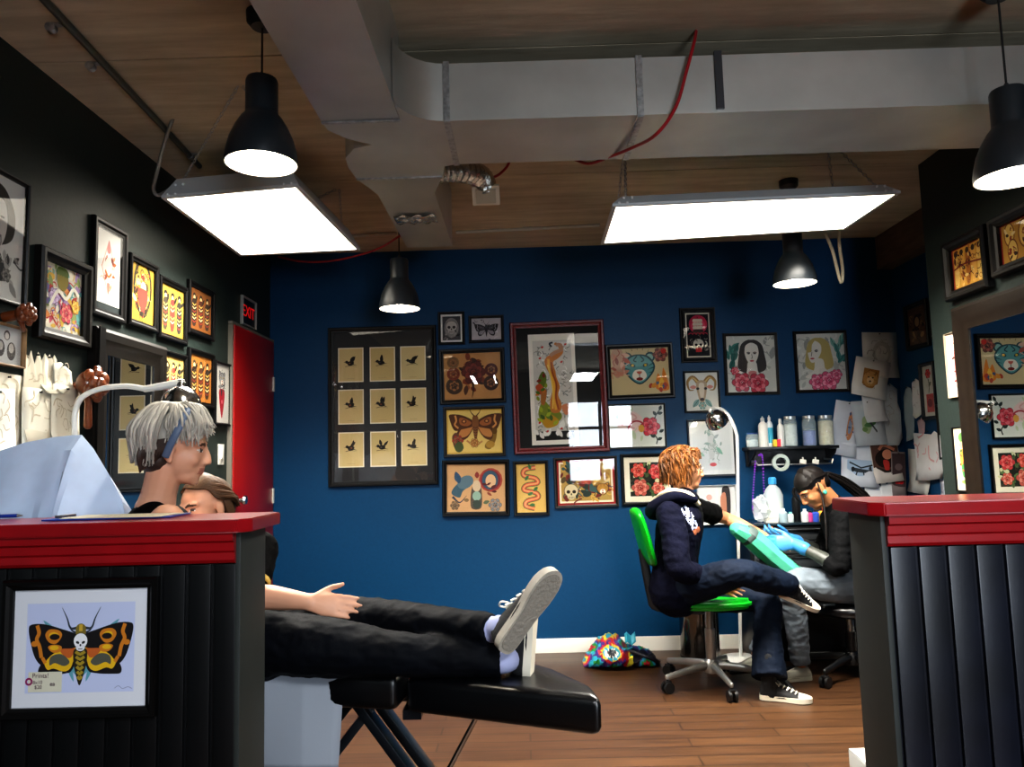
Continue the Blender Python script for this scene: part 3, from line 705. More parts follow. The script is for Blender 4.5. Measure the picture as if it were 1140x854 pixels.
frame('picture_frame', 'black frame with a sailing ship over a skull on dark ground, highest on the wall', 'back', (757, 343, 796.7, 403.8), a_ship, .022, FB, (.018, .018, .014, .014), '#0c0c0e', '#d8d0be', group=GB)
def a_ram(a):
    a.rect(0, 0, 100, 100, '#dfdfd6')
    for g in (-1, 1):
        a.stroke([(50+g*8, 72), (50+g*26, 88), (50+g*42, 76), (50+g*38, 56), (50+g*24, 54)], 14, '#9c7a44', True); a.stroke([(50+g*8, 72), (50+g*26, 86), (50+g*40, 74)], 5, '#d9bd7a', True)
        a.leaf(50+g*16, 62, 20, 6, 0 if g > 0 else PI, '#d08a7a'); a.leaf(50+g*10, 30, 30, 8, -.9 if g > 0 else PI+.9, '#7fa6a0', '#3c5a5a')
    a.blob([(34, 72), (50, 80), (66, 72), (64, 48), (56, 24), (44, 24), (36, 48)], '#b9a284'); a.blob([(42, 70), (58, 70), (56, 40), (50, 28), (44, 40)], '#e2d6c2')
    for g in (-1, 1): a.ell(50+g*12, 58, 5, 4, '#2a2420')
    a.ell(50, 30, 7, 5, '#3a2c28'); a.rose(50, 14, 12, ('#6a9a98', '#a9c4b4', '#c98a6a'))
frame('picture_frame', 'thin black frame with a horned ram head on white paper, under the sailing ship', 'back', (761, 413, 801, 459.5), a_ram, .013, FB, None, group=GB)
def a_lady(hair, fl, turn, sd, leafc):
    def f(a):
        a.rect(0, 0, 100, 100, '#cfcfc6'); a.scribble(sd, ['#b2b4ac', '#dcdcd4', '#9a9c96'], 40, (4, 4, 96, 96), (8, 18), 'sl')
        a.lady(52 if turn >= 0 else 46, 66, 25, hair, '#dedad0', turn=turn)
        R = random.Random(sd)
        for i in range(9):
            u = R.uniform(4, 20) if turn >= 0 else R.uniform(80, 96); a.leaf(u, R.uniform(40, 84), 24, 5, 1.2+R.uniform(-.6, .8), R.choice(leafc), '#2c4a44')
        a.blob([(44, 36), (60, 36), (56, 20), (48, 20)], '#cf8a86' if turn >= 0 else '#d8d4ca')
        for u, v, r in fl: a.rose(u, v, r, ('#bf3f52', '#dd7a86', '#8a2236') if turn >= 0 else ('#d25f7e', '#eb9ab0', '#a83a5c'))
    return f
frame('picture_frame', 'brown black frame with dark haired woman over red roses', 'back', (805.6, 371, 866, 440), a_lady('#3f3c3c', ((30, 18, 21), (62, 16, 22), (16, 38, 9)), 0, 61, ['#2f6a62', '#41857a']), .02, FBR, None, group=GB, roll=math.radians(.4))
frame('picture_frame', 'brown black frame with blonde woman in side view over pink flowers', 'back', (884, 368.5, 943.4, 437), a_lady('#b7a56a', ((40, 14, 18), (64, 16, 21), (80, 26, 12)), -1.4, 67, ['#4a8a86', '#7fb0a4']), .02, FBR, None, group=GB)
def a_pinup(a):
    a.rect(0, 0, 100, 100, '#d4dce2'); a.blob([(42, 80), (52, 84), (58, 70), (60, 48), (54, 26), (44, 26), (40, 50)], '#c3cbd0'); a.scribble(71, ['#a9b6ba', '#8fa8a8', '#b8c6c8'], 26, (30, 20, 74, 84), (6, 14), 'ls')
    a.leaf(62, 50, 26, 5, -.9, '#7fb0a4'); a.leaf(56, 68, 18, 4, .7, '#9aa8b0'); a.ell(52, 12, 9, 5, '#c25a62'); a.leaf(30, 30, 18, 4, 2.4, '#9ac0b4')
frame('picture_frame', 'white matted print with a faint blue green figure behind the white lamp pole', 'back', (765.5, 467, 818.5, 530.4), a_pinup, .013, M('dark_blue_black_frame', '#101a26', rough=.4), (.02, .02, .03, .02), '#dde2e6', '#d4dce2', group=GB)
def a_boot(a):
    a.rect(0, 0, 100, 100, '#d9dcdc'); a.blob([(66, 95), (84, 95), (86, 50), (82, 20), (66, 20), (64, 60)], '#3c3a3e'); a.blob([(60, 70), (74, 80), (74, 20), (62, 20)], '#c98a70'); a.ell(30, 70, 8, 8, '#cfa8a0'); a.stroke([(20, 60), (36, 40), (50, 52)], 3, '#aab4b8')
frame('picture_frame', 'white print with a dark haired figure, lowest beside the lamp pole', 'back', (776, 540, 820, 584), a_boot, .008, M('thin_white_frame', '#c9ccce', rough=.5), None, group=GB)

# ------------------------------------------------------------------ pictures on the dark left wall
GL = 'framed pictures on the dark green wall'
def a_portrait(a):
    a.rect(0, 0, 100, 100, '#d6d6d0'); a.blob([(20, 88), (52, 92), (72, 82), (82, 68), (78, 52), (60, 44), (40, 44), (22, 60)], '#2c2a2a')
    a.blob([(34, 78), (58, 80), (66, 66), (62, 50), (50, 40), (38, 46), (32, 62)], '#c9c6c0'); a.stroke([(52, 66), (60, 66)], 3, '#3a3838', n=1); a.stroke([(38, 66), (46, 66)], 3, '#3a3838', n=1); a.ell(49, 50, 6, 2.4, '#5a5654')
    a.scribble(81, ['#8a8884', '#aaa8a2', '#5a5856', '#3a3a3a'], 44, (14, 12, 84, 44), (8, 18), 'sl'); a.rose(30, 24, 14, ('#7a7874', '#a4a29c', '#4a4846')); a.rose(66, 20, 10, ('#6a6864', '#94928c', '#3a3836'))
frame('picture_frame', 'tall thin black frame with a grey portrait drawing cut by the photo edge', 'left', (-38, 170, 26.5, 345), a_portrait, .014, FB, None, group=GL)
def a_bwphoto(a):
    a.rect(0, 0, 100, 100, '#b9bcbc'); a.ell(30, 40, 16, 22, '#3c3a3a'); a.ell(30, 46, 10, 12, '#a8a4a0'); a.ell(66, 36, 17, 24, '#4a4644'); a.ell(66, 44, 10, 13, '#b4b0aa'); a.ell(50, 76, 12, 13, '#54504e'); a.ell(50, 74, 8, 9, '#c2beb8')
frame('photo_frame', 'small grey photo of faces in thin pale wood frame above the pinned stencils', 'left', (-14, 356, 22.5, 411), a_bwphoto, .008, M('pale_wood_frame', '#8a6a44', rough=.5, var=.2), None, group=GL)
def a_colour(a):
    a.rect(0, 0, 100, 100, '#ded8c4'); a.scribble(91, ['#6fb0ac', '#d9b04a', '#c9546a', '#a888b8', '#d98a4a', '#8fa060', '#efe8d4', '#c03a34', '#7a6a9a'], 120, (4, 4, 96, 96), (8, 18), 'lbsr')
    a.blob([(34, 92), (56, 94), (62, 76), (50, 62), (34, 70)], '#8a7a2c'); 
    for i in range(5): a.leaf(32+i*7, 84, 16, 5, 1.2+i*.2, '#5a6a24')
    a.rose(26, 50, 15, ('#b49ac0', '#d4c0dc', '#7a6090')); a.rose(58, 30, 17, ('#d0485a', '#e88a7a', '#9a2a3a')); a.rose(82, 44, 12, ('#e0a83a', '#f0cc6a', '#b0702a')); a.stroke([(14, 34), (34, 60), (56, 52), (74, 70), (90, 62)], 6, '#eee8d8')
frame('picture_frame', 'pewter frame with bright crowded flower and beast print above pinned stencils', 'left', (36, 271, 94.5, 390), a_colour, .045, FBZ, None, depth=.035, group=GL)
def a_fox(a):
    a.rect(0, 0, 100, 100, '#dedcd4')
    a.stroke([(50, 88), (78, 50), (50, 12), (22, 50), (50, 88)], 3, '#c98a6a', n=1)
    a.blob([(50, 88), (58, 74), (50, 70), (42, 74)], '#c2322c'); a.scribble(101, ['#d06a3a', '#c8b8a8', '#e0a07a', '#a8583a', '#e8e0d6'], 34, (32, 26, 68, 70), (8, 14), 'lsr')
    a.blob([(36, 58), (52, 66), (64, 54), (54, 40), (40, 44)], '#e6ddd2'); a.stroke([(36, 46), (50, 38), (62, 44)], 5, '#d9782c'); a.blob([(44, 28), (56, 28), (50, 14)], '#d68a78'); a.leaf(60, 66, 20, 5, -1, '#8a4a3a')
frame('picture_frame', 'black frame with orange fox in a diamond on white paper', 'left', (99, 237.5, 137, 362.5), a_fox, .035, FB, (.005, .005, .03, .002), group=GL, matc='#1d2a2a', paper='#dedcd4')
def gold(sd, kind, bgc='#a8872e'):
    def f(a):
        a.rect(0, 0, 100, 100, bgc)
        if kind == 'warrior':
            a.ell(50, 62, 40, 62, '#2c2414'); a.ell(50, 62, 33, 52, bgc); a.scribble(sd, ['#a8322a', '#2a2016', '#d9b95a', '#7a2a20', '#e6cf86', '#4a3a1e'], 60, (24, 26, 76, 88), (8, 18), 'lbsr')
            a.ell(52, 62, 12, 12, '#e0c690'); a.blob([(30, 56), (70, 56), (64, 26), (38, 26)], '#a83a2c'); a.scribble(sd+1, ['#2a2016', '#4a3a1e'], 14, (34, 6, 66, 20), (6, 12), 'sb')
        else:
            for i, c in enumerate((('#3a3224', '#a9322a', '#2c2a26') if kind == 'three' else ('#2a1c12', '#4a2418', '#33241a'))):
                u = 20+i*30
                a.ell(u, 80, 8, 8, '#1e1812'); a.ell(u, 76, 5, 6, '#dcc08a'); a.blob([(u-9, 70), (u+8, 72), (u+11, 40), (u+6, 12), (u-8, 12), (u-12, 44)], c)
                for k in range(6): a.stroke([(u-8, 62-8*k), (u, 58-8*k), (u+8, 63-8*k)], 2.4, ['#d9b95a', '#e4d2a0', '#8a2a20'][k % 3], n=3)
                a.leaf(u+6, 66, 20, 4, 1.2-i*.3, '#1e1812')
    return f
frame('picture_frame', 'black frame with gold print of a bearded warrior in an arch', 'left', (140, 280, 172.5, 372), gold(111, 'warrior'), .03, FB, None, group=GL)
frame('picture_frame', 'black frame with gold print of three standing figures, the middle one red', 'left', (174, 305, 205.3, 386), gold(113, 'three', '#a88a36'), .03, FB, None, group=GL)
frame('picture_frame', 'black frame with dark orange print of three shadowy figures, nearest the exit sign', 'left', (207, 310, 235.7, 381), gold(117, 'dark', '#7c4c20'), .03, FB, None, group=GL)
frame('picture_frame', 'gold figures print half hidden behind the chrome lamp head, beside the wall mirror', 'left', (177, 388, 204.5, 452), gold(119, 'three', '#c8a860'), .025, FB, None, group=GL)
frame('picture_frame', 'black frame with bright orange print of figures, under the dark orange one', 'left', (207, 386, 235.7, 456), gold(123, 'dark', '#a66a2a'), .028, FB, None, group=GL)
def a_shield(a):
    a.rect(0, 0, 100, 100, '#cfccc4'); a.blob([(30, 54), (50, 58), (70, 54), (64, 30), (50, 8), (36, 30)], '#a8202c'); a.scribble(131, ['#5a5856', '#8a8884', '#3a3a3a'], 26, (30, 56, 70, 90), (8, 16), 'lsr'); a.cat(50, 74, 22, '#9a9894', '#3a3838')
    a.ell(50, 36, 6, 6, '#d86a70')
frame('picture_frame', 'narrow white print with a red shield, next to the red door', 'left', (236.5, 400.5, 254, 474.5), a_shield, .013, FB, None, group=GL)

# ------------------------------------------------------------------ pictures on the right hand walls
GR = 'framed pictures on the mirror wall'
def a_goldfig(sd):
    def f(a):
        a.rect(0, 0, 100, 100, '#8a2a1e'); a.rect(5, 4, 95, 96, '#cf9a3c'); R = random.Random(sd)
        for i in range(5):
            u = 14+i*18; a.blob([(u-6, 84), (u+6, 84), (u+8, 40), (u+4, 10), (u-7, 10), (u-6, 50)], R.choice(['#e2bc66', '#a8682a', '#8a4a20', '#dca850'])); a.ell(u, 86, 7, 7, '#3a2414')
        a.scribble(sd, ['#7a3a1c', '#e8c87a', '#5a2a18', '#b06a2a', '#3a2414'], 60, (8, 8, 92, 92), (6, 14), 'lsr'); a.stroke([(6, 50), (40, 56), (94, 50)], 4, '#7a2a1c')
    return f
def a_goldrings(a):
    a.rect(0, 0, 100, 100, '#8e1c1c'); a.rect(5, 4, 95, 96, '#b98a3a')
    for u, v, r in ((24, 70, 20), (62, 60, 24), (30, 28, 20), (74, 22, 18), (80, 86, 14)):
        a.ell(u, v, r, r*1.5, '#7a4a1e'); a.ell(u, v, r*.82, r*1.3, '#dcb866'); a.scribble(int(u), ['#8a3a20', '#3a2414', '#e6d09a'], 8, (u-8, v-12, u+8, v+12), (6, 12), 'lbr')
frame('picture_frame', 'silver edged black frame with yellow crowd print, above the mirror corner', 'right', (1057, 247, 1106, 338), a_goldfig(141), .045, FBZ, None, depth=.04, group=GR)
frame('picture_frame', 'pewter frame with gold medallion print, directly under the hanging black lamp', 'right', (1109, 213, 1172, 312), a_goldrings, .045, FBZ, None, depth=.04, group=GR)
def a_pinkfig(a):
    a.rect(0, 0, 100, 100, '#e4d2c2'); a.blob([(52, 88), (70, 80), (74, 40), (64, 12), (50, 20), (46, 50)], '#b03a44'); a.ell(62, 82, 11, 8, '#5a2a2a'); a.scribble(151, ['#8a2a34', '#d98a80', '#5a3a34'], 22, (44, 10, 80, 86), (8, 16), 'ls')
frame('picture_frame', 'cream print with a red robed figure, beside the top of the mirror', 'right', (1055.5, 366, 1074.5, 444), a_pinkfig, .006, M('thin_cream_frame', '#b9a890', rough=.5), None, group=GR, depth=.012)
def a_greenfig(a):
    a.rect(0, 0, 100, 100, '#e2d8ba'); a.ell(50, 84, 22, 18, '#5a8a44'); a.ell(46, 72, 16, 12, '#e0b48a'); a.blob([(30, 64), (62, 62), (66, 40), (34, 38)], '#d9a23c'); a.blob([(36, 40), (64, 42), (62, 24), (40, 22)], '#4c9a5a'); a.ell(50, 14, 22, 7, '#8ab05a'); a.scribble(161, ['#c8583a', '#e0b84a', '#3c6a3c'], 10, (28, 18, 72, 66), (8, 14), 'lb')
frame('picture_frame', 'cream print with a green haired figure, low beside the mirror', 'right', (1064.5, 474, 1084, 548), a_greenfig, .006, FB, None, group=GR, depth=.012)
GRR = 'pictures on the far blue side wall'
def a_dark(sd, bgc):
    def f(a):
        a.rect(0, 0, 100, 100, bgc); a.scribble(sd, ['#3a2a20', '#8a6a48', '#1e1814', '#a88a5a', '#5a3a2a'], 40, (8, 8, 92, 92), (10, 20), 'lbr'); a.ell(50, 62, 18, 20, '#2a1e18'); a.ell(50, 60, 12, 14, '#9a7a58')
    return f
frame('picture_frame', 'dark frame with brown portrait print high on the shadowed blue wall', 'rear', (1010, 331, 1035.5, 392), a_dark(171, '#5c4634'), .03, FB, None, group=GRR)
frame('picture_frame', 'narrow dark frame with olive print, high beside the wall corner', 'rear', (1037, 325, 1053, 378), a_dark(173, '#6a6a40'), .03, FB, None, group=GRR)
def a_redrose(a):
    a.rect(0, 0, 100, 100, '#c9ccc4'); a.rose(50, 84, 24, ('#c02a34', '#e0545c', '#8a1822')); a.rect(24, 8, 86, 44, '#b84a4a'); a.ell(52, 26, 22, 20, '#7a2a30'); a.stroke([(50, 74), (56, 60), (48, 46)], 6, '#4a5a4a'); a.leaf(50, 60, 30, 8, .6, '#6a7a70')
frame('picture_frame', 'slim dark frame with a red rose over a red panel', 'rear', (1027.5, 401, 1044, 468), a_redrose, .022, M('dark_blue_black_frame', '#101a26'), None, group=GRR)
def a_pinkp(a):
    a.rect(0, 0, 100, 100, '#dcdce0'); a.blob([(40, 84), (66, 80), (70, 40), (60, 16), (44, 20), (36, 50)], '#c07a86'); a.scribble(181, ['#a84a5a', '#d9a0aa', '#7a3a4a'], 16, (34, 14, 76, 86), (8, 16), 'ls')
frame('picture_frame', 'small white print with a pink smeared figure on the blue side wall', 'rear', (1046, 389, 1060, 433), a_pinkp, .006, M('thin_white_frame', '#c9ccce'), None, group=GRR, depth=.012)
def a_greyfig(a):
    a.rect(0, 0, 100, 100, '#b9bdb4'); a.scribble(191, ['#6a706a', '#8a908a', '#dcded8', '#4a504c'], 40, (14, 10, 86, 90), (10, 20), 'lsr'); a.ell(50, 66, 16, 16, '#5a605a')
frame('picture_frame', 'black framed grey pencil drawing half hidden behind the mirror wall', 'rear', (1047, 447, 1068, 512), a_greyfig, .03, FB, None, group=GRR)
# ------------------------------------------------------------------ loose sheets pinned to the walls
def sheet(label, wall, box, art=None, c='#dcdcd8', rot=0., off=.004, curl=.02, group='loose drawings pinned by the work corner', shape=None, cat='paper', name='pinned_sheet'):
    cc, w, h = place(wall, box)
    nrm = {'back': V((0, -1, 0)), 'left': V((1, 0, 0)), 'right': V((-1, 0, 0)), 'rear': V((-1, 0, 0))}[wall]
    r = thing(name, label, cat, cc+nrm*off, WALLS[wall], group); r.rotation_euler[1] = math.radians(rot)
    b = MB(); b.m(M('sheet_'+c[1:], c, rough=.8, var=.03))
    pts = shape or [(0, 0), (100, 0), (100, 100), (0, 100)]
    P = lambda u, v: ((u/100-.5)*w, 0, (v/100-.5)*h)
    vs = [P(*p) for p in pts]
    n0 = len(b.bm.verts)
    f = b.poly(vs)
    bmesh.ops.triangulate(b.bm, faces=[f]); bmesh.ops.subdivide_edges(b.bm, edges=b.bm.edges[:], cuts=3, use_grid_fill=True)
    def bend(vv):
        for q in vv:
            t = max(0, .35-(q.co.z/h+.5)); q.co.y -= curl*t*t*8+.001*math.sin(q.co.x*40+q.co.z*30)
    bend(list(b.bm.verts)); o = b.build('sheet', r, local=True, fix=False); solid(o, .0008)
    if art:
        b2 = MB(); a = Art(b2, w, h, 0, 0, -.0016, eps=.00003); art(a); b2.build('print', r, local=True, ang=0, fix=False)
    MB().m(M('pin_black', '#111111', rough=.4)).lathe([(.0035, -.0), (.0025, .004), (.0045, .008), (0, .009)], (0, -.001, h/2-.012), (0, -1, 0), seg=10).build('pin', r, local=True)
    return r
def s_face(a):
    a.ell(55, 55, 26, 34, '#b4b4b0'); a.ell(55, 52, 18, 24, '#cfcfcb'); a.scribble(201, ['#9a9a96', '#aaaaa6'], 20, (30, 25, 80, 85), (8, 16), 's')
def s_lion(a):
    a.rect(28, 22, 72, 74, '#a97a3e'); a.ell(50, 48, 20, 22, '#c9995a'); a.ell(50, 44, 10, 11, '#e0c090'); a.ell(44, 52, 2.5, 2, '#2a1c10'); a.ell(56, 52, 2.5, 2, '#2a1c10'); a.ell(50, 42, 3, 2.4, '#3a2010'); a.scribble(203, ['#8a5a2a', '#6a421e'], 12, (32, 28, 68, 70), (5, 9), 's')
def s_hand(a):
    a.blob([(58, 78), (72, 84), (80, 60), (74, 36), (62, 30), (54, 46)], '#c98a62'); a.blob([(60, 66), (72, 60), (70, 44), (60, 44)], '#8a9ab0'); a.scribble(205, ['#7a4a34', '#dcb090', '#5a6a8a'], 10, (56, 34, 76, 80), (5, 10), 'lb')
def s_hummer(a):
    a.blob([(30, 60), (48, 66), (60, 46), (46, 26), (30, 36)], '#a8b890'); a.leaf(34, 44, 40, 9, .2, '#5e8a54'); a.stroke([(48, 58), (66, 38), (88, 12)], 5, '#4a4e52'); a.stroke([(44, 66), (70, 76), (84, 88)], 3, '#8a9290'); a.ell(36, 36, 9, 8, '#7a9a62')
def s_plane(a):
    a.rect(16, 20, 90, 62, '#a9bfd6'); a.blob([(28, 44), (70, 40), (82, 42), (80, 34), (40, 34)], '#3c434a'); a.stroke([(22, 56), (54, 44), (86, 52)], 4, '#2c3238', n=1); a.ell(32, 40, 5, 7, '#22272c'); a.leaf(78, 38, 14, 4, 1.5, '#3c434a'); a.stroke([(44, 36), (40, 26)], 3, '#2c3238', n=1); a.stroke([(60, 36), (62, 27)], 3, '#2c3238', n=1)
def s_photo(a):
    a.rect(2, 14, 98, 98, '#5a4038'); a.ell(52, 60, 40, 34, '#1e1412'); a.ell(58, 70, 18, 18, '#c98a70'); a.stroke([(30, 84), (50, 94), (86, 80)], 10, '#b87a62'); a.blob([(40, 56), (60, 52), (56, 30), (44, 28)], '#b83a34'); a.blob([(14, 40), (50, 30), (84, 34), (80, 16), (20, 16)], '#2a2220')
def s_bow(a):
    a.rect(6, 4, 94, 96, '#4a3c40'); a.ell(50, 66, 26, 24, '#7a6a6c'); a.leaf(52, 30, 34, 12, .3, '#c8202c'); a.leaf(52, 30, 34, 12, 2.8, '#b01a26'); a.ell(52, 30, 7, 6, '#e0343c')
def s_lines(sd, c=('#b9b9bc', '#a8a8ac'), n=14):
    return lambda a: a.scribble(sd, list(c), n, (15, 15, 85, 85), (10, 22), 's')
sheet('white sheet with a faint pencil face, topmost of the pinned papers', 'back', (960, 370, 999, 421), s_face, '#cfcfcd', 2, .003)
sheet('tall white sheet with a tattooed hand, outermost beside the bottle shelf', 'back', (926, 447, 956, 508), s_hand, '#d4d8e0', 12, .004)
sheet('white sheet with a green hummingbird, under the lion sheet', 'back', (949, 446, 984, 496), s_hummer, '#c9d0d6', -2, .010)
sheet('tilted white sheet with a brown lion head picture', 'back', (948, 400, 987, 443), s_lion, '#e4e2de', 13, .022)
sheet('blank folded white slip below the lion sheet', 'back', (960, 440, 984, 470), None, '#e2e4e6', -4, .017, .03)
sheet('white sheet with a grey propeller aeroplane photo', 'back', (936, 494, 977, 542), s_plane, '#d6dce6', 5, .008)
sheet('pale cut out stencil of a hooded shape beside the lion sheet', 'back', (981, 427, 1003, 496), s_lines(211), '#c6ced6', 0, .004, shape=[(10, 0), (70, 0), (95, 12), (80, 30), (98, 55), (85, 70), (90, 90), (55, 100), (20, 92), (4, 70), (16, 45), (4, 25)])
sheet('dark photo of a person with raised arm in red, below the hummingbird', 'back', (970, 493, 1001, 537), s_photo, '#d9d4d0', -5, .014)
sheet('dark photo of a red bow on grey, low in the corner', 'back', (991, 503, 1007, 553), s_bow, '#8a8284', 3, .019, curl=.01)
sheet('grey torso shaped paper cut out on the side wall', 'rear', (1006.5, 428, 1019, 492), None, '#8fa2ac', 0, .003, shape=[(30, 0), (85, 4), (90, 40), (100, 70), (80, 95), (40, 100), (10, 80), (0, 40), (15, 20)])
sheet('narrow white torn strip over the grey torso cut out', 'rear', (1017, 420, 1028, 467), s_lines(213, n=5), '#d9dde0', -3, .012, shape=[(10, 10), (50, 0), (95, 8), (88, 50), (96, 90), (60, 100), (20, 92), (30, 60), (0, 40)])
sheet('big tilted white tracing with curled torn edge beside the pencil drawing', 'rear', (1020, 476, 1054, 540), s_lines(215, ('#d8a8ac', '#c9b0b4'), 8), '#dcdee0', 10, .02, shape=[(20, 0), (60, 8), (98, 20), (92, 50), (100, 90), (70, 100), (60, 92), (0, 86), (10, 40)])
sheet('plain grey white sheet behind the big tilted tracing', 'rear', (1013, 500, 1036, 550), None, '#c2c4c2', 3, .006)
sheet('tiny pinkish paper scrap under the red rose frame', 'rear', (1022, 464, 1031, 487), None, '#b9a4ac', 0, .004, shape=[(20, 0), (90, 10), (100, 70), (60, 100), (0, 80)])
sheet('small white sketch at the wall corner, above the red counter top', 'rear', (1048.5, 532, 1065, 560), s_lines(217, ('#8a90a8', '#6a708a'), 10), '#d4d8e4', -4, .006)
sheet('white scrap low behind the ponytail', 'back', (961, 538, 986, 556), None, '#dfe2e6', 8, .006, shape=[(0, 0), (100, 0), (96, 60), (60, 100), (30, 70), (5, 80)])
sheet('second white scrap low in the corner, beside the red bow photo', 'back', (978, 532, 996, 556), None, '#d6dade', -6, .012, shape=[(0, 0), (100, 0), (90, 90), (50, 70), (20, 100)])
# stencils on the left wall
GS = 'tattoo stencil tracings pinned on the dark green wall'
CR = '#d2cab4'
TR = ('#b8ac94', '#c2b8a2')
def stencil(label, box, sd, rot, off, c=CR, shape=None):
    sheet(label, 'left', box, s_lines(sd, TR, 16), c, rot, off, .03, GS, shape, 'tracing', 'stencil_tracing')
jag = lambda s: [(0, 0), (100, 0)]+[(100-i*100/7, 100-(0 if i % 2 else random.Random(s+i).uniform(6, 18))) for i in range(8)]
stencil('cream tracing with jagged torn top, tallest of the pinned tracings', (22, 388, 49, 500), 301, 0, .01, shape=jag(1))
stencil('long cream tracing hanging beside the photo of faces', (-16, 412, 24, 520), 302, 1, .006, '#cfc8b6')
stencil('wide cream tracing covered in fine lines, under the torn one', (18, 430, 56, 515), 303, -1, .018, '#d8d2c0')
stencil('pale tracing with a folded corner beside the carved rose', (56, 401, 77, 440), 304, -6, .012, '#c6c2b0', shape=[(0, 0), (100, 20), (96, 70), (40, 100), (0, 96)])
stencil('smooth cream tracing behind the lamp stem', (50, 427, 82, 502), 305, 1, .022, '#d6ceba')
stencil('short grey cream tracing tucked behind the torn one', (42, 392, 62, 440), 306, -3, .005, '#c9c2ae', shape=jag(9))
stencil('white tracing at the photo edge above the blue drape', (-30, 430, 9, 520), 307, -4, .025, '#dcdad2')
# ------------------------------------------------------------------ mirrors, sign, switch, carving
def mirror(label, wall, Y0, Y1, z0, z1, fw, mat):
    X, sg = (XL, 1) if wall == 'left' else (XR, -1)
    r = thing('wall_mirror', label, 'mirror', (X+sg*.002, (Y0+Y1)/2, (z0+z1)/2), WALLS[wall])
    w, h = Y1-Y0, z1-z0; dp = .045
    moulding(w, h, fw, dp, mat).build('frame', r, local=True, ang=.35)
    if wall == 'left':
        MB().m(FB).box((-w/2+.022, -dp-.003, 0), (.045, .006, h-.004)).build('black_stile', r, local=True)
    b = MB().m(M('mirror_silver', '#e6eaea', rough=.005, metal=1)); iw, ih = w/2-fw+.003, h/2-fw+.003
    b.box((0, -dp*.45, 0), (2*iw, .004, 2*ih)); b.build('mirror_glass', r, local=True)
    return r
ya, yb = atX(95, 450, XL).y, atX(176, 450, XL).y
mirror('wall mirror in dark bronze frame reflecting the framed bird cards', 'left', ya, yb, .82, place('left', (95, 362, 176, 560))[0].z+place('left', (95, 362, 176, 560))[2]/2, .105, FBZ)
yb2 = atX(1067, 345, XR).y
mirror('big wall mirror in wide dark bronze frame above the red counter top', 'right', 2.3, yb2, .85, atX(1067, 344, XR).z, .115, FBR)

def text(name, body, size, mat, parent, loc, rot, ext=.0006, align='CENTER'):
    cu = bpy.data.curves.new(name, 'FONT'); cu.body = body; cu.size = size; cu.extrude = ext; cu.align_x = align; cu.align_y = 'CENTER'
    o = bpy.data.objects.new(name, cu); COL.objects.link(o)
    dg = bpy.context.evaluated_depsgraph_get(); me = bpy.data.meshes.new_from_object(o.evaluated_get(dg)); bpy.data.objects.remove(o)
    o = bpy.data.objects.new(name, me); COL.objects.link(o); me.materials.clear(); me.materials.append(mat)
    o.parent = parent; o.location = loc; o.rotation_euler = rot
    return o
c, w, h = place('left', (267, 328, 282.5, 368))
r = thing('exit_sign', 'black EXIT sign with red letters above the red door', 'sign', c+V((.002, 0, 0)), PI/2)
moulding(w, h, .012, .02, M('sign_rim', '#8a8a88', rough=.4)).build('rim', r, local=True, ang=.35)
MB().m(M('sign_black', '#0a0a0a', rough=.4)).box((0, -.005, 0), (w-.02, .008, h-.02)).build('face', r, local=True)
text('letters', 'EXIT', .105, M('sign_red', '#d01818', rough=.5, emit=.35), r, (0, -.0095, 0), (PI/2, 0, 0))
c, w, h = place('left', (241.5, 494, 248.5, 518))
r = thing('light_switch', 'white light switch plate on the dark wall beside the red door', 'switch', c+V((.001, 0, 0)), PI/2)
MB().m(WHT).box((0, -.004, 0), (.075, .007, .118), bevel=.002).build('plate', r, local=True); MB().m(WHT).box((0, -.011, .004), (.03, .01, .06), bevel=.003).build('rocker', r, local=True)
# carved wooden roses
WOOD = M('carved_wood', '#6a3417', rough=.28, var=.35, scale=14, coat=.4)
def carving(label, px, py, s, stem):
    p = atX(px, py, XL); c = p+V((.07, 0, 0))
    r = thing('carved_ornament', label, 'carving', (XL, p.y, p.z), 0, 'carved wooden ornaments on the dark wall')
    b = MB().m(WOOD)
    b.ell(c, (s*.75, s*.9, s*.85))
    for ring, n, rr in ((0, 5, .8), (1, 5, .55), (2, 3, .3)):
        for i in range(n):
            a = 2*PI*i/n+ring*.6; d = V((.35+.25*ring, math.cos(a)*rr, math.sin(a)*rr))
            b.ell(c+d*s, (s*.28, s*.45, s*.42), (V((1, 0, 0)), V((0, math.cos(a+.6), math.sin(a+.6))), V((0, -math.sin(a+.6), math.cos(a+.6)))), 10, 7)
    b.build('carved_rose', r)
    b = MB().m(WOOD); b.tube([c+V((-.01, 0, -s*.6)), c+V((-.01, .01, -s*1.2)), c+V((-.02, .03, -stem))], [s*.3, s*.22, s*.26], seg=10); b.cyl((XL+.002, p.y, p.z-.01), c, .018); b.build('stem', r)
carving('brown carved wooden rose bracket beside the lamp stem', 80, 428, .062, .16)
carving('small brown carved knob above the grey photo of faces', 4, 350, .035, .05)

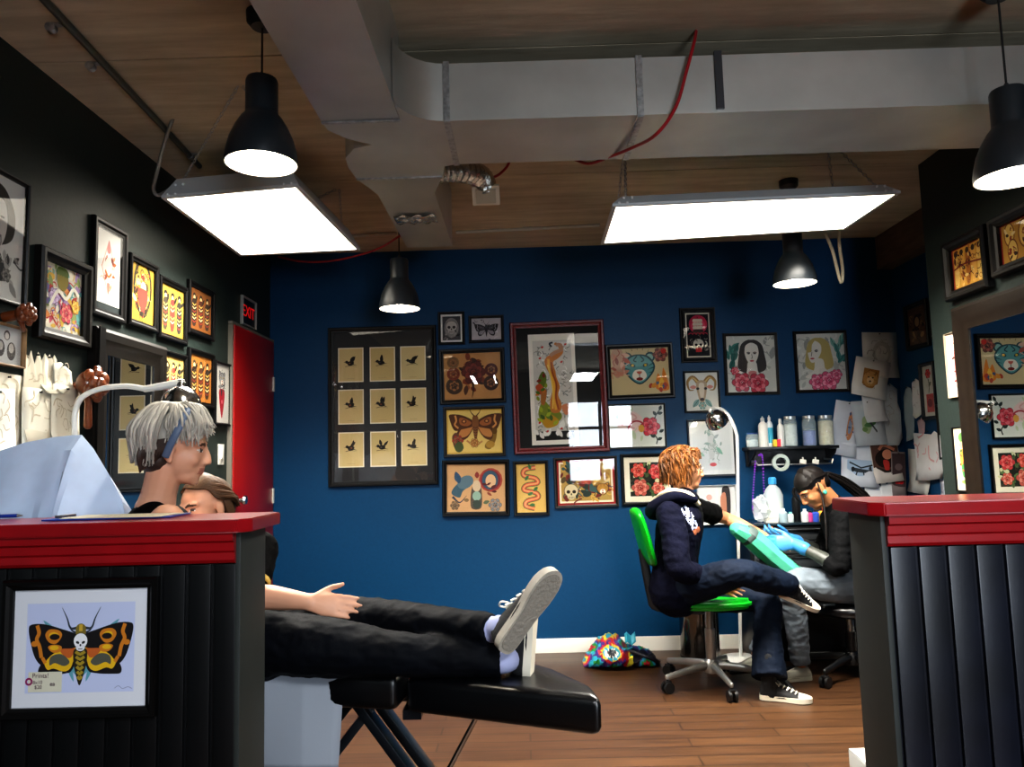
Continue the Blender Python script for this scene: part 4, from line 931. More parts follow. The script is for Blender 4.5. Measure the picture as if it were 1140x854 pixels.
# ------------------------------------------------------------------ under the ceiling
GALV = M('galvanised_steel', '#c4c4bf', rough=.4, metal=.82, var=.12, scale=3.5, bump=.05)
GALV2 = M('galvanised_seam', '#b4b6b8', rough=.35, metal=.9, var=.3, scale=60)
r = thing('air_duct', 'grey galvanised air duct under the ceiling with a branch to one side', 'duct', (-.52, 2.6, CEIL))
zb = 2.47; yf = atZ(650, 130, zb).y; zt = min(CEIL-.015, at(650, 66, yf).z); ybk = atZ(600, 180, zb).y
b = MB().m(GALV); b.box((-.526, (YB+2.52)/2, (zb+CEIL)/2), (.268, 2.52-YB-.01, CEIL-zb-.004)); b.build('main_run', r)
xq = at(497, 100, yf).x
plan = [(-.66, 2.515), (-.655, 2.58), (-.60, 2.66), (-.525, 2.715), (-.60, 2.745), (-.65, 2.83), (-.662, 2.92), (-.655, 3.05), (-.30, 3.05), (xq-.05, ybk+.02), (xq, ybk), (xq, yf)]
for i in range(1, 7):
    a = i/7*PI/2; plan.append((-.39+(xq+.39)*(1-math.sin(a)), 2.36+(yf-2.36)*math.cos(a)))
plan += [(-.39, 2.36), (-.39, 2.515)]
b = MB().m(GALV); b.prism([(x, y, zb) for x, y in plan], (0, 0, zt-zb)); b.build('elbow', r, ang=.5)
b = MB().m(GALV); b.box(((xq+XR)/2, (yf+ybk)/2, (zb+zt)/2), (XR-xq-.004, ybk-yf, zt-zb)); b.build('side_branch', r)
b = MB().m(GALV); b.box((-.48, (3.05+4.1)/2, (zb+CEIL)/2), (.25, 1.05, CEIL-zb-.006)); b.prism([(-.655, 3.05, zb+.002), (-.30, 3.05, zb+.002), (-.355, 3.25, zb+.002), (-.605, 3.25, zb+.002)], (0, 0, zt-zb-.01)); b.build('rear_run', r)
for px, mt in ((497, GALV2), (712, GALV2)):
    x = at(px, 100, yf).x; b = MB().m(mt)
    b.box((x, yf-.004, (zb+zt)/2), (.022, .008, zt-zb+.01)); b.box((x, (yf+ybk)/2, zb-.003), (.022, ybk-yf, .006)); b.build('seam_cleat', r)
x = at(800, 90, yf).x; b = MB().m(M('hanger_strap', '#4c4d50', rough=.4, metal=.7)); b.box((x, yf-.006, (zb+zt)/2+.01), (.026, .01, zt-zb)); b.build('hanger_strap', r)
for yy, x0, x1 in ((2.515, -.66, -.39), (3.05, -.655, -.30)):
    MB().m(GALV2).box(((x0+x1)/2, yy, zb-.003), (x1-x0, .012, .006)).build('seam_cleat', r)
FOIL = M('crumpled_foil', '#b9b6ae', rough=.22, metal=1, bump=1., scale=35, var=.3)
b = MB().m(FOIL); p = atZ(463, 243, zb); b.grid(lambda u, v: V((p.x-.10+.2*u, p.y-.06+.11*v, zb-.008-.008*math.sin(u*19)*math.cos(v*13))), 14, 8); solid(b.build('foil_tape', r), .002)
b = MB().m(M('duct_end_black', '#101010', rough=.6)).box((-.47, 4.13, zb+.14), (.2, .06, .22)); b.build('end_cap', r)
# flexible duct with white outlet
r = thing('flexible_duct', 'short foil flexible duct ending in a white square air outlet', 'duct', at(520, 195, 3.2))
p0 = at(482, 191, 3.16); p1 = at(512, 190, 3.2); p2 = at(534, 196, 3.3); p3 = at(541, 208, 3.36)
b = MB().m(FOIL); pts = catmull([tuple(p0), tuple(p1), tuple(p2), tuple(p3)], 10); b.tube(pts, [(.052 if i % 2 else .046) for i in range(len(pts))], seg=18, sub=1, cap='flat'); b.build('foil_hose', r)
b = MB().m(M('outlet_white', '#c9bda6', rough=.5)); c = at(541, 217, 3.36); b.box(c, (.125, .10, .02), Matrix.Rotation(math.radians(-38), 3, 'X'), bevel=.003); b.build('outlet_rim', r)
MB().m(M('outlet_face', '#a79c86', rough=.6)).box(c+V((0, -.008, -.009)), (.09, .07, .012), Matrix.Rotation(math.radians(-38), 3, 'X')).build('outlet_face', r)

# pendant lamps
BLK = M('black_plastic', '#0e0e0f', rough=.42)
SHD = M('dark_lamp_enamel', '#20262b', rough=.38)
SHIN = M('white_lamp_enamel', '#f1efe8', rough=.5)
BULB = M('lit_bulb', '#fff3df', emit=26)
def pendant(label, px, py, Y, R=.115, power=9):
    p = at(px, py, Y)
    r = thing('pendant_lamp', label, 'lamp', p, 0, 'black pendant lamps')
    zc = CEIL-p.z
    MB().m(BLK).lathe([(.0, zc-.055), (.035, zc-.052), (.05, zc-.035), (.052, zc-.002)], seg=24).build('canopy', r, local=True)
    MB().m(BLK).cyl((0, 0, 2.5*R), (0, 0, zc-.05), .0035, seg=8).build('cord', r, local=True)
    prof = [(1., 0), (1., .12), (.97, .35), (.88, .72), (.74, 1.05), (.58, 1.32), (.47, 1.45), (.45, 1.52), (.45, 2.42), (.42, 2.5)]
    b = MB().m(SHD); b.shell([(a*R, z*R) for a, z in prof]); b.lathe([(.42*R, 2.5*R), (.1*R, 2.56*R), (.05*R, 2.7*R), (0, 2.72*R)], seg=24)
    sh = b.build('shade', r, local=True)
    b = MB().m(SHIN); b.shell([((a-.03)*R, z*R+(.0008 if i == 0 else 0)) for i, (a, z) in enumerate(prof[:8])]+[(.02, 1.5*R)]); b.shell([(R, .0), (.97*R, .0008)]); b.build('lining', sh, local=True)
    b = MB().m(BULB); b.ell((0, 0, .62*R), (.46*R, .46*R, .46*R)); b.cyl((0, 0, 1.0*R), (0, 0, 1.45*R), .2*R); b.build('bulb', r, local=True)
    ld = bpy.data.lights.new('bulb_glow', 'SPOT'); ld.energy = power; ld.color = (1, .93, .82); ld.shadow_soft_size = .05; ld.spot_size = math.radians(125); ld.spot_blend = .4
    lo = bpy.data.objects.new('bulb_glow', ld); COL.objects.link(lo); lo.parent = r; lo.location = (0, 0, .05*R)
    return r
pendant('black pendant lamp hanging beside the square light panel with the cable', 291, 183, 2.38)
pendant('black pendant lamp hanging at the photo edge above the pewter framed prints', 1130, 198, 2.35)
pendant('small far black pendant lamp over the frame of nine cards', 445, 344, 4.25)
pendant('small far black pendant lamp over the framed women, below the wide light panel', 885, 316, 4.1)

# light panels
LENS = M('lit_panel_lens', '#fff6e4', emit=2.6)
HOUS = M('light_housing', '#c4c8c8', rough=.4, metal=.1)
CABL = M('flexible_conduit', '#8c8a84', rough=.4, metal=.6, bump=.4, scale=120)
CHN = M('chain_steel', '#a7a9a8', rough=.35, metal=.9)
def chain(pa, pb, parent, R=.010):
    b = MB().m(CHN); pa, pb = V(pa), V(pb); n = max(4, int((pb-pa).length/.02)); d = (pb-pa).normalized(); s1 = d.orthogonal().normalized(); s2 = d.cross(s1)
    for i in range(n):
        c = pa+(pb-pa)*((i+.5)/n); s = s1 if i % 2 else s2
        pts = [c+d*(.0125*math.cos(t))+s*(.006*math.sin(t)) for t in [2*PI*k/10 for k in range(10)]]
        b.tube(pts, .0018, seg=5, sub=1, closed=True)
    return b.build('chain', parent)
def panel(label, C4, hgt=.075, watts=70):
    """C4: lens corners near-left, near-right, far-right, far-left"""
    c = sum((V(p) for p in C4), V())/4
    r = thing('panel_light', label, 'light fixture', c, 0, 'hanging fluorescent light panels')
    ex = (V(C4[1])-V(C4[0])).normalized(); ey = (V(C4[3])-V(C4[0])); ey = (ey-ex*ey.dot(ex)).normalized(); n = ex.cross(ey)
    if n.z < 0: n = -n
    b = MB().m(HOUS); o = .018; ctr = [V(C4[0])-ex*o-ey*o, V(C4[1])+ex*o-ey*o, V(C4[2])+ex*o+ey*o, V(C4[3])-ex*o+ey*o]
    t = .05; top = [ctr[0]+ex*t+ey*t+n*hgt, ctr[1]-ex*t+ey*t+n*hgt, ctr[2]-ex*t-ey*t+n*hgt, ctr[3]+ex*t-ey*t+n*hgt]
    mid = [p+n*.012 for p in ctr]
    R = [[b.bm.verts.new(p) for p in q] for q in (ctr, mid, top)]
    for i in range(2):
        for k in range(4): b.face([R[i][k], R[i][(k+1) % 4], R[i+1][(k+1) % 4], R[i+1][k]])
    b.face(R[2]); inn = [b.bm.verts.new(V(p)+n*.001) for p in C4]
    for k in range(4): b.face([R[0][k], R[0][(k+1) % 4], inn[(k+1) % 4], inn[k]])
    b.m(M('rivet', '#e4e6e6', rough=.3))
    for q, w in ((0, 1), (1, -1)):
        for i in range(2):
            for j in range(2):
                p = (ctr[q] if j == 0 else ctr[q]*.5+top[q]*.5)+ex*(w*(.03+.035*i))+n*.014-ey*.002; b.ell(p, (.006, .006, .006), seg=8, rings=6)
    b.build('housing', r, ang=.3)
    b = MB().m(LENS); b.poly([V(p)+n*.0015 for p in C4]); b.build('lens', r, ang=0)
    ld = bpy.data.lights.new('panel_glow', 'AREA'); ld.shape = 'RECTANGLE'; ld.size = (V(C4[1])-V(C4[0])).length; ld.size_y = (V(C4[3])-V(C4[0])).length; ld.energy = watts; ld.spread = math.radians(125); ld.color = (1, .95, .86)
    lo = bpy.data.objects.new('panel_glow', ld); COL.objects.link(lo); lo.parent = r; lo.rotation_euler = Matrix((ex, ey, n)).transposed().to_euler(); lo.location = -n*.006
    return r, top, n
A4 = [at(186, 222, 3.35), at(329, 209, 3.35), at(397, 278, 4.15), at(269, 284, 4.15)]
pr, tp, nn = panel('square ended light panel hanging by chains with a grey flexible cable', A4, .11, 52)
ap = V((tp[0].x+.2, tp[0].y+.1, CEIL-.002))
pk = atZ(265, 96, CEIL-.002)
chain(tp[0]+V((.02, .02, 0)), pk, pr); chain(tp[1]+V((-.02, .02, 0)), pk+V((.02, 0, 0)), pr); pk2 = V((pk.x+.1, tp[2].y-.1, CEIL-.002)); chain(tp[3]+V((.02, -.03, 0)), pk2, pr); chain(tp[2]+V((-.03, -.03, 0)), pk2+V((.02, 0, 0)), pr)
q = tp[0]
b = MB().m(CABL); pc = atZ(262, -10, CEIL-.003); b.tube([pc, at(240, 32, 2.6), at(210, 90, 2.95), at(186, 150, 3.2), at(174, 195, 3.32), at(171, 211, 3.36), at(178, 217, 3.38), at(200, 203, 3.45)], .0085, seg=8, sub=8); b.build('cable', pr)
B4 = [at(686, 231, 3.27), at(996, 217, 3.27), at(939, 255, 3.83), at(673, 271, 3.83)]
pr, tp, nn = panel('wide light panel hanging by chains in front of the blue wall', B4, .06)
pk = atZ(697, 168, CEIL-.002); pk = V((tp[0].x+.06, (tp[0].y+tp[3].y)/2, CEIL-.002))
chain(tp[0]+V((.02, .02, 0)), pk, pr); chain(tp[3]+V((.02, -.02, 0)), pk+V((0, .02, 0)), pr)
pk = V((tp[1].x-.12, (tp[1].y+tp[2].y)/2, CEIL-.002)); chain(tp[1]+V((-.02, .02, 0)), pk, pr); chain(tp[2]+V((-.02, -.02, 0)), pk+V((0, .02, 0)), pr)
b = MB().m(M('pale_cable', '#a99f88', rough=.5)); b.tube([at(918, 258, 4.0), at(927, 280, 4.02), at(934, 308, 4.05), at(937, 314, 4.06), at(938, 300, 4.07), at(934, 262, 4.08), atZ(940, 240, CEIL)], .009, seg=8, sub=6); b.build('cable', pr)

# conduits and red cables on the ceiling
COND = M('steel_conduit', '#56574f', rough=.4, metal=.5)
a, c = atZ(44, -6, CEIL-.014), atZ(222, 185, CEIL-.014)
r = thing('steel_conduit', 'grey steel conduit running along the ceiling above the dark wall', 'conduit', (a+c)/2); b = MB().m(COND); b.cyl(a, c, .0135, seg=12); b.build('pipe', r)
for x, y in ((57, 31), (101, 74), (212, 174)):
    p = atZ(x, y, CEIL-.014); b = MB().m(GALV2); d = (c-a).normalized(); b.cyl(p-d*.011, p+d*.011, .017, seg=12); b.box(p+V((.022, 0, .010)), (.024, .02, .006)); b.build('clip', r)
a, c = atZ(508, 259, CEIL-.012), atZ(668, 251, CEIL-.012)
r = thing('white_conduit', 'thin white conduit on the ceiling between the rear duct and the wide light panel', 'conduit', (a+c)/2); MB().m(M('pvc_grey', '#b7b2a4', rough=.5)).cyl(a, c, .011, seg=10).build('pipe', r)
MB().m(M('pvc_grey', '#b7b2a4')).cyl(a+(c-a)*.47, a+(c-a)*.53, .015, seg=10).build('coupling', r)
a, c = atZ(391, 263, CEIL-.012), atZ(441, 260, CEIL-.012)
r = thing('white_conduit', 'short thin white conduit on the ceiling between the square panel and the rear duct', 'conduit', (a+c)/2); MB().m(M('pvc_grey', '#b7b2a4')).cyl(a, c, .011, seg=10).build('pipe', r)
RC = M('red_cable', '#a01420', rough=.45)
def cable(label, pts, rad=.006):
    b = MB().m(RC); r = thing('red_cable', label, 'cable', pts[0]); b.tube(pts, rad, seg=8, sub=8); b.build('cable', r)
yfr = yf-.03
cable('red cable drooping from the ceiling across the pale duct face', [atZ(775, 35, CEIL-.004), at(772, 50, yfr), at(764, 80, yfr-.01), at(752, 120, yfr-.01), at(730, 150, yfr), at(705, 164, 2.72), at(680, 174, 2.9), at(656, 182, 3.0), at(638, 177, 3.08)])
cable('short red cable end beside the white air outlet', [at(569, 176, 3.35), at(564, 186, 3.36), at(556, 194, 3.38), at(548, 198, 3.38)])
cable('red cable drooping behind the square light panel below the duct', [at(446, 262, 4.2), at(425, 275, 4.3), at(400, 284, 4.4), at(365, 291, 4.5), at(335, 291, 4.6), at(310, 286, 4.7)])

# ------------------------------------------------------------------ on the left counter, front picture
def a_moth(a):
    a.rect(0, 0, 100, 100, '#d3d5dc'); a.rect(9.5, 12, 90, 88, '#bcc4e2')
    for g in (-1, 1):
        for t in (-1.9, -2.2, .5, .75):
            u = 50+g*(10 if t < 0 else 16); v = 40 if t < 0 else 60
            ang = t if g > 0 else PI-t
            a.leaf(u, v, 20, 2, ang, '#5d9aa8')
    S = 46; k = a.k; u0, v0 = 50, 51
    q = lambda x, y: (u0+x*S*k*100/a.w, v0+y*S*k*100/a.h)
    K, O, Yl, G = '#161113', '#c47a22', '#d9ae1e', '#55564a'
    for g in (-1, 1):
        a.blob([q(g*.05, .0), q(g*.14, -.42), q(g*.3, -.5), q(g*.62, -.52), q(g*.78, -.5), q(g*.76, -.34), q(g*.5, -.05)], K)
        a.blob([q(g*.10, .02), q(g*.16, -.36), q(g*.3, -.46), q(g*.5, -.40), q(g*.62, -.42), q(g*.68, -.26), q(g*.5, -.12), q(g*.3, .02)], Yl)
        a.blob([q(g*.12, .02), q(g*.17, -.2), q(g*.3, -.18), q(g*.4, -.02)], '#b8602a')
        a.blob([q(g*.2, -.28), q(g*.3, -.36), q(g*.48, -.3), q(g*.58, -.34), q(g*.56, -.18), q(g*.36, -.14)], G)
        a.blob([q(g*.06, .2), q(g*.35, .32), q(g*.7, .42), q(g*.94, .42), q(g*1., .34), q(g*.96, .1), q(g*.86, -.2), q(g*.72, -.34), q(g*.6, -.2), q(g*.4, -.05), q(g*.1, -.02)], K)
        a.blob([q(g*.36, .2), q(g*.42, .3), q(g*.6, .32), q(g*.68, .22), q(g*.6, .08), q(g*.46, .06)], O); a.blob([q(g*.42, .2), q(g*.5, .27), q(g*.6, .24), q(g*.58, .14)], Yl); a.ell(*q(g*.5, .18), 4.5, 2.6, K)
        a.blob([q(g*.36, .0), q(g*.5, .04), q(g*.62, .0), q(g*.54, -.1), q(g*.4, -.1)], O); a.ell(*q(g*.5, -.02), 4, 2, Yl)
        a.stroke([q(g*.84, .40), q(g*.80, .26), q(g*.84, .14), q(g*.78, .0), q(g*.74, -.2)], 3.2, O); a.ell(*q(g*.88, .06), 3, 2.4, O); a.stroke([q(g*.72, -.2), q(g*.66, -.30)], 3, O, n=1)
        a.stroke([q(g*.06, .34), q(g*.2, .34), q(g*.27, .52), q(g*.37, .72)], 2.6, '#2c3440', True); a.stroke([q(g*.08, .24), q(g*.18, .3), q(g*.24, .4)], 2, '#2c3440', True)
    a.blob([q(-.11, -.05), q(.11, -.05), q(.13, -.25), q(.08, -.5), q(0, -.72), q(-.08, -.5), q(-.13, -.25)], '#2a2415')
    for i in range(6): a.stroke([q(-.09+.01*i, -.1-.09*i), q(0, -.15-.09*i), q(.09-.01*i, -.1-.09*i)], 2.6, '#a08a2c', n=2)
    a.blob([q(-.08, .2), q(.08, .2), q(.09, .36), q(0, .42), q(-.09, .36)], '#7a6a2a'); a.stroke([q(0, .4), q(0, .28)], 3, '#c4a23a', n=1)
    a.ell(*q(0, .09), 6.6, 7.2, '#1a1618'); a.ell(*q(0, .10), 6, 6.4, '#e6e6ea'); a.ell(*q(0, -.02), 4, 3.2, '#dcdce2')
    for g in (-1, 1): a.ell(*q(g*.055, .07), 1.6, 1.1, '#2a2a30', g*.5)
    a.ell(*q(0, .02), .8, 1., '#2a2a30'); a.stroke([q(-.04, -.05), q(.04, -.05)], .7, '#55555c', n=1)
    # little handwritten note with a magenta sticker
    a.rect(12, 13, 37, 30, '#cfccb8'); a.ring(12.5, 22, 2.5, 1.7, '#8e1a5c')
    a.stroke([(76, 15), (79, 17), (82, 14.6), (86, 16), (89, 14.4)], .5, '#8a8ea8')
def moth_picture():
    x0, x1, y0, y1 = 17, 166, 655, 786
    yfz = 1.998
    a, c = at(x0, (y0+y1)/2, yfz), at(x1, (y0+y1)/2, yfz); t, bt = at((x0+x1)/2, y0, yfz).z, at((x0+x1)/2, y1, yfz).z
    fw = .026; w, h = c.x-a.x+2*fw, t-bt+2*fw
    r = thing('picture_frame', 'black framed moth with a skull mark hung on the black half wall', 'picture frame', ((a.x+c.x)/2, yfz, (t+bt)/2), 0)
    moulding(w, h, fw, .024, FB).build('frame', r, local=True, ang=.35)
    b = MB(); y = -.006; b.m(M('paper_moth', '#d3d5dc', rough=.8)).box((0, y, 0), (w-2*fw+.004, .001, h-2*fw+.004)); ar = Art(b, w-2*fw, h-2*fw, 0, 0, y-.0008, eps=.00002); a_moth(ar)
    b.build('print', r, local=True, ang=0, fix=False)
    PEN = M('note_ink', '#5a3a4c', rough=.8); iw, ih = w-2*fw, h-2*fw
    for s, u, v, z in (('Prints!', 21.5, 27, .0165), ('8x10', 19.5, 21.5, .0125), ('$20', 20, 17.5, .0125), ('ea', 30.5, 20, .0150)):
        text('note_writing', s, z, PEN, r, ((u/100-.5)*iw, y-.0048, (v/100-.5)*ih), (PI/2, 0, 0), 0)
    g = MB().m(glass_mat()); yy = -.0135; iw, ih = iw/2, ih/2
    g.poly([(-iw, yy, -ih), (iw, yy, -ih), (iw, yy, ih), (-iw, yy, ih)]); g.build('glass', r, local=True, ang=0, fix=False)
moth_picture()
# pen and clipboard
BLU = M('blue_plastic', '#1c3a94', rough=.3)
p = atZ(-6, 575, CTOP+.008); r = thing('ballpoint_pen', 'blue pen lying on the red counter top', 'pen', p)
b = MB().m(BLU); e = p+V((.06, .01, 0)); b.cyl(p-V((.05, .01, 0)), e, .0055, seg=10); b.build('barrel', r); MB().m(STEEL).cyl(e, e+V((.014, .002, 0)), .005, .0015, seg=10).build('tip', r)
r = thing('clipboard', 'blue edged clipboard with papers lying on the red counter top', 'clipboard', (-1.13, 2.14, CTOP))
b = MB().m(BLU); b.box((-1.13, 2.14, CTOP+.003), (.34, .15, .004), Matrix.Rotation(.05, 3, 'Z'), bevel=.001); b.build('board', r)
b = MB().m(M('paper_d8cfb4', '#d8cfb4')); b.box((-1.11, 2.125, CTOP+.0065), (.28, .13, .002), Matrix.Rotation(-.04, 3, 'Z')); b.build('papers', r)
MB().m(STEEL).box((-1.28, 2.14, CTOP+.009), (.02, .07, .007), bevel=.002).build('clip', r)

# blue drape over a small cart behind the counter
DRP = M('blue_medical_drape', '#c3d6f0', rough=.55, sheen=.1, var=.04)
dY = 2.44
r = thing('draped_cart', 'cart covered by a pale blue plastic drape behind the black half wall', 'cart', (at(70, 560, dY).x, dY, 0))
sil = [(-22, 560), (-16, 522), (-5, 504), (28, 493), (60, 487), (80, 485), (91, 484.5), (104, 500), (122, 530), (136, 558), (140, 580), (141, 620)]
b = MB().m(DRP); rows = []
def drape(u, v):
    # v 0: front hem, .35-.6: ridge, 1: rear hem
    i = u*(len(sil)-1); k = min(int(i), len(sil)-2); f = i-k; x = sil[k][0]*(1-f)+sil[k+1][0]*f; y = sil[k][1]*(1-f)+sil[k+1][1]*f
    top = at(x, y, dY); t = abs(v-.5)*2; fold = math.sin(u*17+v*2)*.02*t+.012*math.sin(u*41)*t
    drop = t**1.25*(top.z-.86)
    return V((top.x+(v-.5)*.05+fold*.6, dY+(v-.5)*.34+fold+(.02*math.sin(u*9) if t > .1 else 0), top.z-drop*(1. if v < .5 else 1.)))
b.grid(drape, 22, 14); o = b.build('drape', r, ang=.35); solid(o, .002)
cx = -1.565
b = MB().m(M('cart_grey', '#8a8d90', rough=.4)); b.box((cx, dY, .80), (.28, .26, .03), bevel=.006); b.box((cx, dY, .25), (.28, .26, .03), bevel=.006); b.build('shelf', r)
for sx in (-.12, .12):
    for sy in (-.11, .11): MB().m(STEEL).cyl((cx+sx, dY+sy, .05), (cx+sx, dY+sy, 1.02), .012, seg=10).build('post', r); MB().m(BLK).tube([(cx+sx+.03*math.cos(t*PI/6), dY+sy, .03+.02*math.sin(t*PI/6)) for t in range(12)], .012, seg=8, sub=1, closed=True).build('caster', r)

# white gooseneck lamp with chrome head
WL = M('white_lamp_paint', '#d8d8d4', rough=.35)
def goose(name, label, pole, head, ax, R, base=None):
    r = thing(name, label, 'lamp', (pole[0].x, pole[0].y, 0))
    MB().m(WL).tube(pole, .0105, seg=10, sub=8, cap='flat').build('pole', r)
    ax = V(ax).normalized(); sh = MB().m(CHROME); pr = [(R, 0), (R*.99, R*.2), (R*.9, R*.55), (R*.68, R*.9), (R*.4, R*1.1), (R*.22, R*1.18)]
    sh.shell(pr, head, ax); sh.lathe([(R*.22, R*1.18), (R*.2, R*1.5), (0, R*1.52)], head, ax); s = sh.build('lamp_shade', r)
    MB().m(SHIN).shell([(a*.97, z-.001) for a, z in pr], head, ax).build('lining', s)
    MB().m(BULB).ell(head+ax*R*.42, (R*.4, R*.4, R*.4)).build('bulb', r)
    e = pole[-1]; MB().m(WL).tube([e, head+ax*R*1.4], [.013, .016], seg=10, sub=1).build('joint', r)
    MB().m(WL).lathe([(0, .022), (.10, .02), (.125, .012), (.13, .001), (0, .001)], (pole[0].x, pole[0].y, 0)).build('base', r)
    return r
Yg = 2.88
p83 = at(83, 486, Yg)
goose('gooseneck_lamp', 'white gooseneck lamp with chrome head rising behind the blue drape', [V((p83.x, Yg, .02)), V((p83.x, Yg, 1.2)), p83, at(84, 458, Yg), at(92, 442, Yg), at(112, 433, Yg), at(140, 430, Yg), at(162, 433, Yg-.02)], at(201, 456, Yg-.08), (-.10, .25, 1), .075)
Yf = 5.0
pf = at(825, 735, Yf)
goose('floor_lamp', 'white floor lamp with chrome head in front of the blue wall', [V((pf.x, Yf, .02)), V((at(822, 600, Yf).x, Yf, at(822, 600, Yf).z)), at(821, 500, Yf), at(819, 480, Yf), at(812, 464, Yf), at(804, 456, Yf), at(795, 455, Yf)], at(799, 470, Yf-.04), (-.5, -.5, .62), .075)
# ------------------------------------------------------------------ tattoo bed
VIN = M('black_vinyl', '#06070a', rough=.3, bump=.08, scale=160, coat=.15)
BZ = .62
def bedpt(x, y): return atZ(x, y, BZ)
nl = bedpt(300, 747); n1 = bedpt(444, 752); n2 = bedpt(449, 753); nr = bedpt(671, 776); fr = bedpt(618, 743)
fd = V((.24, .97, 0)).normalized()
r = thing('tattoo_bed', 'black padded tattoo bed with a client lying on it', 'bed', (-.5, 2.55, 0))
def cushion(name, pts, z1, th, parent, rad=.03):
    b = MB().m(VIN); b.prism([(p[0], p[1], z1-th) for p in pts], (0, 0, th))
    bmesh.ops.bevel(b.bm, geom=b.bm.edges[:], offset=rad, segments=4, affect='EDGES', profile=.5)
    return b.build(name, parent, ang=1.2)
wd = .52
n0 = V((-1.45, nl.y+(nl.x+1.45)*.06, 0))
cushion('back_section', [(-1.50, n0.y+.26), (-1.02, n0.y+.24), (-1.02, n0.y+wd), (-1.50, n0.y+wd)], .60, .10, r)
cushion('seat_section', [(-1.0, nl.y+.03), (n1.x-.004, n1.y), (n1.x+.05, n1.y+wd), (-1.0, nl.y+wd+.03)], BZ, .115, r)
c = cushion('leg_section', [(n2.x+.006, n2.y), (nr.x, nr.y), (nr.x-.02, nr.y+.13), (fr.x, fr.y), (n2.x+.10, n2.y+wd-.08), (n2.x+.06, n2.y+wd-.04)], BZ, .115, r, .028)
LEGM = M('dark_steel_leg', '#1b2026', rough=.3, metal=.6)
zl = .5
for dy in (.06, .40):
    a = at(398, 802, nl.y+dy); a.z = zl; e = V((a.x+.36, a.y, .02))
    b = MB().m(LEGM); b.bar(a, e, .075, .03, bevel=.004); b.build('leg', r)
    a2 = V((a.x+.55, a.y+.02, .49)); e2 = V((a.x+.02, a.y+.02, .02)); b = MB().m(LEGM); b.bar(a2-V((.5, 0, .01)), V((e2.x-.35, e2.y, .02)), .05, .03, bevel=.004); b.build('leg', r)
for x in (-1.3, -.15):
    b = MB().m(LEGM); b.box((x+.0, n1.y+wd/2, .014), (.07, wd+.06, .027), bevel=.005); b.build('foot_bar', r)
b = MB().m(LEGM); b.box((-.72, n1.y+wd/2, .485), (.95, .06, .03)); b.box((-.38, n1.y+wd/2, .487), (.06, wd-.06, .03)); b.build('under_frame', r)
a = at(541, 808, n2.y+.10); a.z = .51; e = at(500, 856, n2.y+.10); e = a+(e-a)*2.6
b = MB().m(CHROME); b.cyl(a, a+(e-a)*.55, .0085, seg=10); b.m(LEGM).cyl(a+(e-a)*.5, e, .0105, seg=10); b.build('gas_strut', r)
# white paper hanging over its edge
PAP = M('disposable_paper', '#9aa1ab', rough=.75, bump=.25, scale=7)
x0, x1 = at(236, 748, nl.y).x, at(386, 748, nl.y).x
ztop = BZ+.004; zbt = at(330, 850, nl.y-.02).z
r = thing('paper_sheet', 'white disposable paper hanging over the edge of the black bed', 'paper')
def pap(u, v):
    x = x0+(x1-x0)*u+(.012*(v-.4) if u > .5 else 0)*(-1); yb = nl.y-(x-nl.x)*.06
    if v < .25: return V((x, yb+.22-.25*v/.25+.006, ztop+.002))
    t = (v-.25)/.75
    return V((x-.012*t*u, yb-.028-.006*math.sin(u*7+t*3)-.010*math.sin(t*PI)*math.sin(u*4), ztop+.002-.012*min(1, t*12)-(ztop-zbt)*t))
b = MB().m(PAP); b.grid(pap, 14, 24); solid(b.build('sheet', r, ang=1.), .001)
r.location = (0, 0, 0)

# ------------------------------------------------------------------ green office chair
GRN = M('bright_green_vinyl', '#08921c', rough=.35, var=.05)
SILV = M('silver_painted_metal', '#a9a8a4', rough=.32, metal=.75)
gc = V((1.035, 4.47, 0))
def office_base(parent, c, mat, h, R, ang0, colr=.022, dark=False):
    b = MB().m(mat); b.lathe([(.045, .075), (.05, .10), (.04, .135), (.028, .15), (0, .151)], c); b.build('hub', parent)
    for k in range(5):
        a = ang0+2*PI*k/5; d = V((math.cos(a), math.sin(a), 0)); b = MB().m(mat)
        b.tube([c+d*.03+V((0, 0, .115)), c+d*R*.5+V((0, 0, .105)), c+d*R+V((0, 0, .085))], [(.024, .022), (.021, .016), (.017, .011)], side=(0, 0, 1), seg=10, sub=3); lg = b.build('base_leg', parent)
        p = c+d*R; t = V((-d.y, d.x, 0)); b = MB().m(BLK)
        for s in (-1, 1): b.cyl(p+t*(s*.008)+V((0, 0, .031)), p+t*(s*.024)+V((0, 0, .031)), .030, seg=16)
        b.cyl(p+V((0, 0, .03)), p+V((0, 0, .085)), .008, seg=8); b.box(p+V((0, 0, .058)), (.04, .03, .018), Matrix.Rotation(a, 3, 'Z'), bevel=.006); b.build('caster', parent)
    b = MB().m(mat); b.cyl(c+V((0, 0, .14)), c+V((0, 0, h*.72)), colr*1.3); b.m(STEEL).cyl(c+V((0, 0, h*.7)), c+V((0, 0, h)), colr); b.build('gas_column', parent)
r = thing('office_chair', 'bright green office chair with silver five star base', 'chair', gc)
seatz = at(786, 668, 4.40).z
office_base(r, gc, SILV, seatz-.05, .30, math.radians(-84))
b = MB().m(GRN); pts = []
for i in range(24):
    t = 2*PI*i/24; ex = .225*math.copysign(abs(math.cos(t))**.6, math.cos(t)); ey = .22*math.copysign(abs(math.sin(t))**.6, math.sin(t)); pts.append((gc.x+ex, gc.y+ey, seatz-.035))
b.prism(pts, (0, 0, .05)); bmesh.ops.bevel(b.bm, geom=[e for e in b.bm.edges if abs(e.verts[0].co.z-e.verts[1].co.z) < 1e-5], offset=.018, segments=3, affect='EDGES'); b.build('seat', r, ang=1.)
MB().m(BLK).box(gc+V((0, 0, seatz-.05)), (.2, .16, .026), bevel=.006).build('seat_plate', r)
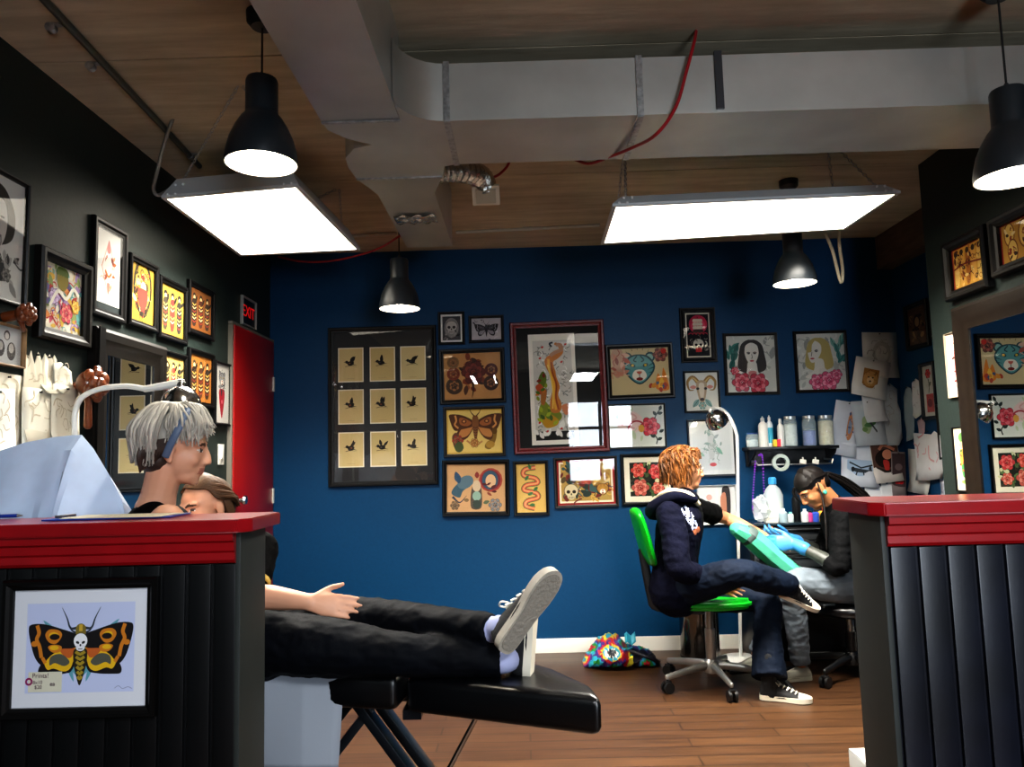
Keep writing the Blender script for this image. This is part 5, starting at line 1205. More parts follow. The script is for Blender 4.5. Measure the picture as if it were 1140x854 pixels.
bp = [(710, 571), (716, 590), (722, 612), (727, 624)]
b = MB().m(GRN); rows = [at(x, y, 4.45) for x, y in bp]; b.tube([p+V((-.012, 0, 0)) for p in rows], [(.03, .16), (.034, .19), (.034, .19), (.026, .15)], side=(1, 0, .3), seg=16, sub=4, cap='round'); b.build('backrest', r, ang=1.2)
b = MB().m(BLK); b.tube([rows[2]+V((-.035, 0, 0)), V((rows[3].x-.02, 4.46, seatz+.03)), V((rows[3].x+.02, 4.46, seatz-.045)), V((gc.x-.05, 4.46, seatz-.055))], [(.012, .025)]*4, side=(0, 1, 0), seg=8); b.build('back_bracket', r)

# artist's black stool
sc = V((1.87, 4.57, 0)); sz = at(930, 674, 4.56).z
r = thing('rolling_stool', 'black rolling stool under the woman with the ponytail', 'stool', sc)
office_base(r, sc, BLK, sz-.05, .30, math.radians(219))
MB().m(VIN).lathe([(.0, sz-.05), (.17, sz-.05), (.195, sz-.035), (.2, sz-.01), (.19, sz+.012), (.15, sz+.02), (0, sz+.022)], (sc.x, sc.y, 0), seg=32).build('seat', r, ang=1.)
b = MB().m(STEEL); b.tube([sc+V((.02, -.03, sz-.06)), sc+V((.06, -.14, sz-.07)), sc+V((.05, -.19, sz-.09))], .006, seg=8); b.build('lever', r)
# stool of the near artist, mostly hidden
nc = V((at(168, 700, 2.48).x, 2.45, 0))
# ------------------------------------------------------------------ arm rest wrapped in teal film
TEAL = M('teal_barrier_film', '#52b394', rough=.4, bump=.5, scale=9, dist=.03, coat=.1)
aY = 4.55
r = thing('arm_rest', 'padded arm rest wrapped in teal film between the two seated people', 'arm rest', (at(850, 610, aY).x, aY, 0))
axis = [at(821, 590, aY-.02), at(838, 600, aY), at(858, 618, aY), at(878, 634, aY), at(890, 641, aY)]
b = MB().m(TEAL); b.tube(axis, [(.044, .062), (.064, .09), (.064, .10), (.056, .10), (.05, .08)], side=(.62, 0, .78), seg=9, sub=2); b.build('pad', r, ang=.5)
b = MB().m(M('grey_tape', '#4c5a58', rough=.6)); p, d = at(834, 597, aY), (axis[2]-axis[1]).normalized(); b.tube([p-d*.006, p+d*.006], [(.064, .091)]*2, side=(.62, 0, .78), seg=9, sub=1); b.build('strap', r)
mz = at(856, 650, aY); b = MB().m(BLK); b.bar(at(845, 622, aY), at(880, 652, aY), .05, .03); b.build('tray', r)
b = MB().m(STEEL); b.cyl((mz.x, aY, .05), (mz.x, aY, at(858, 632, aY).z), .017, seg=12); b.build('stand_pole', r)
b = MB().m(BLK)
for k in range(3):
    a = .6+2*PI*k/3; b.tube([(mz.x, aY, .07), (mz.x+.24*math.cos(a), aY+.24*math.sin(a), .018)], [.018, .014], seg=8, sub=1)
b.build('stand_foot', r)

# ------------------------------------------------------------------ tool cabinet by the back wall with things on it
cx0, cx1 = at(832, 580, 4.92).x, at(962, 580, 4.92).x; cy0, cy1 = 4.92, 5.26; ctz = at(880, 582, 4.92).z
r = thing('tool_cabinet', 'black tool cabinet with grey drawers against the blue wall', 'cabinet', ((cx0+cx1)/2, (cy0+cy1)/2, 0))
CAB = M('black_cabinet', '#0d0e10', rough=.4)
MB().m(CAB).box(((cx0+cx1)/2, (cy0+cy1)/2, ctz/2-.012), (cx1-cx0-.02, cy1-cy0-.01, ctz-.03), bevel=.004).build('carcass', r)
MB().m(M('cabinet_top_glass', '#27343c', rough=.08, coat=.5)).box(((cx0+cx1)/2, (cy0+cy1)/2, ctz-.008), (cx1-cx0+.02, cy1-cy0+.01, .015), bevel=.003).build('top', r)
zt_ = ctz-.035
for k, hh in enumerate((.075, .085, .085, .12, .16)):
    f = MB().m(M('drawer_grey', '#63676a', rough=.35, metal=.5) if k < 3 else CAB); f.box(((cx0+cx1)/2, cy0-.004, zt_-hh/2), (cx1-cx0-.06, .016, hh-.008), bevel=.003); d = f.build('drawer', r)
    MB().m(CHROME).box(((cx0+cx1)/2, cy0-.018, zt_-.014), (cx1-cx0-.09, .014, .014), bevel=.004).build('handle', d); zt_ -= hh
# shelf
YS = 5.16
sx0, sx1 = at(832, 500, YS).x, at(930, 497, YS).x; sz_ = at(880, 497, YS).z
r = thing('wall_shelf', 'black wall shelf with a rail, holding bottles and jars', 'shelf', ((sx0+sx1)/2, YS, sz_))
SHB = M('black_shelf', '#101012', rough=.35)
MB().m(SHB).box(((sx0+sx1)/2, D-.10, sz_-.010), (sx1-sx0, .19, .02), bevel=.003).build('board', r)
MB().m(SHB).box(((sx0+sx1)/2, D-.012, sz_-.07), (sx1-sx0-.04, .018, .11)).build('back_plate', r)
for x in (sx0+.03, sx1-.03): MB().m(SHB).prism([(x, D-.003, sz_-.021), (x, D-.19, sz_-.021), (x, D-.17, sz_-.05), (x, D-.003, sz_-.13)], (.014, 0, 0)).build('bracket', r)
zr = at(880, 517, 5.12).z
b = MB().m(STEEL); b.tube([(sx0+.04, D-.03, zr+.03), (sx0+.04, D-.17, zr+.025), (sx0+.05, D-.175, zr), (sx1-.05, D-.175, zr), (sx1-.04, D-.17, zr+.025), (sx1-.04, D-.03, zr+.03)], .0065, seg=8, sub=1); b.build('rail', r)
def onshelf(px): return V((at(px, 490, YS).x, YS, sz_+.0005))
PW = M('white_bottle_plastic', '#e4e4e0', rough=.35)
GJ = clear_mat('jar_glass', '#cfe0e2', .30, .06)
def lidmat(c): return M('lid_'+c[1:], c, rough=.3, metal=.5 if c == '#b8bcbc' else 0)
GBt = 'bottles and jars on the black wall shelf'
k = 850/YS
def jar(label, px, wpx, hpx, fill, fh, lid='#b8bcbc', name='glass_jar'):
    p = onshelf(px); R = wpx/k/2; h = hpx/k; r = thing(name, label, 'jar', p, 0, GBt)
    MB().m(GJ).shell([(.001, .001), (R*.92, .001), (R, .01), (R, h*.80), (R*.85, h*.88), (R*.8, h*.92)], p, seg=22).build('glass', r)
    MB().m(M('fill_'+fill[1:], fill, rough=.8, var=.12, scale=60, bump=.5)).lathe([(0, .004), (R*.88, .004), (R*.9, h*fh), (R*.6, h*(fh+.03)), (0, h*(fh+.03))], p, seg=18).build('contents', r)
    MB().m(lidmat(lid)).lathe([(0, h*.9), (R*.84, h*.9), (R*.86, h), (0, h*1.01)], p, seg=22).build('lid', r)
def bottle(label, px, wpx, hpx, c, cap, band=None, nozzle=False, name='bottle', p=None, group=GBt, cat='bottle', kk=None):
    kk = kk or k; p = p or onshelf(px); R = wpx/kk/2; h = hpx/kk; r = thing(name, label, cat, p, 0, group)
    b = MB().m(M('btl_'+c[1:], c, rough=.3)); b.lathe([(0, .0), (R*.95, 0), (R, .006), (R, h*.68), (R*.8, h*.76), (R*.38, h*.82), (R*.36, h*.86), (0, h*.86)], p, seg=20); b.build('body', r)
    b = MB().m(lidmat(cap)); b.lathe([(R*.45, h*.83), (R*.45, h*.93), (R*.2, h*.95), (R*.12, h), (0, h)] if nozzle else [(R*.48, h*.83), (R*.48, h*.99), (0, h)], p, seg=16); b.build('cap', r)
    if band: MB().m(M('band_'+band[1:], band, rough=.5)).shell([(R*1.01, h*.12), (R*1.01, h*.6)], p, seg=20).build('label_band', r)
    return r
jar('small squat jar with blue lid at the outer shelf end', 837.5, 13.5, 16, '#b9c6cc', .5, '#27407a')
bottle('tall white pump bottle with grey nozzle on the shelf', 850, 10.5, 34, '#e4e4e0', '#c9cccc', None, True)
bottle('thin white bottle with blue and yellow label on the shelf', 857.5, 7, 35, '#dfe6ea', '#e6e6e2', '#3aa6c4', True)
r = thing('ink_box', 'small yellow and red box standing in front of the thin bottle', 'box', onshelf(861), 0, GBt); p = r.location+V((0, -.06, 0)); r.location = p
MB().m(M('box_yellow', '#e8c83a')).box(p+V((-.012, 0, .024)), (.022, .03, .048), bevel=.002).build('yellow_half', r); MB().m(M('box_red', '#e0304a')).box(p+V((.012, 0, .024)), (.024, .03, .048), bevel=.002).build('red_half', r)
bottle('plain white tube bottle beside the first tall glass jar', 869.5, 7.5, 31, '#e8e8e4', '#e8e8e4')
jar('tall glass jar of white cotton next to the white tube bottle', 880.5, 15, 33, '#d2dad8', .72)
jar('tall glass jar half full of blue tips, middle of the three jars', 901.5, 15, 33, '#5a6ab4', .5)
jar('tall glass jar full of cream sticks at the inner shelf end', 920, 17, 33, '#d9cfb0', .8)
# hanging on the rail
rp = at(869, 515, D-.185); r = thing('tape_roll', 'pale roll of tape hanging on the shelf rail', 'tape roll', rp)
MB().m(M('tape_pale', '#aebbb4', rough=.4)).lathe([(.035, -.012), (.056, -.012), (.056, .012), (.035, .012)], rp, (0, 1, 0), close=True).build('roll', r)
for px, lab in ((894, 'white clip hanging on the shelf rail, nearer the tape roll'), (908, 'white clip hanging on the shelf rail, above the dark hair')):
    p = at(px, 514, D-.185); r = thing('white_clip', lab, 'clip', p, 0, 'white clips on the shelf rail'); MB().m(WHT).box(p, (.042, .012, .03), Matrix.Rotation(.2, 3, 'Y'), bevel=.004).build('clip_body', r); MB().m(WHT).cyl(p+V((0, 0, .012)), p+V((0, 0, .03)), .005, seg=8).build('hook', r)
PUR = M('purple_beads', '#7a2fb8', rough=.3)
p0 = at(841, 515, D-.18); r = thing('bead_necklace', 'purple bead necklace hanging from the shelf rail', 'necklace', p0)
pts = catmull([tuple(at(x, y, D-.18)) for x, y in ((841, 514), (839, 540), (838, 565), (841, 573), (848, 572), (851, 560), (850, 535), (848.5, 508), (845, 507))], 9)
b = MB().m(PUR)
for q in pts: b.ell(q, (.0065,)*3, seg=6, rings=5)
b.build('beads', r)
# on the cabinet
TY = 4.98
def onc(px, y=TY): return V((at(px, 575, y).x, y, ctz+.0005))
GC = 'supplies on the tool cabinet'; kc = 850/TY
p = onc(862, 5.02); r = thing('supply_jug', 'clear plastic jug with blue cap standing on the tool cabinet', 'jug', p, 0, GC)
MB().m(clear_mat('jug_plastic', '#dfeaf0', .45, .2)).shell([(.001, .001), (.058, .001), (.062, .01), (.062, .17), (.045, .21), (.022, .235), (.022, .25)], p).build('jug_body', r)
MB().m(M('jug_fill', '#d8dcc0', rough=.5)).lathe([(0, .004), (.056, .004), (.058, .12), (0, .122)], p).build('contents', r)
MB().m(M('cap_blue', '#3f9ad8', rough=.4)).lathe([(.026, .24), (.026, .275), (.018, .285), (0, .285)], p).build('cap', r)
p = onc(848, 4.98); r = thing('plastic_bag', 'crumpled clear plastic bag leaning by the blue capped jug', 'bag', p, 0, GC)
b = MB().m(clear_mat('bag_film', '#e6eef2', .38, .12)); R_ = random.Random(5)
b.ell(p+V((0, 0, .085)), (.055, .05, .083), seg=14, rings=10)
for v in b.bm.verts: v.co += V((R_.uniform(-.014, .014), R_.uniform(-.014, .014), R_.uniform(-.002, .016)))
for v in b.bm.verts: v.co.z = max(v.co.z, p.z)
b.build('bag_film', r, ang=.2)
bottle('black spray bottle behind the bowed dark head', 0, 9, 34, '#17181a', '#2c2f33', None, True, p=onc(887, 5.05), group=GC, kk=kc)
for i, (px, yy, w, h, c, cp, lab) in enumerate(((872, 4.95, 9, 15, '#9fb4bc', '#dfe4e6', 'short grey blue bottle next to the jug'), (880, 4.96, 7, 11, '#c9d4d4', '#7fd0c0', 'tiny clear bottle with mint cap'), (896, 4.96, 8, 14, '#dcdfe0', '#e6e6e6', 'short white bottle near the earring'), (902, 4.96, 7, 12, '#c04a8a', '#2c2c2c', 'tiny pink ink bottle'), (908, 4.95, 7.5, 13, '#3a5cc0', '#2c2c2c', 'tiny blue ink bottle'), (914, 4.96, 7, 14, '#e0b43a', '#2c2c2c', 'tiny yellow ink bottle'), (917.5, 5.0, 8, 17, '#d8483a', '#e6c24a', 'small red ink bottle beside the black sleeve'))):
    bottle(lab+' on the tool cabinet', 0, w, h, c, cp, None, False, 'ink_bottle', onc(px, yy), GC, 'bottle', kc)
p = onc(858, 4.97); r = thing('paper_towels', 'folded white paper towels at the cabinet edge', 'towels', p, 0, GC); b = MB().m(WHT)
for i in range(4): b.box(p+V((.003*i, 0, .005+.009*i)), (.075-.004*i, .05, .008), Matrix.Rotation(.1*i, 3, 'Z'))
b.build('towel_stack', r)

# chrome bin behind the green chair
by = 5.05; x0, x1 = at(757, 700, by).x, at(800, 700, by).x; zt_ = at(778, 664, by).z
c = V(((x0+x1)/2, by, 0)); R = (x1-x0)/2
r = thing('pedal_bin', 'tall chrome bin with black lid behind the green chair', 'bin', c)
MB().m(M('dark_chrome', '#6d6a66', rough=.14, metal=1)).lathe([(0, .03), (R, .03), (R, zt_-.09), (0, zt_-.09)], c, seg=36).build('body', r)
MB().m(BLK).lathe([(0, .0), (R*1.03, .0), (R*1.03, .03), (0, .031)], c, seg=36).build('foot_ring', r)
MB().m(BLK).lathe([(0, zt_-.09), (R*1.02, zt_-.09), (R*1.02, zt_-.04), (R*.8, zt_-.005), (0, zt_)], c, seg=36).build('lid', r)
MB().m(BLK).box(c+V((.02, -R-.02, .018)), (.07, .06, .012), bevel=.004).build('pedal', r)

# colourful bag on the floor
p = atZ(690, 735, 0); p.y = 4.98; p.x = at(690, 730, 4.98).x
r = thing('patterned_bag', 'slumped multicoloured patterned bag on the floor by the skirting', 'bag', (p.x, p.y, 0))
BM = []
for i, c in enumerate(('#b82430', '#2f9ab0', '#4a2f7a', '#15131c', '#2f8a3a', '#d8c23a', '#d8d2c8')): BM.append(M('bag_'+c[1:], c, rough=.4, bump=.4, scale=18))
b = MB(); R_ = random.Random(8)
pr = [(.0, .0), (.04, .06), (.10, .13), (.17, .165), (.24, .16), (.30, .10), (.38, .085), (.45, .06), (.50, .0)]
X0 = at(649, 730, 4.98).x; WD = at(733, 730, 4.98).x-X0
pr = catmull(pr, 7)
rings = []
for i, (u, h) in enumerate(pr):
    h = max(h, .004); d = .05+.55*h; ring = []
    for k in range(44):
        t = 2*PI*k/44; y = d*math.cos(t)*1.5; z = max(0, h*(.5+.5*math.sin(t))+R_.uniform(-.004, .004)*(h > .02)+.010*math.sin(t*7+i*.9)*(h > .02)); ring.append((X0+u*2*WD+R_.uniform(-.004, .004), p.y+y, z+.001))
    rings.append(ring)
b.m(BM[0]); b.loft(rings)
for m_ in BM[1:]: b.m(m_)
o = b.build('bag_body', r, ang=.5)
for f in o.data.polygons:
    cc = f.center; s = math.sin(cc.x*23+cc.z*30)+math.sin(cc.z*43+cc.y*17)+math.sin(cc.x*37-cc.z*20)
    u = (cc.x-(X0-p.x))/WD
    f.material_index = (3 if u > .62 and s > -.8 else [0, 4, 1, 2, 0, 5, 1, 6, 3][int((s+3)/6*9) % 9])
b = MB().m(BM[3]); b.tube([(X0+WD*.6, p.y-.10, .10), (X0+WD*.75, p.y-.15, .085), (X0+WD*.92, p.y-.13, .045), (X0+WD*.98, p.y-.05, .02)], .011, seg=8, sub=5); b.build('strap', r)
b = MB().m(BM[1]); b.grid(lambda u, v: V((X0+WD*(.55+.14*u), p.y-.07+.03*v, .135+.055*v+.012*math.sin(u*8))), 5, 4); solid(b.build('flap', r), .003)

# white box behind the right counter
p = at(961, 850, 2.75); p = V((at(968, 840, 2.9).x, 2.9, 0)); zt_ = at(960, 834, 3.02).z
r = thing('white_box', 'white cardboard box on the floor beside the navy half wall', 'box', p)
b = MB().m(M('white_card', '#aeb1af', rough=.6, var=.06, scale=8)); xa = at(945, 845, 3.02).x; b.box((xa+.12, 2.90, zt_/2+.001), (.24, .24, zt_), bevel=.004); b.build('carton', r)
b = MB().m(M('card_print_blue', '#8a9ac0', rough=.6)); b.box((xa+.12, 2.90, zt_*.5), (.2, .2415, .06)); b.build('printed_panel', r)
b = MB().m(M('card_lid', '#bdc0bd', rough=.6)); b.box((xa+.12, 2.90, zt_+.003), (.235, .235, .005), Matrix.Rotation(.02, 3, 'Z'), bevel=.001); b.build('lid', r)
# ------------------------------------------------------------------ people
from mathutils import noise as mnoise
SKIN = M('skin_warm', '#c98e68', rough=.5, var=.05, scale=9)
SKIN2 = M('skin_fair', '#d6a082', rough=.5, var=.05, scale=9)
SKIN3 = M('skin_tan', '#b87c52', rough=.5, var=.05, scale=9)
LIP = M('lips', '#b0705c', rough=.45); EYEW = M('eye_white', '#e4ddd4', rough=.3); EYED = M('eye_dark', '#201814', rough=.3); BROW = M('brow', '#4a3222', rough=.7)
DENIM = M('dark_denim', spec=.12, dist=.035, c='#0e1726', rough=.75, var=.35, scale=7, bump=.3)
DENIM_K = M('blue_black_denim', spec=.12, dist=.035, c='#04070e', rough=.7, var=.35, scale=6, bump=.3)
DENIM_G = M('grey_denim', spec=.12, dist=.035, c='#6c757d', rough=.8, var=.22, scale=7, bump=.3)
NAVY = M('navy_fleece', spec=.12, dist=.035, c='#06081a', rough=.9, var=.2, scale=14, bump=.4)
TEE = M('black_cotton', spec=.12, dist=.035, c='#050506', rough=.85, var=.2, scale=10, bump=.3)
BLKR = M('black_rib', spec=.12, dist=.035, c='#08090b', rough=.8, var=.2, scale=12, bump=.35)
CANV = M('black_canvas', '#101114', rough=.8, bump=.3, scale=150)
RUB = M('white_rubber', '#ddd6c4', rough=.55)
LACE = M('white_lace', '#e6e0d2', rough=.7)

def basis(F, U):
    F = V(F).normalized(); U = V(U); U = (U-F*U.dot(F)).normalized(); R = F.cross(U); return F, R, U   # R = the person's right
def head_geo(b, c, F, U, s):
    F, R, U = basis(F, U); ax = (F, R, U); c = V(c)
    P = lambda f, r, u: c+F*(f*s)+R*(r*s)+U*(u*s)
    b.ell(P(-.06, 0, .12), (.42*s, .335*s, .38*s), ax, 20, 14)
    b.ell(P(.10, 0, -.10), (.29*s, .275*s, .36*s), ax, 18, 12)
    b.ell(P(.16, 0, -.36), (.20*s, .19*s, .13*s), ax, 14, 10); b.ell(P(.27, 0, -.43), (.085*s, .10*s, .07*s), ax, 12, 8)
    b.tube([P(.36, 0, .06), P(.42, 0, -.06), P(.44, 0, -.15)], [.040*s, .042*s, .052*s], seg=10, sub=3)
    for g in (-1, 1):
        b.ell(P(.41, g*.055, -.165), (.05*s, .042*s, .038*s), ax, 10, 7)
        b.ell(P(.24, g*.16, -.12), (.11*s, .10*s, .12*s), ax, 12, 8)
        b.ell(P(-.04, g*.345, -.05), (.085*s, .035*s, .14*s), ax, 12, 8); b.ell(P(-.01, g*.335, -.16), (.05*s, .03*s, .06*s), ax, 10, 7)
        b.tube([P(.345, g*.03, .07), P(.345, g*.13, .10), P(.28, g*.23, .08)], [.036*s, .04*s, .036*s], seg=8, sub=3)
        b.ell(P(.29, g*.14, -.0), (.055*s, .075*s, .05*s), ax, 10, 7)
    b.tube([P(.325, -.10, -.265), P(.385, 0, -.25), P(.325, .10, -.265)], .030*s, seg=8, sub=3); b.tube([P(.315, -.085, -.305), P(.37, 0, -.31), P(.315, .085, -.305)], .034*s, seg=8, sub=3)
    return P
def face_paint(c, F, U, s, base=0):
    """material index by place on the head: 1 lips, 2 eye white, 3 eye dark, 4 brow"""
    F, R, U = basis(F, U); c = V(c)
    def f(p):
        d = p-c
        if d.length > .62*s: return base
        x, y, z = d.dot(F)/s, d.dot(R)/s, d.dot(U)/s
        if x < .2: return base
        if abs(y) < .105 and -.335 < z < -.235 and x > .30: return 1
        ey = abs(y)-.14
        if (ey/.062)**2+((z-.005)/.024)**2 < 1: return 3 if (ey/.032)**2+((z-.005)/.024)**2 < 1 or z > .012 else 2
        if (ey/.10)**2+((z-.095+abs(ey)*.2)/.022)**2 < 1: return 4
        return base
    return f
def hand_geo(b, wr, D_, T, s=1., curl=.35, spread=1., thumb=1.):
    """wr wrist, D_ pointing direction, T direction of the thumb side"""
    D_ = V(D_).normalized(); T = V(T); T = (T-D_*T.dot(D_)).normalized(); N = D_.cross(T)      # N: palm side chosen by the sign of curl
    kn = wr+D_*.088*s
    b.tube([wr-D_*.02*s, wr+D_*.02*s, wr+D_*.055*s, kn], [(.024*s, .018*s), (.031*s, .017*s), (.039*s, .016*s), (.037*s, .012*s)], side=T, seg=14, sub=3)
    for i, L in enumerate((.070, .080, .074, .056)):
        o = (1.5-i)*.0195*s; p = kn+T*o-D_*(.004*s*abs(1.2-i)); d = (D_+T*(1.5-i)*.07*spread).normalized(); pts = [p-d*.015*s, p]
        for j, f in enumerate((.45, .32, .23)):
            a = curl*(.55+.55*j); d2 = (d*math.cos(a)+N*math.sin(a)); p = p+d2*(L*f*s); pts.append(p)
        b.tube(pts, [.0085*s, .0085*s, .0082*s, .0075*s, .0062*s], seg=8, sub=2)
    p = wr+D_*.025*s+T*.022*s; d = (D_*.72+T*.70+N*.25*thumb*(1 if curl >= 0 else -1)).normalized(); p2 = p+d*.042*s; d2 = (D_*.9+T*.35+N*.25).normalized(); p3 = p2+d2*.030*s
    b.tube([p-d*.015*s, p, p2, p3, p3+d2*.018*s], [.014*s, .0135*s, .0105*s, .0095*s, .0075*s], seg=8, sub=2)
def shoe(parent, heel, Dt, Up, L=.275, upper=CANV, sole=RUB, laces=True, toe=True, high=.085, label=None):
    """heel: under-heel point; Dt toe direction; Up away from the sole"""
    F_, R_, U_ = basis(Dt, Up); heel = V(heel); k = L/.275
    P = lambda x, y, z: heel+F_*(x*k)+R_*(y*k)+U_*(z*k)
    out = [(0, .0), (.004, .022), (.03, .034), (.08, .034), (.13, .036), (.18, .046), (.225, .047), (.258, .034), (.274, .012), (.275, -.01), (.262, -.03), (.23, -.042), (.18, -.043), (.13, -.036), (.08, -.034), (.03, -.034), (.004, -.022)]
    out = catmull(out, 2, True)
    b = MB().m(upper)
    secs = [(.004, .020, .055), (.02, .030, high), (.05, .034, high+.006), (.085, .034, high), (.12, .036, .073), (.16, .041, .056), (.2, .044, .044), (.235, .040, .036), (.262, .026, .028), (.271, .01, .02)]
    rings = []
    for x, w, h in secs:
        ring = []
        for i in range(14):
            t = 2*PI*i/14; y = w*math.cos(t); z = .018+max(0, math.sin(t))*(h-.018)-max(0, -math.sin(t))*.006; ring.append(P(x, y*(.8 if math.sin(t) > .8 and x < .1 else 1), z))
        rings.append(ring)
    b.loft(rings); o = b.build('shoe', parent, ang=1.1)
    if label: o['label'] = label
    s = MB().m(sole); s.prism([P(x, y, 0) for x, y in out], U_*(.026*k)); s.build('sole', o, ang=.7)
    if toe:
        t_ = MB().m(sole); rings = []
        for x, w, h in [(.205, .0455, .043), (.225, .044, .041), (.25, .036, .035), (.266, .024, .028), (.2755, .01, .02)]:
            rings.append([P(x, w*math.cos(2*PI*i/14), .02+max(0, math.sin(2*PI*i/14))*(h-.018)) for i in range(14)])
        t_.loft(rings); t_.build('toe_cap', o, ang=1.1)
    if laces:
        l = MB().m(LACE)
        for i in range(5):
            x = .105+.021*i; h = .082-.0088*i+.003; l.tube([P(x, -.022, h-.006), P(x+.008, 0, h+.004), P(x, .022, h-.006)], .0035*k, seg=6, sub=3); l.tube([P(x, .022, h-.006), P(x+.012, 0, h), P(x+.02, -.022, h-.012)], .003*k, seg=6, sub=2)
        l.tube([P(.10, 0, .09), P(.09, .02, .10), P(.105, .035, .088), P(.112, .01, .088)], .003*k, seg=6, sub=4, closed=True); l.tube([P(.10, 0, .09), P(.09, -.02, .10), P(.108, -.032, .088), P(.112, -.01, .088)], .003*k, seg=6, sub=4, closed=True)
        l.build('laces', o)
    return o
def off(pts, r, d): return pts, [((x[0]+d, x[1]+d) if isinstance(x, tuple) else x+d) for x in r]
def mid(a, b, t=.5): return V(a)+(V(b)-V(a))*t

def person(label, head, F, U, hs, neck, chest, belly, pelvis, sh, el, wr, hip, kn, an, side, skin, hands, tw=.15, eyes=True, group=None, root=None, paintx=None, shoulder_r=.055):
    """side: the person's left-right axis. sh/el/wr/hip/kn/an are pairs. Returns the root and the tube lists for dressing."""
    r = thing('person', label, 'person', root or (pelvis.x, pelvis.y, 0), 0, group)
    b = MB().m(skin); P = head_geo(b, head, F, U, hs); fv, rv, uv = basis(F, U)
    b.tube([P(-.10, 0, -.22), mid(P(-.10, 0, -.35), neck, .6), V(neck)+(V(chest)-V(neck))*.12], [.056, .054, .066], seg=14, sub=3)
    torso = ([V(neck)+(V(chest)-V(neck))*.05, mid(neck, chest, .35), chest, belly, pelvis], [(.075, .06), (tw*.98, .085), (tw*1.0, .105), (tw*.86, .098), (tw*1.02, .115)])
    b.tube(*torso, side=side, seg=20, sub=4)
    arms, legs = [], []
    for i in (0, 1):
        arms.append(([sh[i], mid(sh[i], el[i], .4), el[i], mid(el[i], wr[i], .35), wr[i]], [shoulder_r*.95, .047, .039, .040, .026]))
        b.tube(*arms[i], seg=12, sub=4)
        legs.append(([hip[i], mid(hip[i], kn[i], .45), kn[i], mid(kn[i], an[i], .35), an[i]], [.083, .074, .055, .054, .036]))
        b.tube(*legs[i], seg=14, sub=4)
        hd = hands[i]; hand_geo(b, V(wr[i]), *hd[:2], **(hd[2] if len(hd) > 2 else {}))
    fp = face_paint(head, F, U, hs) if eyes else (lambda p: 0)
    pp = (lambda p: paintx(p) or fp(p)) if paintx else fp
    body = blobbed(b, 'body', r, skin, .005, 4, pp, (LIP, EYEW, EYED, BROW, M('tattoo_ink', '#3a3d38', rough=.5, var=.35, scale=40)))
    return r, torso, arms, legs, P
def cloth(name, r, tubes, mat, voxel=.008, label=None, smooth=3, paint=None, mats=()):
    b = MB().m(mat)
    for t in tubes:
        if len(t) > 2 and t[2].get('cap') == 'flat':
            q = t[1][0]; q = q if isinstance(q, tuple) else (q, q); b.ell(t[0][0], (min(q),)*3)
        kw = t[2] if len(t) > 2 else {}
        b.tube(t[0], t[1], **{**dict(seg=16, sub=4, cap='round'), **kw})
    o = blobbed(b, name, r, mat, voxel, smooth, paint, mats)
    nn = [V(v.normal) for v in o.data.vertices]
    for v, no in zip(o.data.vertices, nn):      # folds
        p = v.co; f = mnoise.noise((p.x*15, p.y*15, p.z*24)); g = mnoise.noise((p.x*34+5, p.y*34, p.z*48))
        v.co = p+no*((.25-abs(f))*.008+(.2-abs(g))*.004)
    if label: o['label'] = label
    return o
def hairmats(n, c, v=.35):
    out = []
    for i, f in enumerate((1, 1-v, 1+v, 1-v*.5)):
        q = lin(c); out.append(M('%s_%d' % (n, i), [min(1, ((x*f)**(1/2.2))) for x in q], rough=.55, spec=.3))
    return out
def wavy(pts, amp, turns, rn):
    P_ = catmull([tuple(p) for p in pts], 6); n = len(P_); ph = rn.uniform(0, 6.28); out = []
    for i, p in enumerate(P_):
        t = i/(n-1); a = ph+turns*2*PI*t; k = amp*min(1, t*3)
        out.append(V(p)+V((math.cos(a)*k, math.sin(a)*k, math.sin(a*1.0+1)*k*.7)))
    return out
def strand(b, pts, r0, r1, seg=6, sub=4): b.tube(pts, [r0]+[r0*1.05]*(len(pts)-2)+[r1], seg=seg, sub=sub)

at_ = at
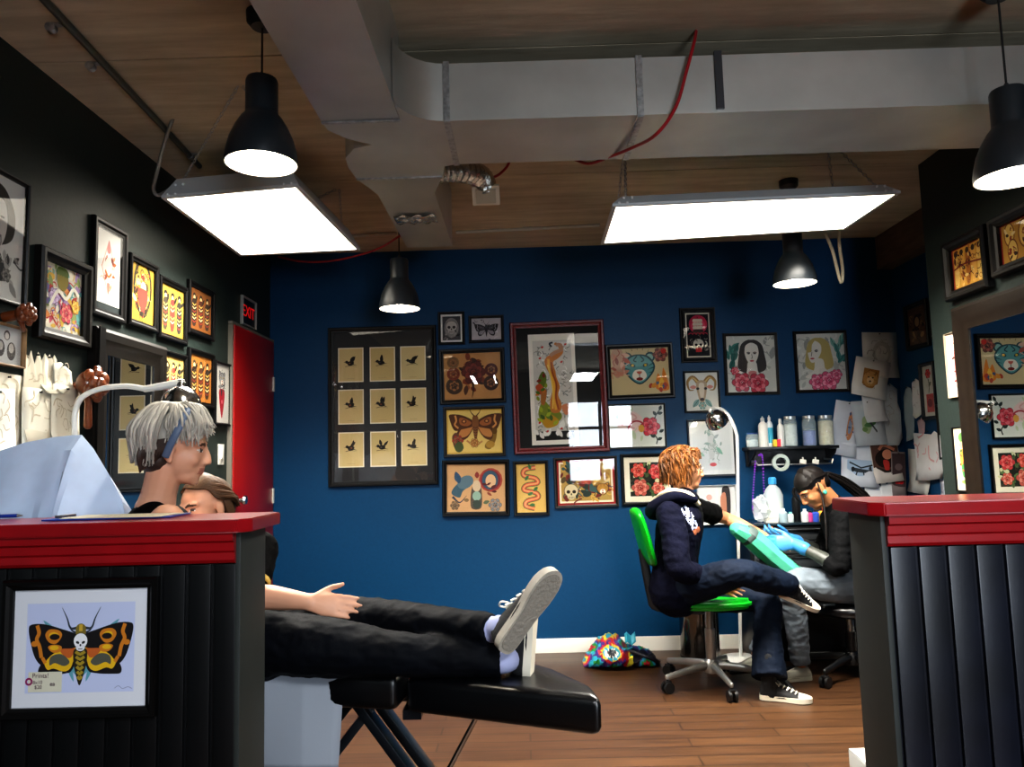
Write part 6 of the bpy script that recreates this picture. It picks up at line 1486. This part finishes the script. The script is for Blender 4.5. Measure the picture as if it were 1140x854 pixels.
# ---- client on the green chair, legs crossed, one arm stretched out
def curly():
    at = lambda x, y, Y: at_(x, y, Y*1.06)
    c = at(762, 522, 4.2); F = V((1, .06, -.04)); U = V((.02, 0, 1)); hs = .234
    neck = at(765, 556, 4.2); chest = at(759, 586, 4.2); belly = at(755, 622, 4.2); pel = at(757, 652, 4.2)
    sh = [at(746, 573, 4.03), at(775, 566, 4.36)]; el = [at(757, 630, 3.93), at(808, 577, 4.52)]; wr = [at(797, 653, 4.02), at(851, 597, 4.40)]
    hip = [at(758, 656, 4.09), at(768, 661, 4.31)]; kn = [at(822, 638, 3.86), at(852, 668, 4.14)]; an = [at(877, 651, 4.02), at(856, 755, 3.96)]
    r, to, ar, lg, P = person('person with curly red hair and navy hoodie, seated cross legged on the green chair', c, F, U, hs, neck, chest, belly, pel, sh, el, wr, hip, kn, an, (0, 1, 0), SKIN,
        [((.9, .3, -.2), (0, -.3, 1), dict(curl=.5)), ((.85, -.15, -.42), (.2, -.9, .2), dict(curl=.3))], tw=.165)
    # tee
    cloth('tee_shirt', r, [(*off(*to, .012), dict(side=(0, 1, 0), seg=22)), (*off(ar[1][0][:2]+[mid(sh[1], el[1], .62)], [.055, .054, .056], .010), dict(cap='flat'))], TEE)
    # hoodie on back, near side and near arm
    F_, R_, U_ = basis(F, U)
    ht = [V(p)+V((-.022, -.035, 0)) for p in to[0]]; hr = [(x[0]*.92+.016, x[1]+.022) for x in to[1]]; ht[-1] = ht[-1]+V((-.01, 0, -.02)); hr[-1] = (.19, .15)
    GRA = M('hoodie_print_pale', '#b9c2e4', rough=.8); GRO = M('hoodie_print_orange', '#c8744a', rough=.8)
    p0 = at(760, 566, 4.05); p1 = at(776, 592, 4.05)
    def pr(p):
        q = p; x, y = proj(q)
        if y < 4.2:
            t = ((x-764)*11+(y-0)*0)
        return 0
    def gpaint(p):
        # print runs down the open front edge of the hoodie
        d = (p1-p0); t = (p-p0).dot(d)/d.length_squared; n = (p-p0-d*t)
        n.y = 0
        if -.05 < t < 1.05 and n.length < .022 and p.y < 4.42: return 2 if t > .85 else (1 if (int(t*9)+int((n.x+n.z)*90)) % 3 else 0)
        return 0
    cloth('hoodie', r, [(ht, hr, dict(side=(0, 1, 0), seg=22)), ([V(sh[0])+V((-.005, -.005, .0)), mid(sh[0], el[0], .45)+V((0, -.01, 0)), V(el[0])+V((-.01, -.01, -.005)), mid(el[0], wr[0], .4), mid(el[0], wr[0], .86)], [.076, .074, .070, .060, .046]),
        ([at(752, 556, 4.10), at(750, 566, 4.2), at(756, 560, 4.3)], [.045, .05, .045])], NAVY, .009, 'navy hoodie worn on one shoulder', 3, gpaint, (GRA, GRO))
    b = MB().m(NAVY); b.tube([at(772, 556, 4.06), at(752, 553, 4.05), at(735, 563, 4.12), at(731, 568, 4.2), at(738, 562, 4.3), at(760, 553, 4.35)], [(.022, .04), (.034, .05), (.05, .065), (.055, .07), (.05, .06), (.025, .04)], seg=12); h = b.build('hood', r, ang=1.2)
    b = MB().m(M('cream_lining', '#cfc2a4', rough=.9, bump=.4, scale=30)); b.tube([at(777, 561, 4.07), at(766, 551, 4.055), at(748, 548, 4.08), at(738, 553, 4.15), at(740, 552, 4.26), at(758, 548, 4.33)], [(.014, .02), (.02, .03), (.022, .036), (.022, .036), (.02, .03), (.014, .02)], seg=10); b.build('hood_lining', h, ang=1.2)
    # jeans
    pts0 = [V(pel)+V((-.02, 0, 0)), V(pel)+V((0, 0, -.015))]
    hem = V(an[1])+V((.0, 0, .0))
    J = [([at(752, 648, 4.2), at(760, 658, 4.2)], [(.185, .125), (.19, .12)], dict(side=(0, 1, 0), sub=1)),
        ([hip[0], mid(hip[0], kn[0]), kn[0], mid(kn[0], an[0], .5), mid(kn[0], an[0], .98)], [.098, .092, .074, .074, .066]),
        ([hip[1], mid(hip[1], kn[1]), kn[1], mid(kn[1], an[1], .45), V(an[1])+V((.004, 0, .0))], [.10, .092, .078, .076, .092], dict(cap='flat'))]
    nj = DENIM
    cloth('jeans', r, J, nj, .008, 'dark blue flared jeans')
    # shoes
    b = MB().m(CANV); b.tube([V(an[1])+V((.0, 0, .10)), V(an[1])+V((0, 0, -.02)), V(an[1])+V((.01, -.0, -.07))], [.04, .042, .044], seg=14); b.build('ankle_sock', r, ang=1.2)
    hl = V((1.222, 4.215, .003)); shoe(r, hl, (1, -.36, 0), (0, 0, 1), .262, high=.11, label='black canvas shoe with thick white sole flat on the floor')
    D_ = V((.82, .18, -.36)); shoe(r, V(an[0])-V(D_).normalized()*.035-V((.3, -.4, .85)).normalized()*.075, D_, (.3, -.45, .85), .262, high=.10, label='black canvas shoe of the raised crossed leg')
    # glasses and hair
    b = MB().m(M('glasses_wire', '#8a7a6a', rough=.3, metal=.6)); s = hs
    for g in (-1, 1):
        cc = P(.385, g*.15, -.01); b.tube([cc+R_*(.10*s*math.cos(t))+U_*(.075*s*math.sin(t)) for t in [2*PI*k/14 for k in range(14)]], .0018, seg=6, sub=1, closed=True)
        b.tube([P(.37, g*.25, .01), P(.15, g*.36, .02), P(-.06, g*.375, .0)], .0018, seg=6)
    b.tube([P(.40, -.05, .0), P(.415, 0, .01), P(.40, .05, .0)], .0018, seg=6); b.build('glasses', r)
    HR = M('red_blond_curls', '#5a2c0e', rough=.6, var=.3, scale=30); R2 = random.Random(12); b = MB().m(HR)
    b.ell(P(-.12, 0, .15), (.41*s, .36*s, .38*s), (F_, R_, U_), 18, 12); b.ell(P(-.27, 0, -.10), (.26*s, .33*s, .32*s), (F_, R_, U_), 16, 10)
    HM = hairmats('red_curl', '#6e4016', .5)
    for i in range(420):
        b.m(R2.choice(HM)); a = R2.uniform(-PI, PI); co, si = math.cos(a), math.sin(a); z0 = R2.uniform(.40, .56)
        st = P(-.07+.09*co, .09*si, .55+R2.uniform(-.03, .03))
        if co > .35:        # falls over the forehead and temples
            e1 = P(.25*co+.04, .37*si, R2.uniform(.38, .48)); e2 = P(.31*co+.05, (.42 if abs(si) > .4 else .34)*si*1.1, R2.uniform(.22, .32))
            if abs(si) > .5: e2 = P(.20*co+.02, .44*math.copysign(1, si), R2.uniform(-.10, .14))
        else:
            q = R2.uniform(.9, 1.12); e1 = P(-.12+.42*co*q, .46*si*q, R2.uniform(.12, .34)); e2 = P(-.16+.40*co*q+.03, .44*si*q, R2.uniform(-.42, -.02))
        strand(b, wavy([st, P(-.09+.30*co, .29*si, .44+R2.uniform(-.03, .05)), e1, e2], R2.uniform(.006, .011), R2.uniform(1.5, 3.), R2), .0042, .0018, 5, 1)
    b.build('hair', r, ang=1.2)
def proj(p):
    q = CAMR.transposed() @ (V(p)-CAMP); return W/2+F*q.x/-q.z, H/2-F*q.y/-q.z
curly()

# ---- tattoo artist with ponytail, bending over the arm
def ponytail():
    at = lambda x, y, Y: at_(x, y, Y*1.045)
    c = at(905, 543, 4.36); F = V((-.76, -.05, -.62)); U = V((-.62, 0, .78)); hs = .231
    neck = at(930, 563, 4.38); chest = at(942, 592, 4.38); belly = at(952, 628, 4.38); pel = at(953, 656, 4.38)
    sh = [at(932, 577, 4.55), at(938, 577, 4.21)]; el = [at(915, 615, 4.58), at(934, 631, 4.14)]; wr = [at(880, 600, 4.47), at(886, 606, 4.30)]
    hip = [at(956, 658, 4.48), at(958, 654, 4.28)]; kn = [at(878, 655, 4.50), at(882, 650, 4.26)]; an = [at(843, 727, 4.57), at(891, 738, 4.345)]
    A, B = el[1], wr[1]
    def tat(p):
        d = B-A; t = (p-A).dot(d)/d.length_squared
        if 0.1 < t < 1.05 and (p-A-d*t).length < .06: return 5
        d2 = wr[0]-el[0]; t = (p-el[0]).dot(d2)/d2.length_squared
        return 5 if .1 < t < 1.05 and (p-el[0]-d2*t).length < .06 else 0
    r, to, ar, lg, P = person('person with long dark ponytail and blue gloves bending over a held out arm', c, F, U, hs, neck, chest, belly, pel, sh, el, wr, hip, kn, an, (0, 1, 0), SKIN3,
        [((-.9, -.2, .15), (-.1, -.7, .6), dict(curl=.9, spread=.3)), ((-.92, .12, .1), (.2, .2, .95), dict(curl=.85, spread=.3))], tw=.16, paintx=tat)
    F_, R_, U_ = basis(F, U); s = hs
    cloth('black_top', r, [(*off(*to, .014), dict(side=(0, 1, 0), seg=22)), ([sh[1], mid(sh[1], el[1], .5), el[1], mid(el[1], wr[1], .26)], [.070, .064, .058, .052], dict(cap='flat')), ([sh[0], mid(sh[0], el[0], .5), el[0], mid(el[0], wr[0], .26)], [.070, .064, .058, .052], dict(cap='flat'))], BLKR, label='black long sleeved top pushed up to the elbows')
    cloth('jeans', r, [([at(962, 648, 4.38), at(954, 660, 4.38)], [(.17, .12), (.185, .115)], dict(side=(0, 1, 0), sub=1)),
        ([hip[1], mid(hip[1], kn[1]), kn[1], mid(kn[1], an[1], .45), an[1]], [.098, .092, .076, .066, .056], dict(cap='flat')), ([hip[0], mid(hip[0], kn[0]), kn[0], mid(kn[0], an[0], .45), an[0]], [.098, .092, .076, .066, .056], dict(cap='flat'))], DENIM_G, label='pale grey jeans')
    SG = M('grey_shoe', '#8f8c80', rough=.7); SS = M('grey_sole', '#a9a595', rough=.6)
    shoe(r, V((at(903, 748, 4.34).x, 4.54, .003)), (-1, -.15, 0), (0, 0, 1), .25, SG, SS, False, False, label='grey slip on shoe')
    p = atZ(846, 744, .003); shoe(r, V((at(851, 738, 4.57).x, 4.775, .003)), (-1, -.2, 0), (0, 0, 1), .25, SG, SS, False, False, label='grey slip on shoe')
    GL = M('blue_nitrile', '#3f86c4', rough=.4)
    for i, hd in ((0, ((-.9, -.2, .15), (-.1, -.7, .6), dict(curl=.9, spread=.3, s=1.16))), (1, ((-.92, .12, .1), (.2, .2, .95), dict(curl=.85, spread=.3, s=1.18)))):
        b = MB().m(GL); d = (V(wr[i])-V(el[i])).normalized(); b.tube([V(wr[i])-d*.055, V(wr[i])-d*.02, V(wr[i])+d*.012], [.041, .036, .032], seg=14, sub=3); hand_geo(b, V(wr[i]), hd[0], hd[1], **hd[2]); blobbed(b, 'glove', r, GL, .005, 2)
    # hair: cap swept back to a tail
    HR = M('dark_brown_hair', '#0a0504', rough=.5, var=.5, scale=25, stretch=(1, 8, 1)); b = MB().m(HR); R2 = random.Random(3)
    b.ell(P(-.06, 0, .17), (.43*s, .345*s, .375*s), (F_, R_, U_), 18, 12); b.ell(P(-.28, 0, .02), (.20*s, .28*s, .28*s), (F_, R_, U_), 14, 10)
    knot = P(-.52, 0, .02)
    HM = hairmats('dark_strand', '#0d0705', .4)
    for i in range(170):
        b.m(R2.choice(HM)); a = -1.25+2.5*i/169; st = P(.30*math.cos(a)+.02, .34*math.sin(a), .30-.12*abs(math.sin(a))); md = P(-.10, .385*math.sin(a)*1.0, .50*math.cos(a)*.95+.08); strand(b, [st, mid(st, md, .5)+(U_*.035*s if abs(a) < .8 else R_*math.copysign(.02*s, a)), md, P(-.36, .26*math.sin(a), .28*math.cos(a)+.02), knot], .0042, .003)
    b.build('hair', r, ang=1.2)
    b = MB().m(HR)
    for i in range(70):
        o = V((R2.uniform(-.016, .016), R2.uniform(-.022, .022), R2.uniform(-.016, .016))); b.m(R2.choice(HM)); strand(b, [knot+o*.6, at(936, 535, 4.40)+o*1.3, at(950, 545, 4.42)+o*1.6, at(964, 557, 4.42)+o*1.5, at(974, 575, 4.42)+o], .0042, .002)
    b.build('ponytail', r, ang=1.2)
    b = MB().m(HR)
    for i in range(7): o = V((R2.uniform(-.004, .004), R2.uniform(-.006, .006), 0)); b.m(R2.choice(HM)); strand(b, [P(-.06, -.36, .1)+o, at(917, 560, 4.24)+o, at(920, 590, 4.19)+o, at(921, 612, 4.18)+o*2], .0034, .0012)
    for i in range(8): o = V((R2.uniform(-.006, .006), R2.uniform(-.02, .02), 0)); strand(b, [P(.36, 0, .30)+o, P(.45, .1, .18)+o, P(.46, .12, -.05)+o, P(.43, .14, -.22)+o], .004, .0015)
    b.build('loose_strands', r, ang=1.2)
    MB().m(M('jade_plug', '#3f9a84', rough=.25)).lathe([(0, 0), (.012, .0), (.013, .004), (.009, .008), (0, .009)], P(-.03, -.385, -.17), -R_, seg=16).build('ear_plug', r)
ponytail()

# ---- client lying on the bed
def lying():
    c = at(228, 566, 2.86); F = V((-.52, -.84, -.12)); U = V((-.15, .1, 1)); hs = .225
    neck = at(246, 604, 2.86); chest = at(255, 640, 2.82); belly = at(268, 680, 2.76); pel = at(290, 712, 2.68)
    sh = [at(288, 612, 2.62), at(215, 622, 2.98)]; el = [at(277, 662, 2.50), at(205, 690, 2.96)]; wr = [at(343, 670, 2.47), at(240, 722, 2.86)]
    hip = [at(292, 714, 2.58), at(300, 700, 2.76)]; kn = [at(432, 727, 2.50), at(416, 688, 2.72)]; an = [at(562, 735, 2.48), at(552, 701, 2.46)]
    r, to, ar, lg, P = person('person with brown hair lying on the black bed with feet crossed', c, F, U, hs, neck, chest, belly, pel, sh, el, wr, hip, kn, an, (.1, 1, 0), SKIN2,
        [((1, .05, -.16), (.1, .35, .9), dict(curl=-.12, spread=.25)), ((1, 0, -.1), (0, -.3, .9), dict(curl=.3))], tw=.165)
    F_, R_, U_ = basis(F, U); s = hs
    cloth('tee_shirt', r, [(*off(*to, .014), dict(side=(.1, 1, 0), seg=22)), ([sh[0], mid(sh[0], el[0], .45), mid(sh[0], el[0], .72)], [.066, .064, .060], dict(cap='flat')), ([sh[1], mid(sh[1], el[1], .45), mid(sh[1], el[1], .7)], [.066, .064, .060], dict(cap='flat'))], TEE, label='black tee shirt')
    p = mid(sh[0], el[0], .74); d = (el[0]-sh[0]).normalized(); b = MB().m(M('yellow_hem', '#c8a850', rough=.7)); b.tube([p-d*.006, p+d*.012], [.059, .057], seg=20, sub=1, cap='none'); solid(b.build('sleeve_edge', r), .004)
    cloth('jeans', r, [([pel+V((-.05, 0, .02)), pel+V((.04, 0, -.02))], [(.20, .12), (.195, .115)], dict(side=(0, 1, 0), sub=1)),
        ([hip[0], mid(hip[0], kn[0]), kn[0], mid(kn[0], an[0], .4), mid(kn[0], an[0], .97)], [.100, .096, .072, .066, .052], dict(cap='flat')), ([hip[1], mid(hip[1], kn[1]), kn[1], mid(kn[1], an[1], .4), mid(kn[1], an[1], .97)], [.10, .090, .070, .062, .050], dict(cap='flat'))], DENIM_K, label='blue black jeans')
    SK = M('lilac_sock', '#aab0d4', rough=.8)
    N1 = V((.97, -.2, .0)); T1 = V((.10, .10, .99)); h1 = at(592, 756, 2.50)
    N2 = V((.52, -.78, -.34)); h2 = at(560, 727, 2.36)
    for i, (q, h) in enumerate(((an[0], h1-N1*.07+T1*.06), (an[1], h2-V((.52, -.78, -.34)).normalized()*.075+V((.63, .1, .77)).normalized()*.05))):
        b = MB().m(SK); b.tube([mid(kn[i], an[i], .93), q, h], [.043, .040, .036], seg=14, sub=4); b.build('sock', r, ang=1.2)
    shoe(r, h1, T1, -N1, .272, label='dark canvas shoe resting on the bed')
    GS = M('grey_tread', '#8f8a80', rough=.7, bump=.6, scale=90)
    o = shoe(r, h2, V((.60, .02, .80)), -N2, .292, sole=M('worn_rubber', '#a8a296', rough=.7, var=.15, scale=30), label='dark canvas shoe showing its worn grey sole')
    F2, R2_, U2 = basis(V((.60, .02, .80)), -N2); k = .292/.275
    out = catmull([(.01, .0), (.014, .018), (.035, .028), (.08, .028), (.13, .030), (.18, .039), (.222, .040), (.25, .028), (.264, .01), (.264, -.01), (.252, -.025), (.228, -.035), (.18, -.037), (.13, -.030), (.08, -.028), (.035, -.028), (.014, -.018)], 2, True)
    b = MB().m(GS); b.prism([h2+F2*(x*k)+R2_*(y*k)-U2*.004 for x, y in out], U2*.005); b.build('tread', o)
    HR = M('brown_hair', '#3c2613', rough=.5, var=.45, scale=25); b = MB().m(HR); Rn = random.Random(6)
    b.ell(P(-.14, 0, .16), (.37*s, .345*s, .36*s), (F_, R_, U_), 18, 12); b.ell(P(-.26, 0, -.05), (.24*s, .32*s, .30*s), (F_, R_, U_), 14, 10)
    HM = hairmats('brown_strand', '#4a2f18', .35)
    for i in range(240):
        b.m(Rn.choice(HM)); a = Rn.uniform(-1.5, 1.5); st = P(.22*math.cos(a)+.06, .30*math.sin(a), .40-.10*abs(math.sin(a))); strand(b, [st, P(.0, .40*math.sin(a), .52*math.cos(a)+.06), P(-.25, .42*math.sin(a)+Rn.uniform(-.04, .04), .40*math.cos(a)), P(-.42, .34*math.sin(a), .0+Rn.uniform(-.1, .1))], .0042, .002)
    for g in (-1, 1):
        for i in range(10): strand(b, [P(-.10, g*.35, .22), P(-.12-.01*i, g*.39, .0), P(-.16-.01*i, g*.36, -.25), P(-.15, g*.30, -.42)], .006, .003)
    b.build('hair', r, ang=1.2)
lying()

# ---- near artist with silver hair, seen from behind the counter
def silver():
    c = at(197, 499, 2.45); F = V((.955, .26, -.13)); U = V((.10, 0, 1)); hs = .228
    neck = at(172, 566, 2.46); chest = at(176, 610, 2.46); belly = at(180, 670, 2.46); pel = at(180, 730, 2.46)
    sh = [at(186, 580, 2.31), at(160, 580, 2.64)]; el = [at(178, 690, 2.29), at(172, 680, 2.72)]; wr = [at(206, 655, 2.42), at(200, 655, 2.62)]
    z5 = .5; hip = [pel+V((.02, -.09, -.02)), pel+V((.02, .09, -.02))]; kn = [V((pel.x+.26, 2.34, .43)), V((pel.x+.20, 2.56, .43))]; an = [V((pel.x+.12, 2.34, .09)), V((pel.x+.08, 2.58, .09))]
    r, to, ar, lg, P = person('person with short silver hair and black tank top behind the half wall', c, F, U, hs, neck, chest, belly, pel, sh, el, wr, hip, kn, an, (0, 1, 0), SKIN2,
        [((.9, .2, -.1), (0, .3, .9), dict(curl=.3)), ((.9, -.2, -.1), (0, -.3, .9), dict(curl=.3))], tw=.155)
    F_, R_, U_ = basis(F, U); s = hs
    cloth('tank_top', r, [([mid(neck, chest, .62), chest, belly, mid(belly, pel, .8)], [(.14, .105), (.162, .118), (.145, .112), (.168, .125)], dict(side=(0, 1, 0), seg=22))], TEE, label='black tank top')
    b = MB().m(TEE)
    def strap(off_): b.tube([at(143, 584, 2.46+off_), at(149, 572, 2.42+off_), at(158, 565, 2.40+off_), at(169, 561, 2.38+off_), at(181, 563, 2.36+off_), at(191, 574, 2.34+off_)], [(.007, .004)]*6, side=(0, 0, 1), seg=8)
    strap(-.04); b.build('strap', r)
    cloth('jeans', r, [([pel+V((-.03, 0, .03)), pel+V((.02, 0, -.02))], [(.18, .12), (.19, .115)], dict(side=(0, 1, 0), sub=1))]+[([hip[i], mid(hip[i], kn[i]), kn[i], mid(kn[i], an[i], .45), an[i]], [.097, .09, .074, .064, .056], dict(cap='flat')) for i in (0, 1)], DENIM_K)
    for i in (0, 1): shoe(r, V((an[i].x-.05, an[i].y, .003)), (1, 0, 0), (0, 0, 1), .25, laces=False)
    # hair
    HT = M('silver_hair', '#aaa69c', rough=.38, var=.28, scale=16, stretch=(1, 1, .25)); HD = M('dark_under_hair', '#3a2c26', rough=.5, var=.3, scale=30)
    Rn = random.Random(14); b = MB().m(HT)
    b.ell(P(-.10, 0, .19), (.43*s, .345*s, .375*s), (F_, R_, U_), 20, 14); b.ell(P(-.26, 0, .02), (.29*s, .335*s, .31*s), (F_, R_, U_), 18, 12)
    crown = P(-.10, .02, .60)
    HM = hairmats('silver_strand', '#b4afa4', .3)
    for i in range(460):
        b.m(Rn.choice(HM)); a = 2*PI*i/460+Rn.uniform(-.05, .05); co, si = math.cos(a), math.sin(a)
        if co > .35: end = P(.42-.19*abs(si)+Rn.uniform(-.03, .05), .40*si, .33-.23*abs(si)+Rn.uniform(-.05, .06)); m1 = P(.16*co+.04, .30*si, .60); m2 = P(.36-.12*abs(si), .42*si, .44-.06*abs(si))
        elif co > -.15: end = P(.58*co+.02, .40*si, .10+.12*co+Rn.uniform(-.06, .05)); m1 = P(.25*co-.06, .30*si, .57); m2 = P(.55*co-.0, .43*si, .34)
        else: end = P(-.10+.46*co*.95, .36*si, -.20+Rn.uniform(-.05, .03)); m1 = P(-.10+.30*co, .30*si, .54); m2 = P(-.12+.50*co, .43*si, .20)
        jt = lambda: V((Rn.uniform(-.006, .006), Rn.uniform(-.006, .006), Rn.uniform(-.006, .006))); strand(b, [crown+jt(), m1+jt()*1.3, m2+jt()*1.6, end+jt()*2], .0042, .0016)
    b.build('hair', r, ang=1.2, fix=True)
    b = MB().m(HD); b.ell(P(-.22, 0, -.16), (.26*s, .31*s, .24*s), (F_, R_, U_), 16, 10)
    for g in (-1, 1):
        for i in range(70): u = i/69; strand(b, [P(.04-.42*u, g*(.37-.06*u), .14-.10*u), P(-.06-.36*u, g*(.385-.05*u), -.02-.12*u), P(-.12-.26*u, g*(.32-.06*u), -.10-.26*u+Rn.uniform(-.03, .03))], .0045, .002)
    b.build('under_hair', r, ang=1.2); 
    b = MB().m(M('grey_blue_band', '#54657e', rough=.5)); b.tube([P(.08, .05, .62), P(.12, .34, .55), P(.06, .47, .28), P(-.01, .465, .06), P(-.06, .42, -.12)], [(.011, .004)]*5, side=F_, seg=8); b.tube([P(.08, .05, .62), P(.10, -.28, .50), P(.05, -.42, .26), P(-.02, -.425, .05)], [(.011, .004)]*4, side=F_, seg=8); b.build('head_band', r, ang=1.2)
    # her stool
    r2 = thing('rolling_stool', 'black rolling stool under the artist with silver hair, behind the half wall', 'stool', (pel.x, pel.y, 0))
    zs = pel.z-.125; cc = V((pel.x, pel.y, 0)); office_base(r2, cc, BLK, zs-.03, .24, .3)
    MB().m(VIN).lathe([(.0, zs-.04), (.16, zs-.04), (.185, zs-.02), (.18, zs), (.14, zs+.012), (0, zs+.014)], cc, seg=28).build('seat', r2, ang=1.)
silver()
# ------------------------------------------------------------------ light, sky, camera
w = bpy.data.worlds.new('daylight'); scene.world = w; w.use_nodes = True
bg = w.node_tree.nodes['Background']; bg.inputs[0].default_value = (.80, .89, 1., 1); bg.inputs[1].default_value = 15.0
pl = bpy.data.lights.new('window_portal', 'AREA'); pl.shape = 'RECTANGLE'; pl.size = wx1-wx0; pl.size_y = wz1-wz0; pl.cycles.is_portal = True
po = bpy.data.objects.new('window_portal', pl); COL.objects.link(po); po.location = ((wx0+wx1)/2, YB-.12, (wz0+wz1)/2); po.rotation_euler = (PI/2, 0, PI)
po.rotation_euler = (PI/2, 0, 0)
for i, x in enumerate((-.55, .95)):      # the ceiling lights of the front room
    ld = bpy.data.lights.new('front_room_light', 'AREA'); ld.shape = 'RECTANGLE'; ld.size = .35; ld.size_y = 1.2; ld.energy = 85; ld.color = (.93, .96, 1.)
    lo = bpy.data.objects.new('front_room_light', ld); COL.objects.link(lo); lo.location = (x, -.9, 2.5)
cam = bpy.data.cameras.new('camera'); co = bpy.data.objects.new('camera', cam); COL.objects.link(co)
cam.sensor_fit = 'HORIZONTAL'; cam.sensor_width = 36; cam.lens = F/W*36; cam.clip_start = .05
co.matrix_world = Matrix.Translation(CAMP) @ CAMR.to_4x4()
scene.camera = co
scene.view_settings.view_transform = 'Standard'; scene.view_settings.look = 'Medium High Contrast'; scene.view_settings.exposure = 0.8
scene.cycles.use_denoising = True; scene.cycles.max_bounces = 8; scene.cycles.transparent_max_bounces = 12
scene.cycles.sample_clamp_indirect = 6; scene.cycles.caustics_reflective = False; scene.cycles.caustics_refractive = False
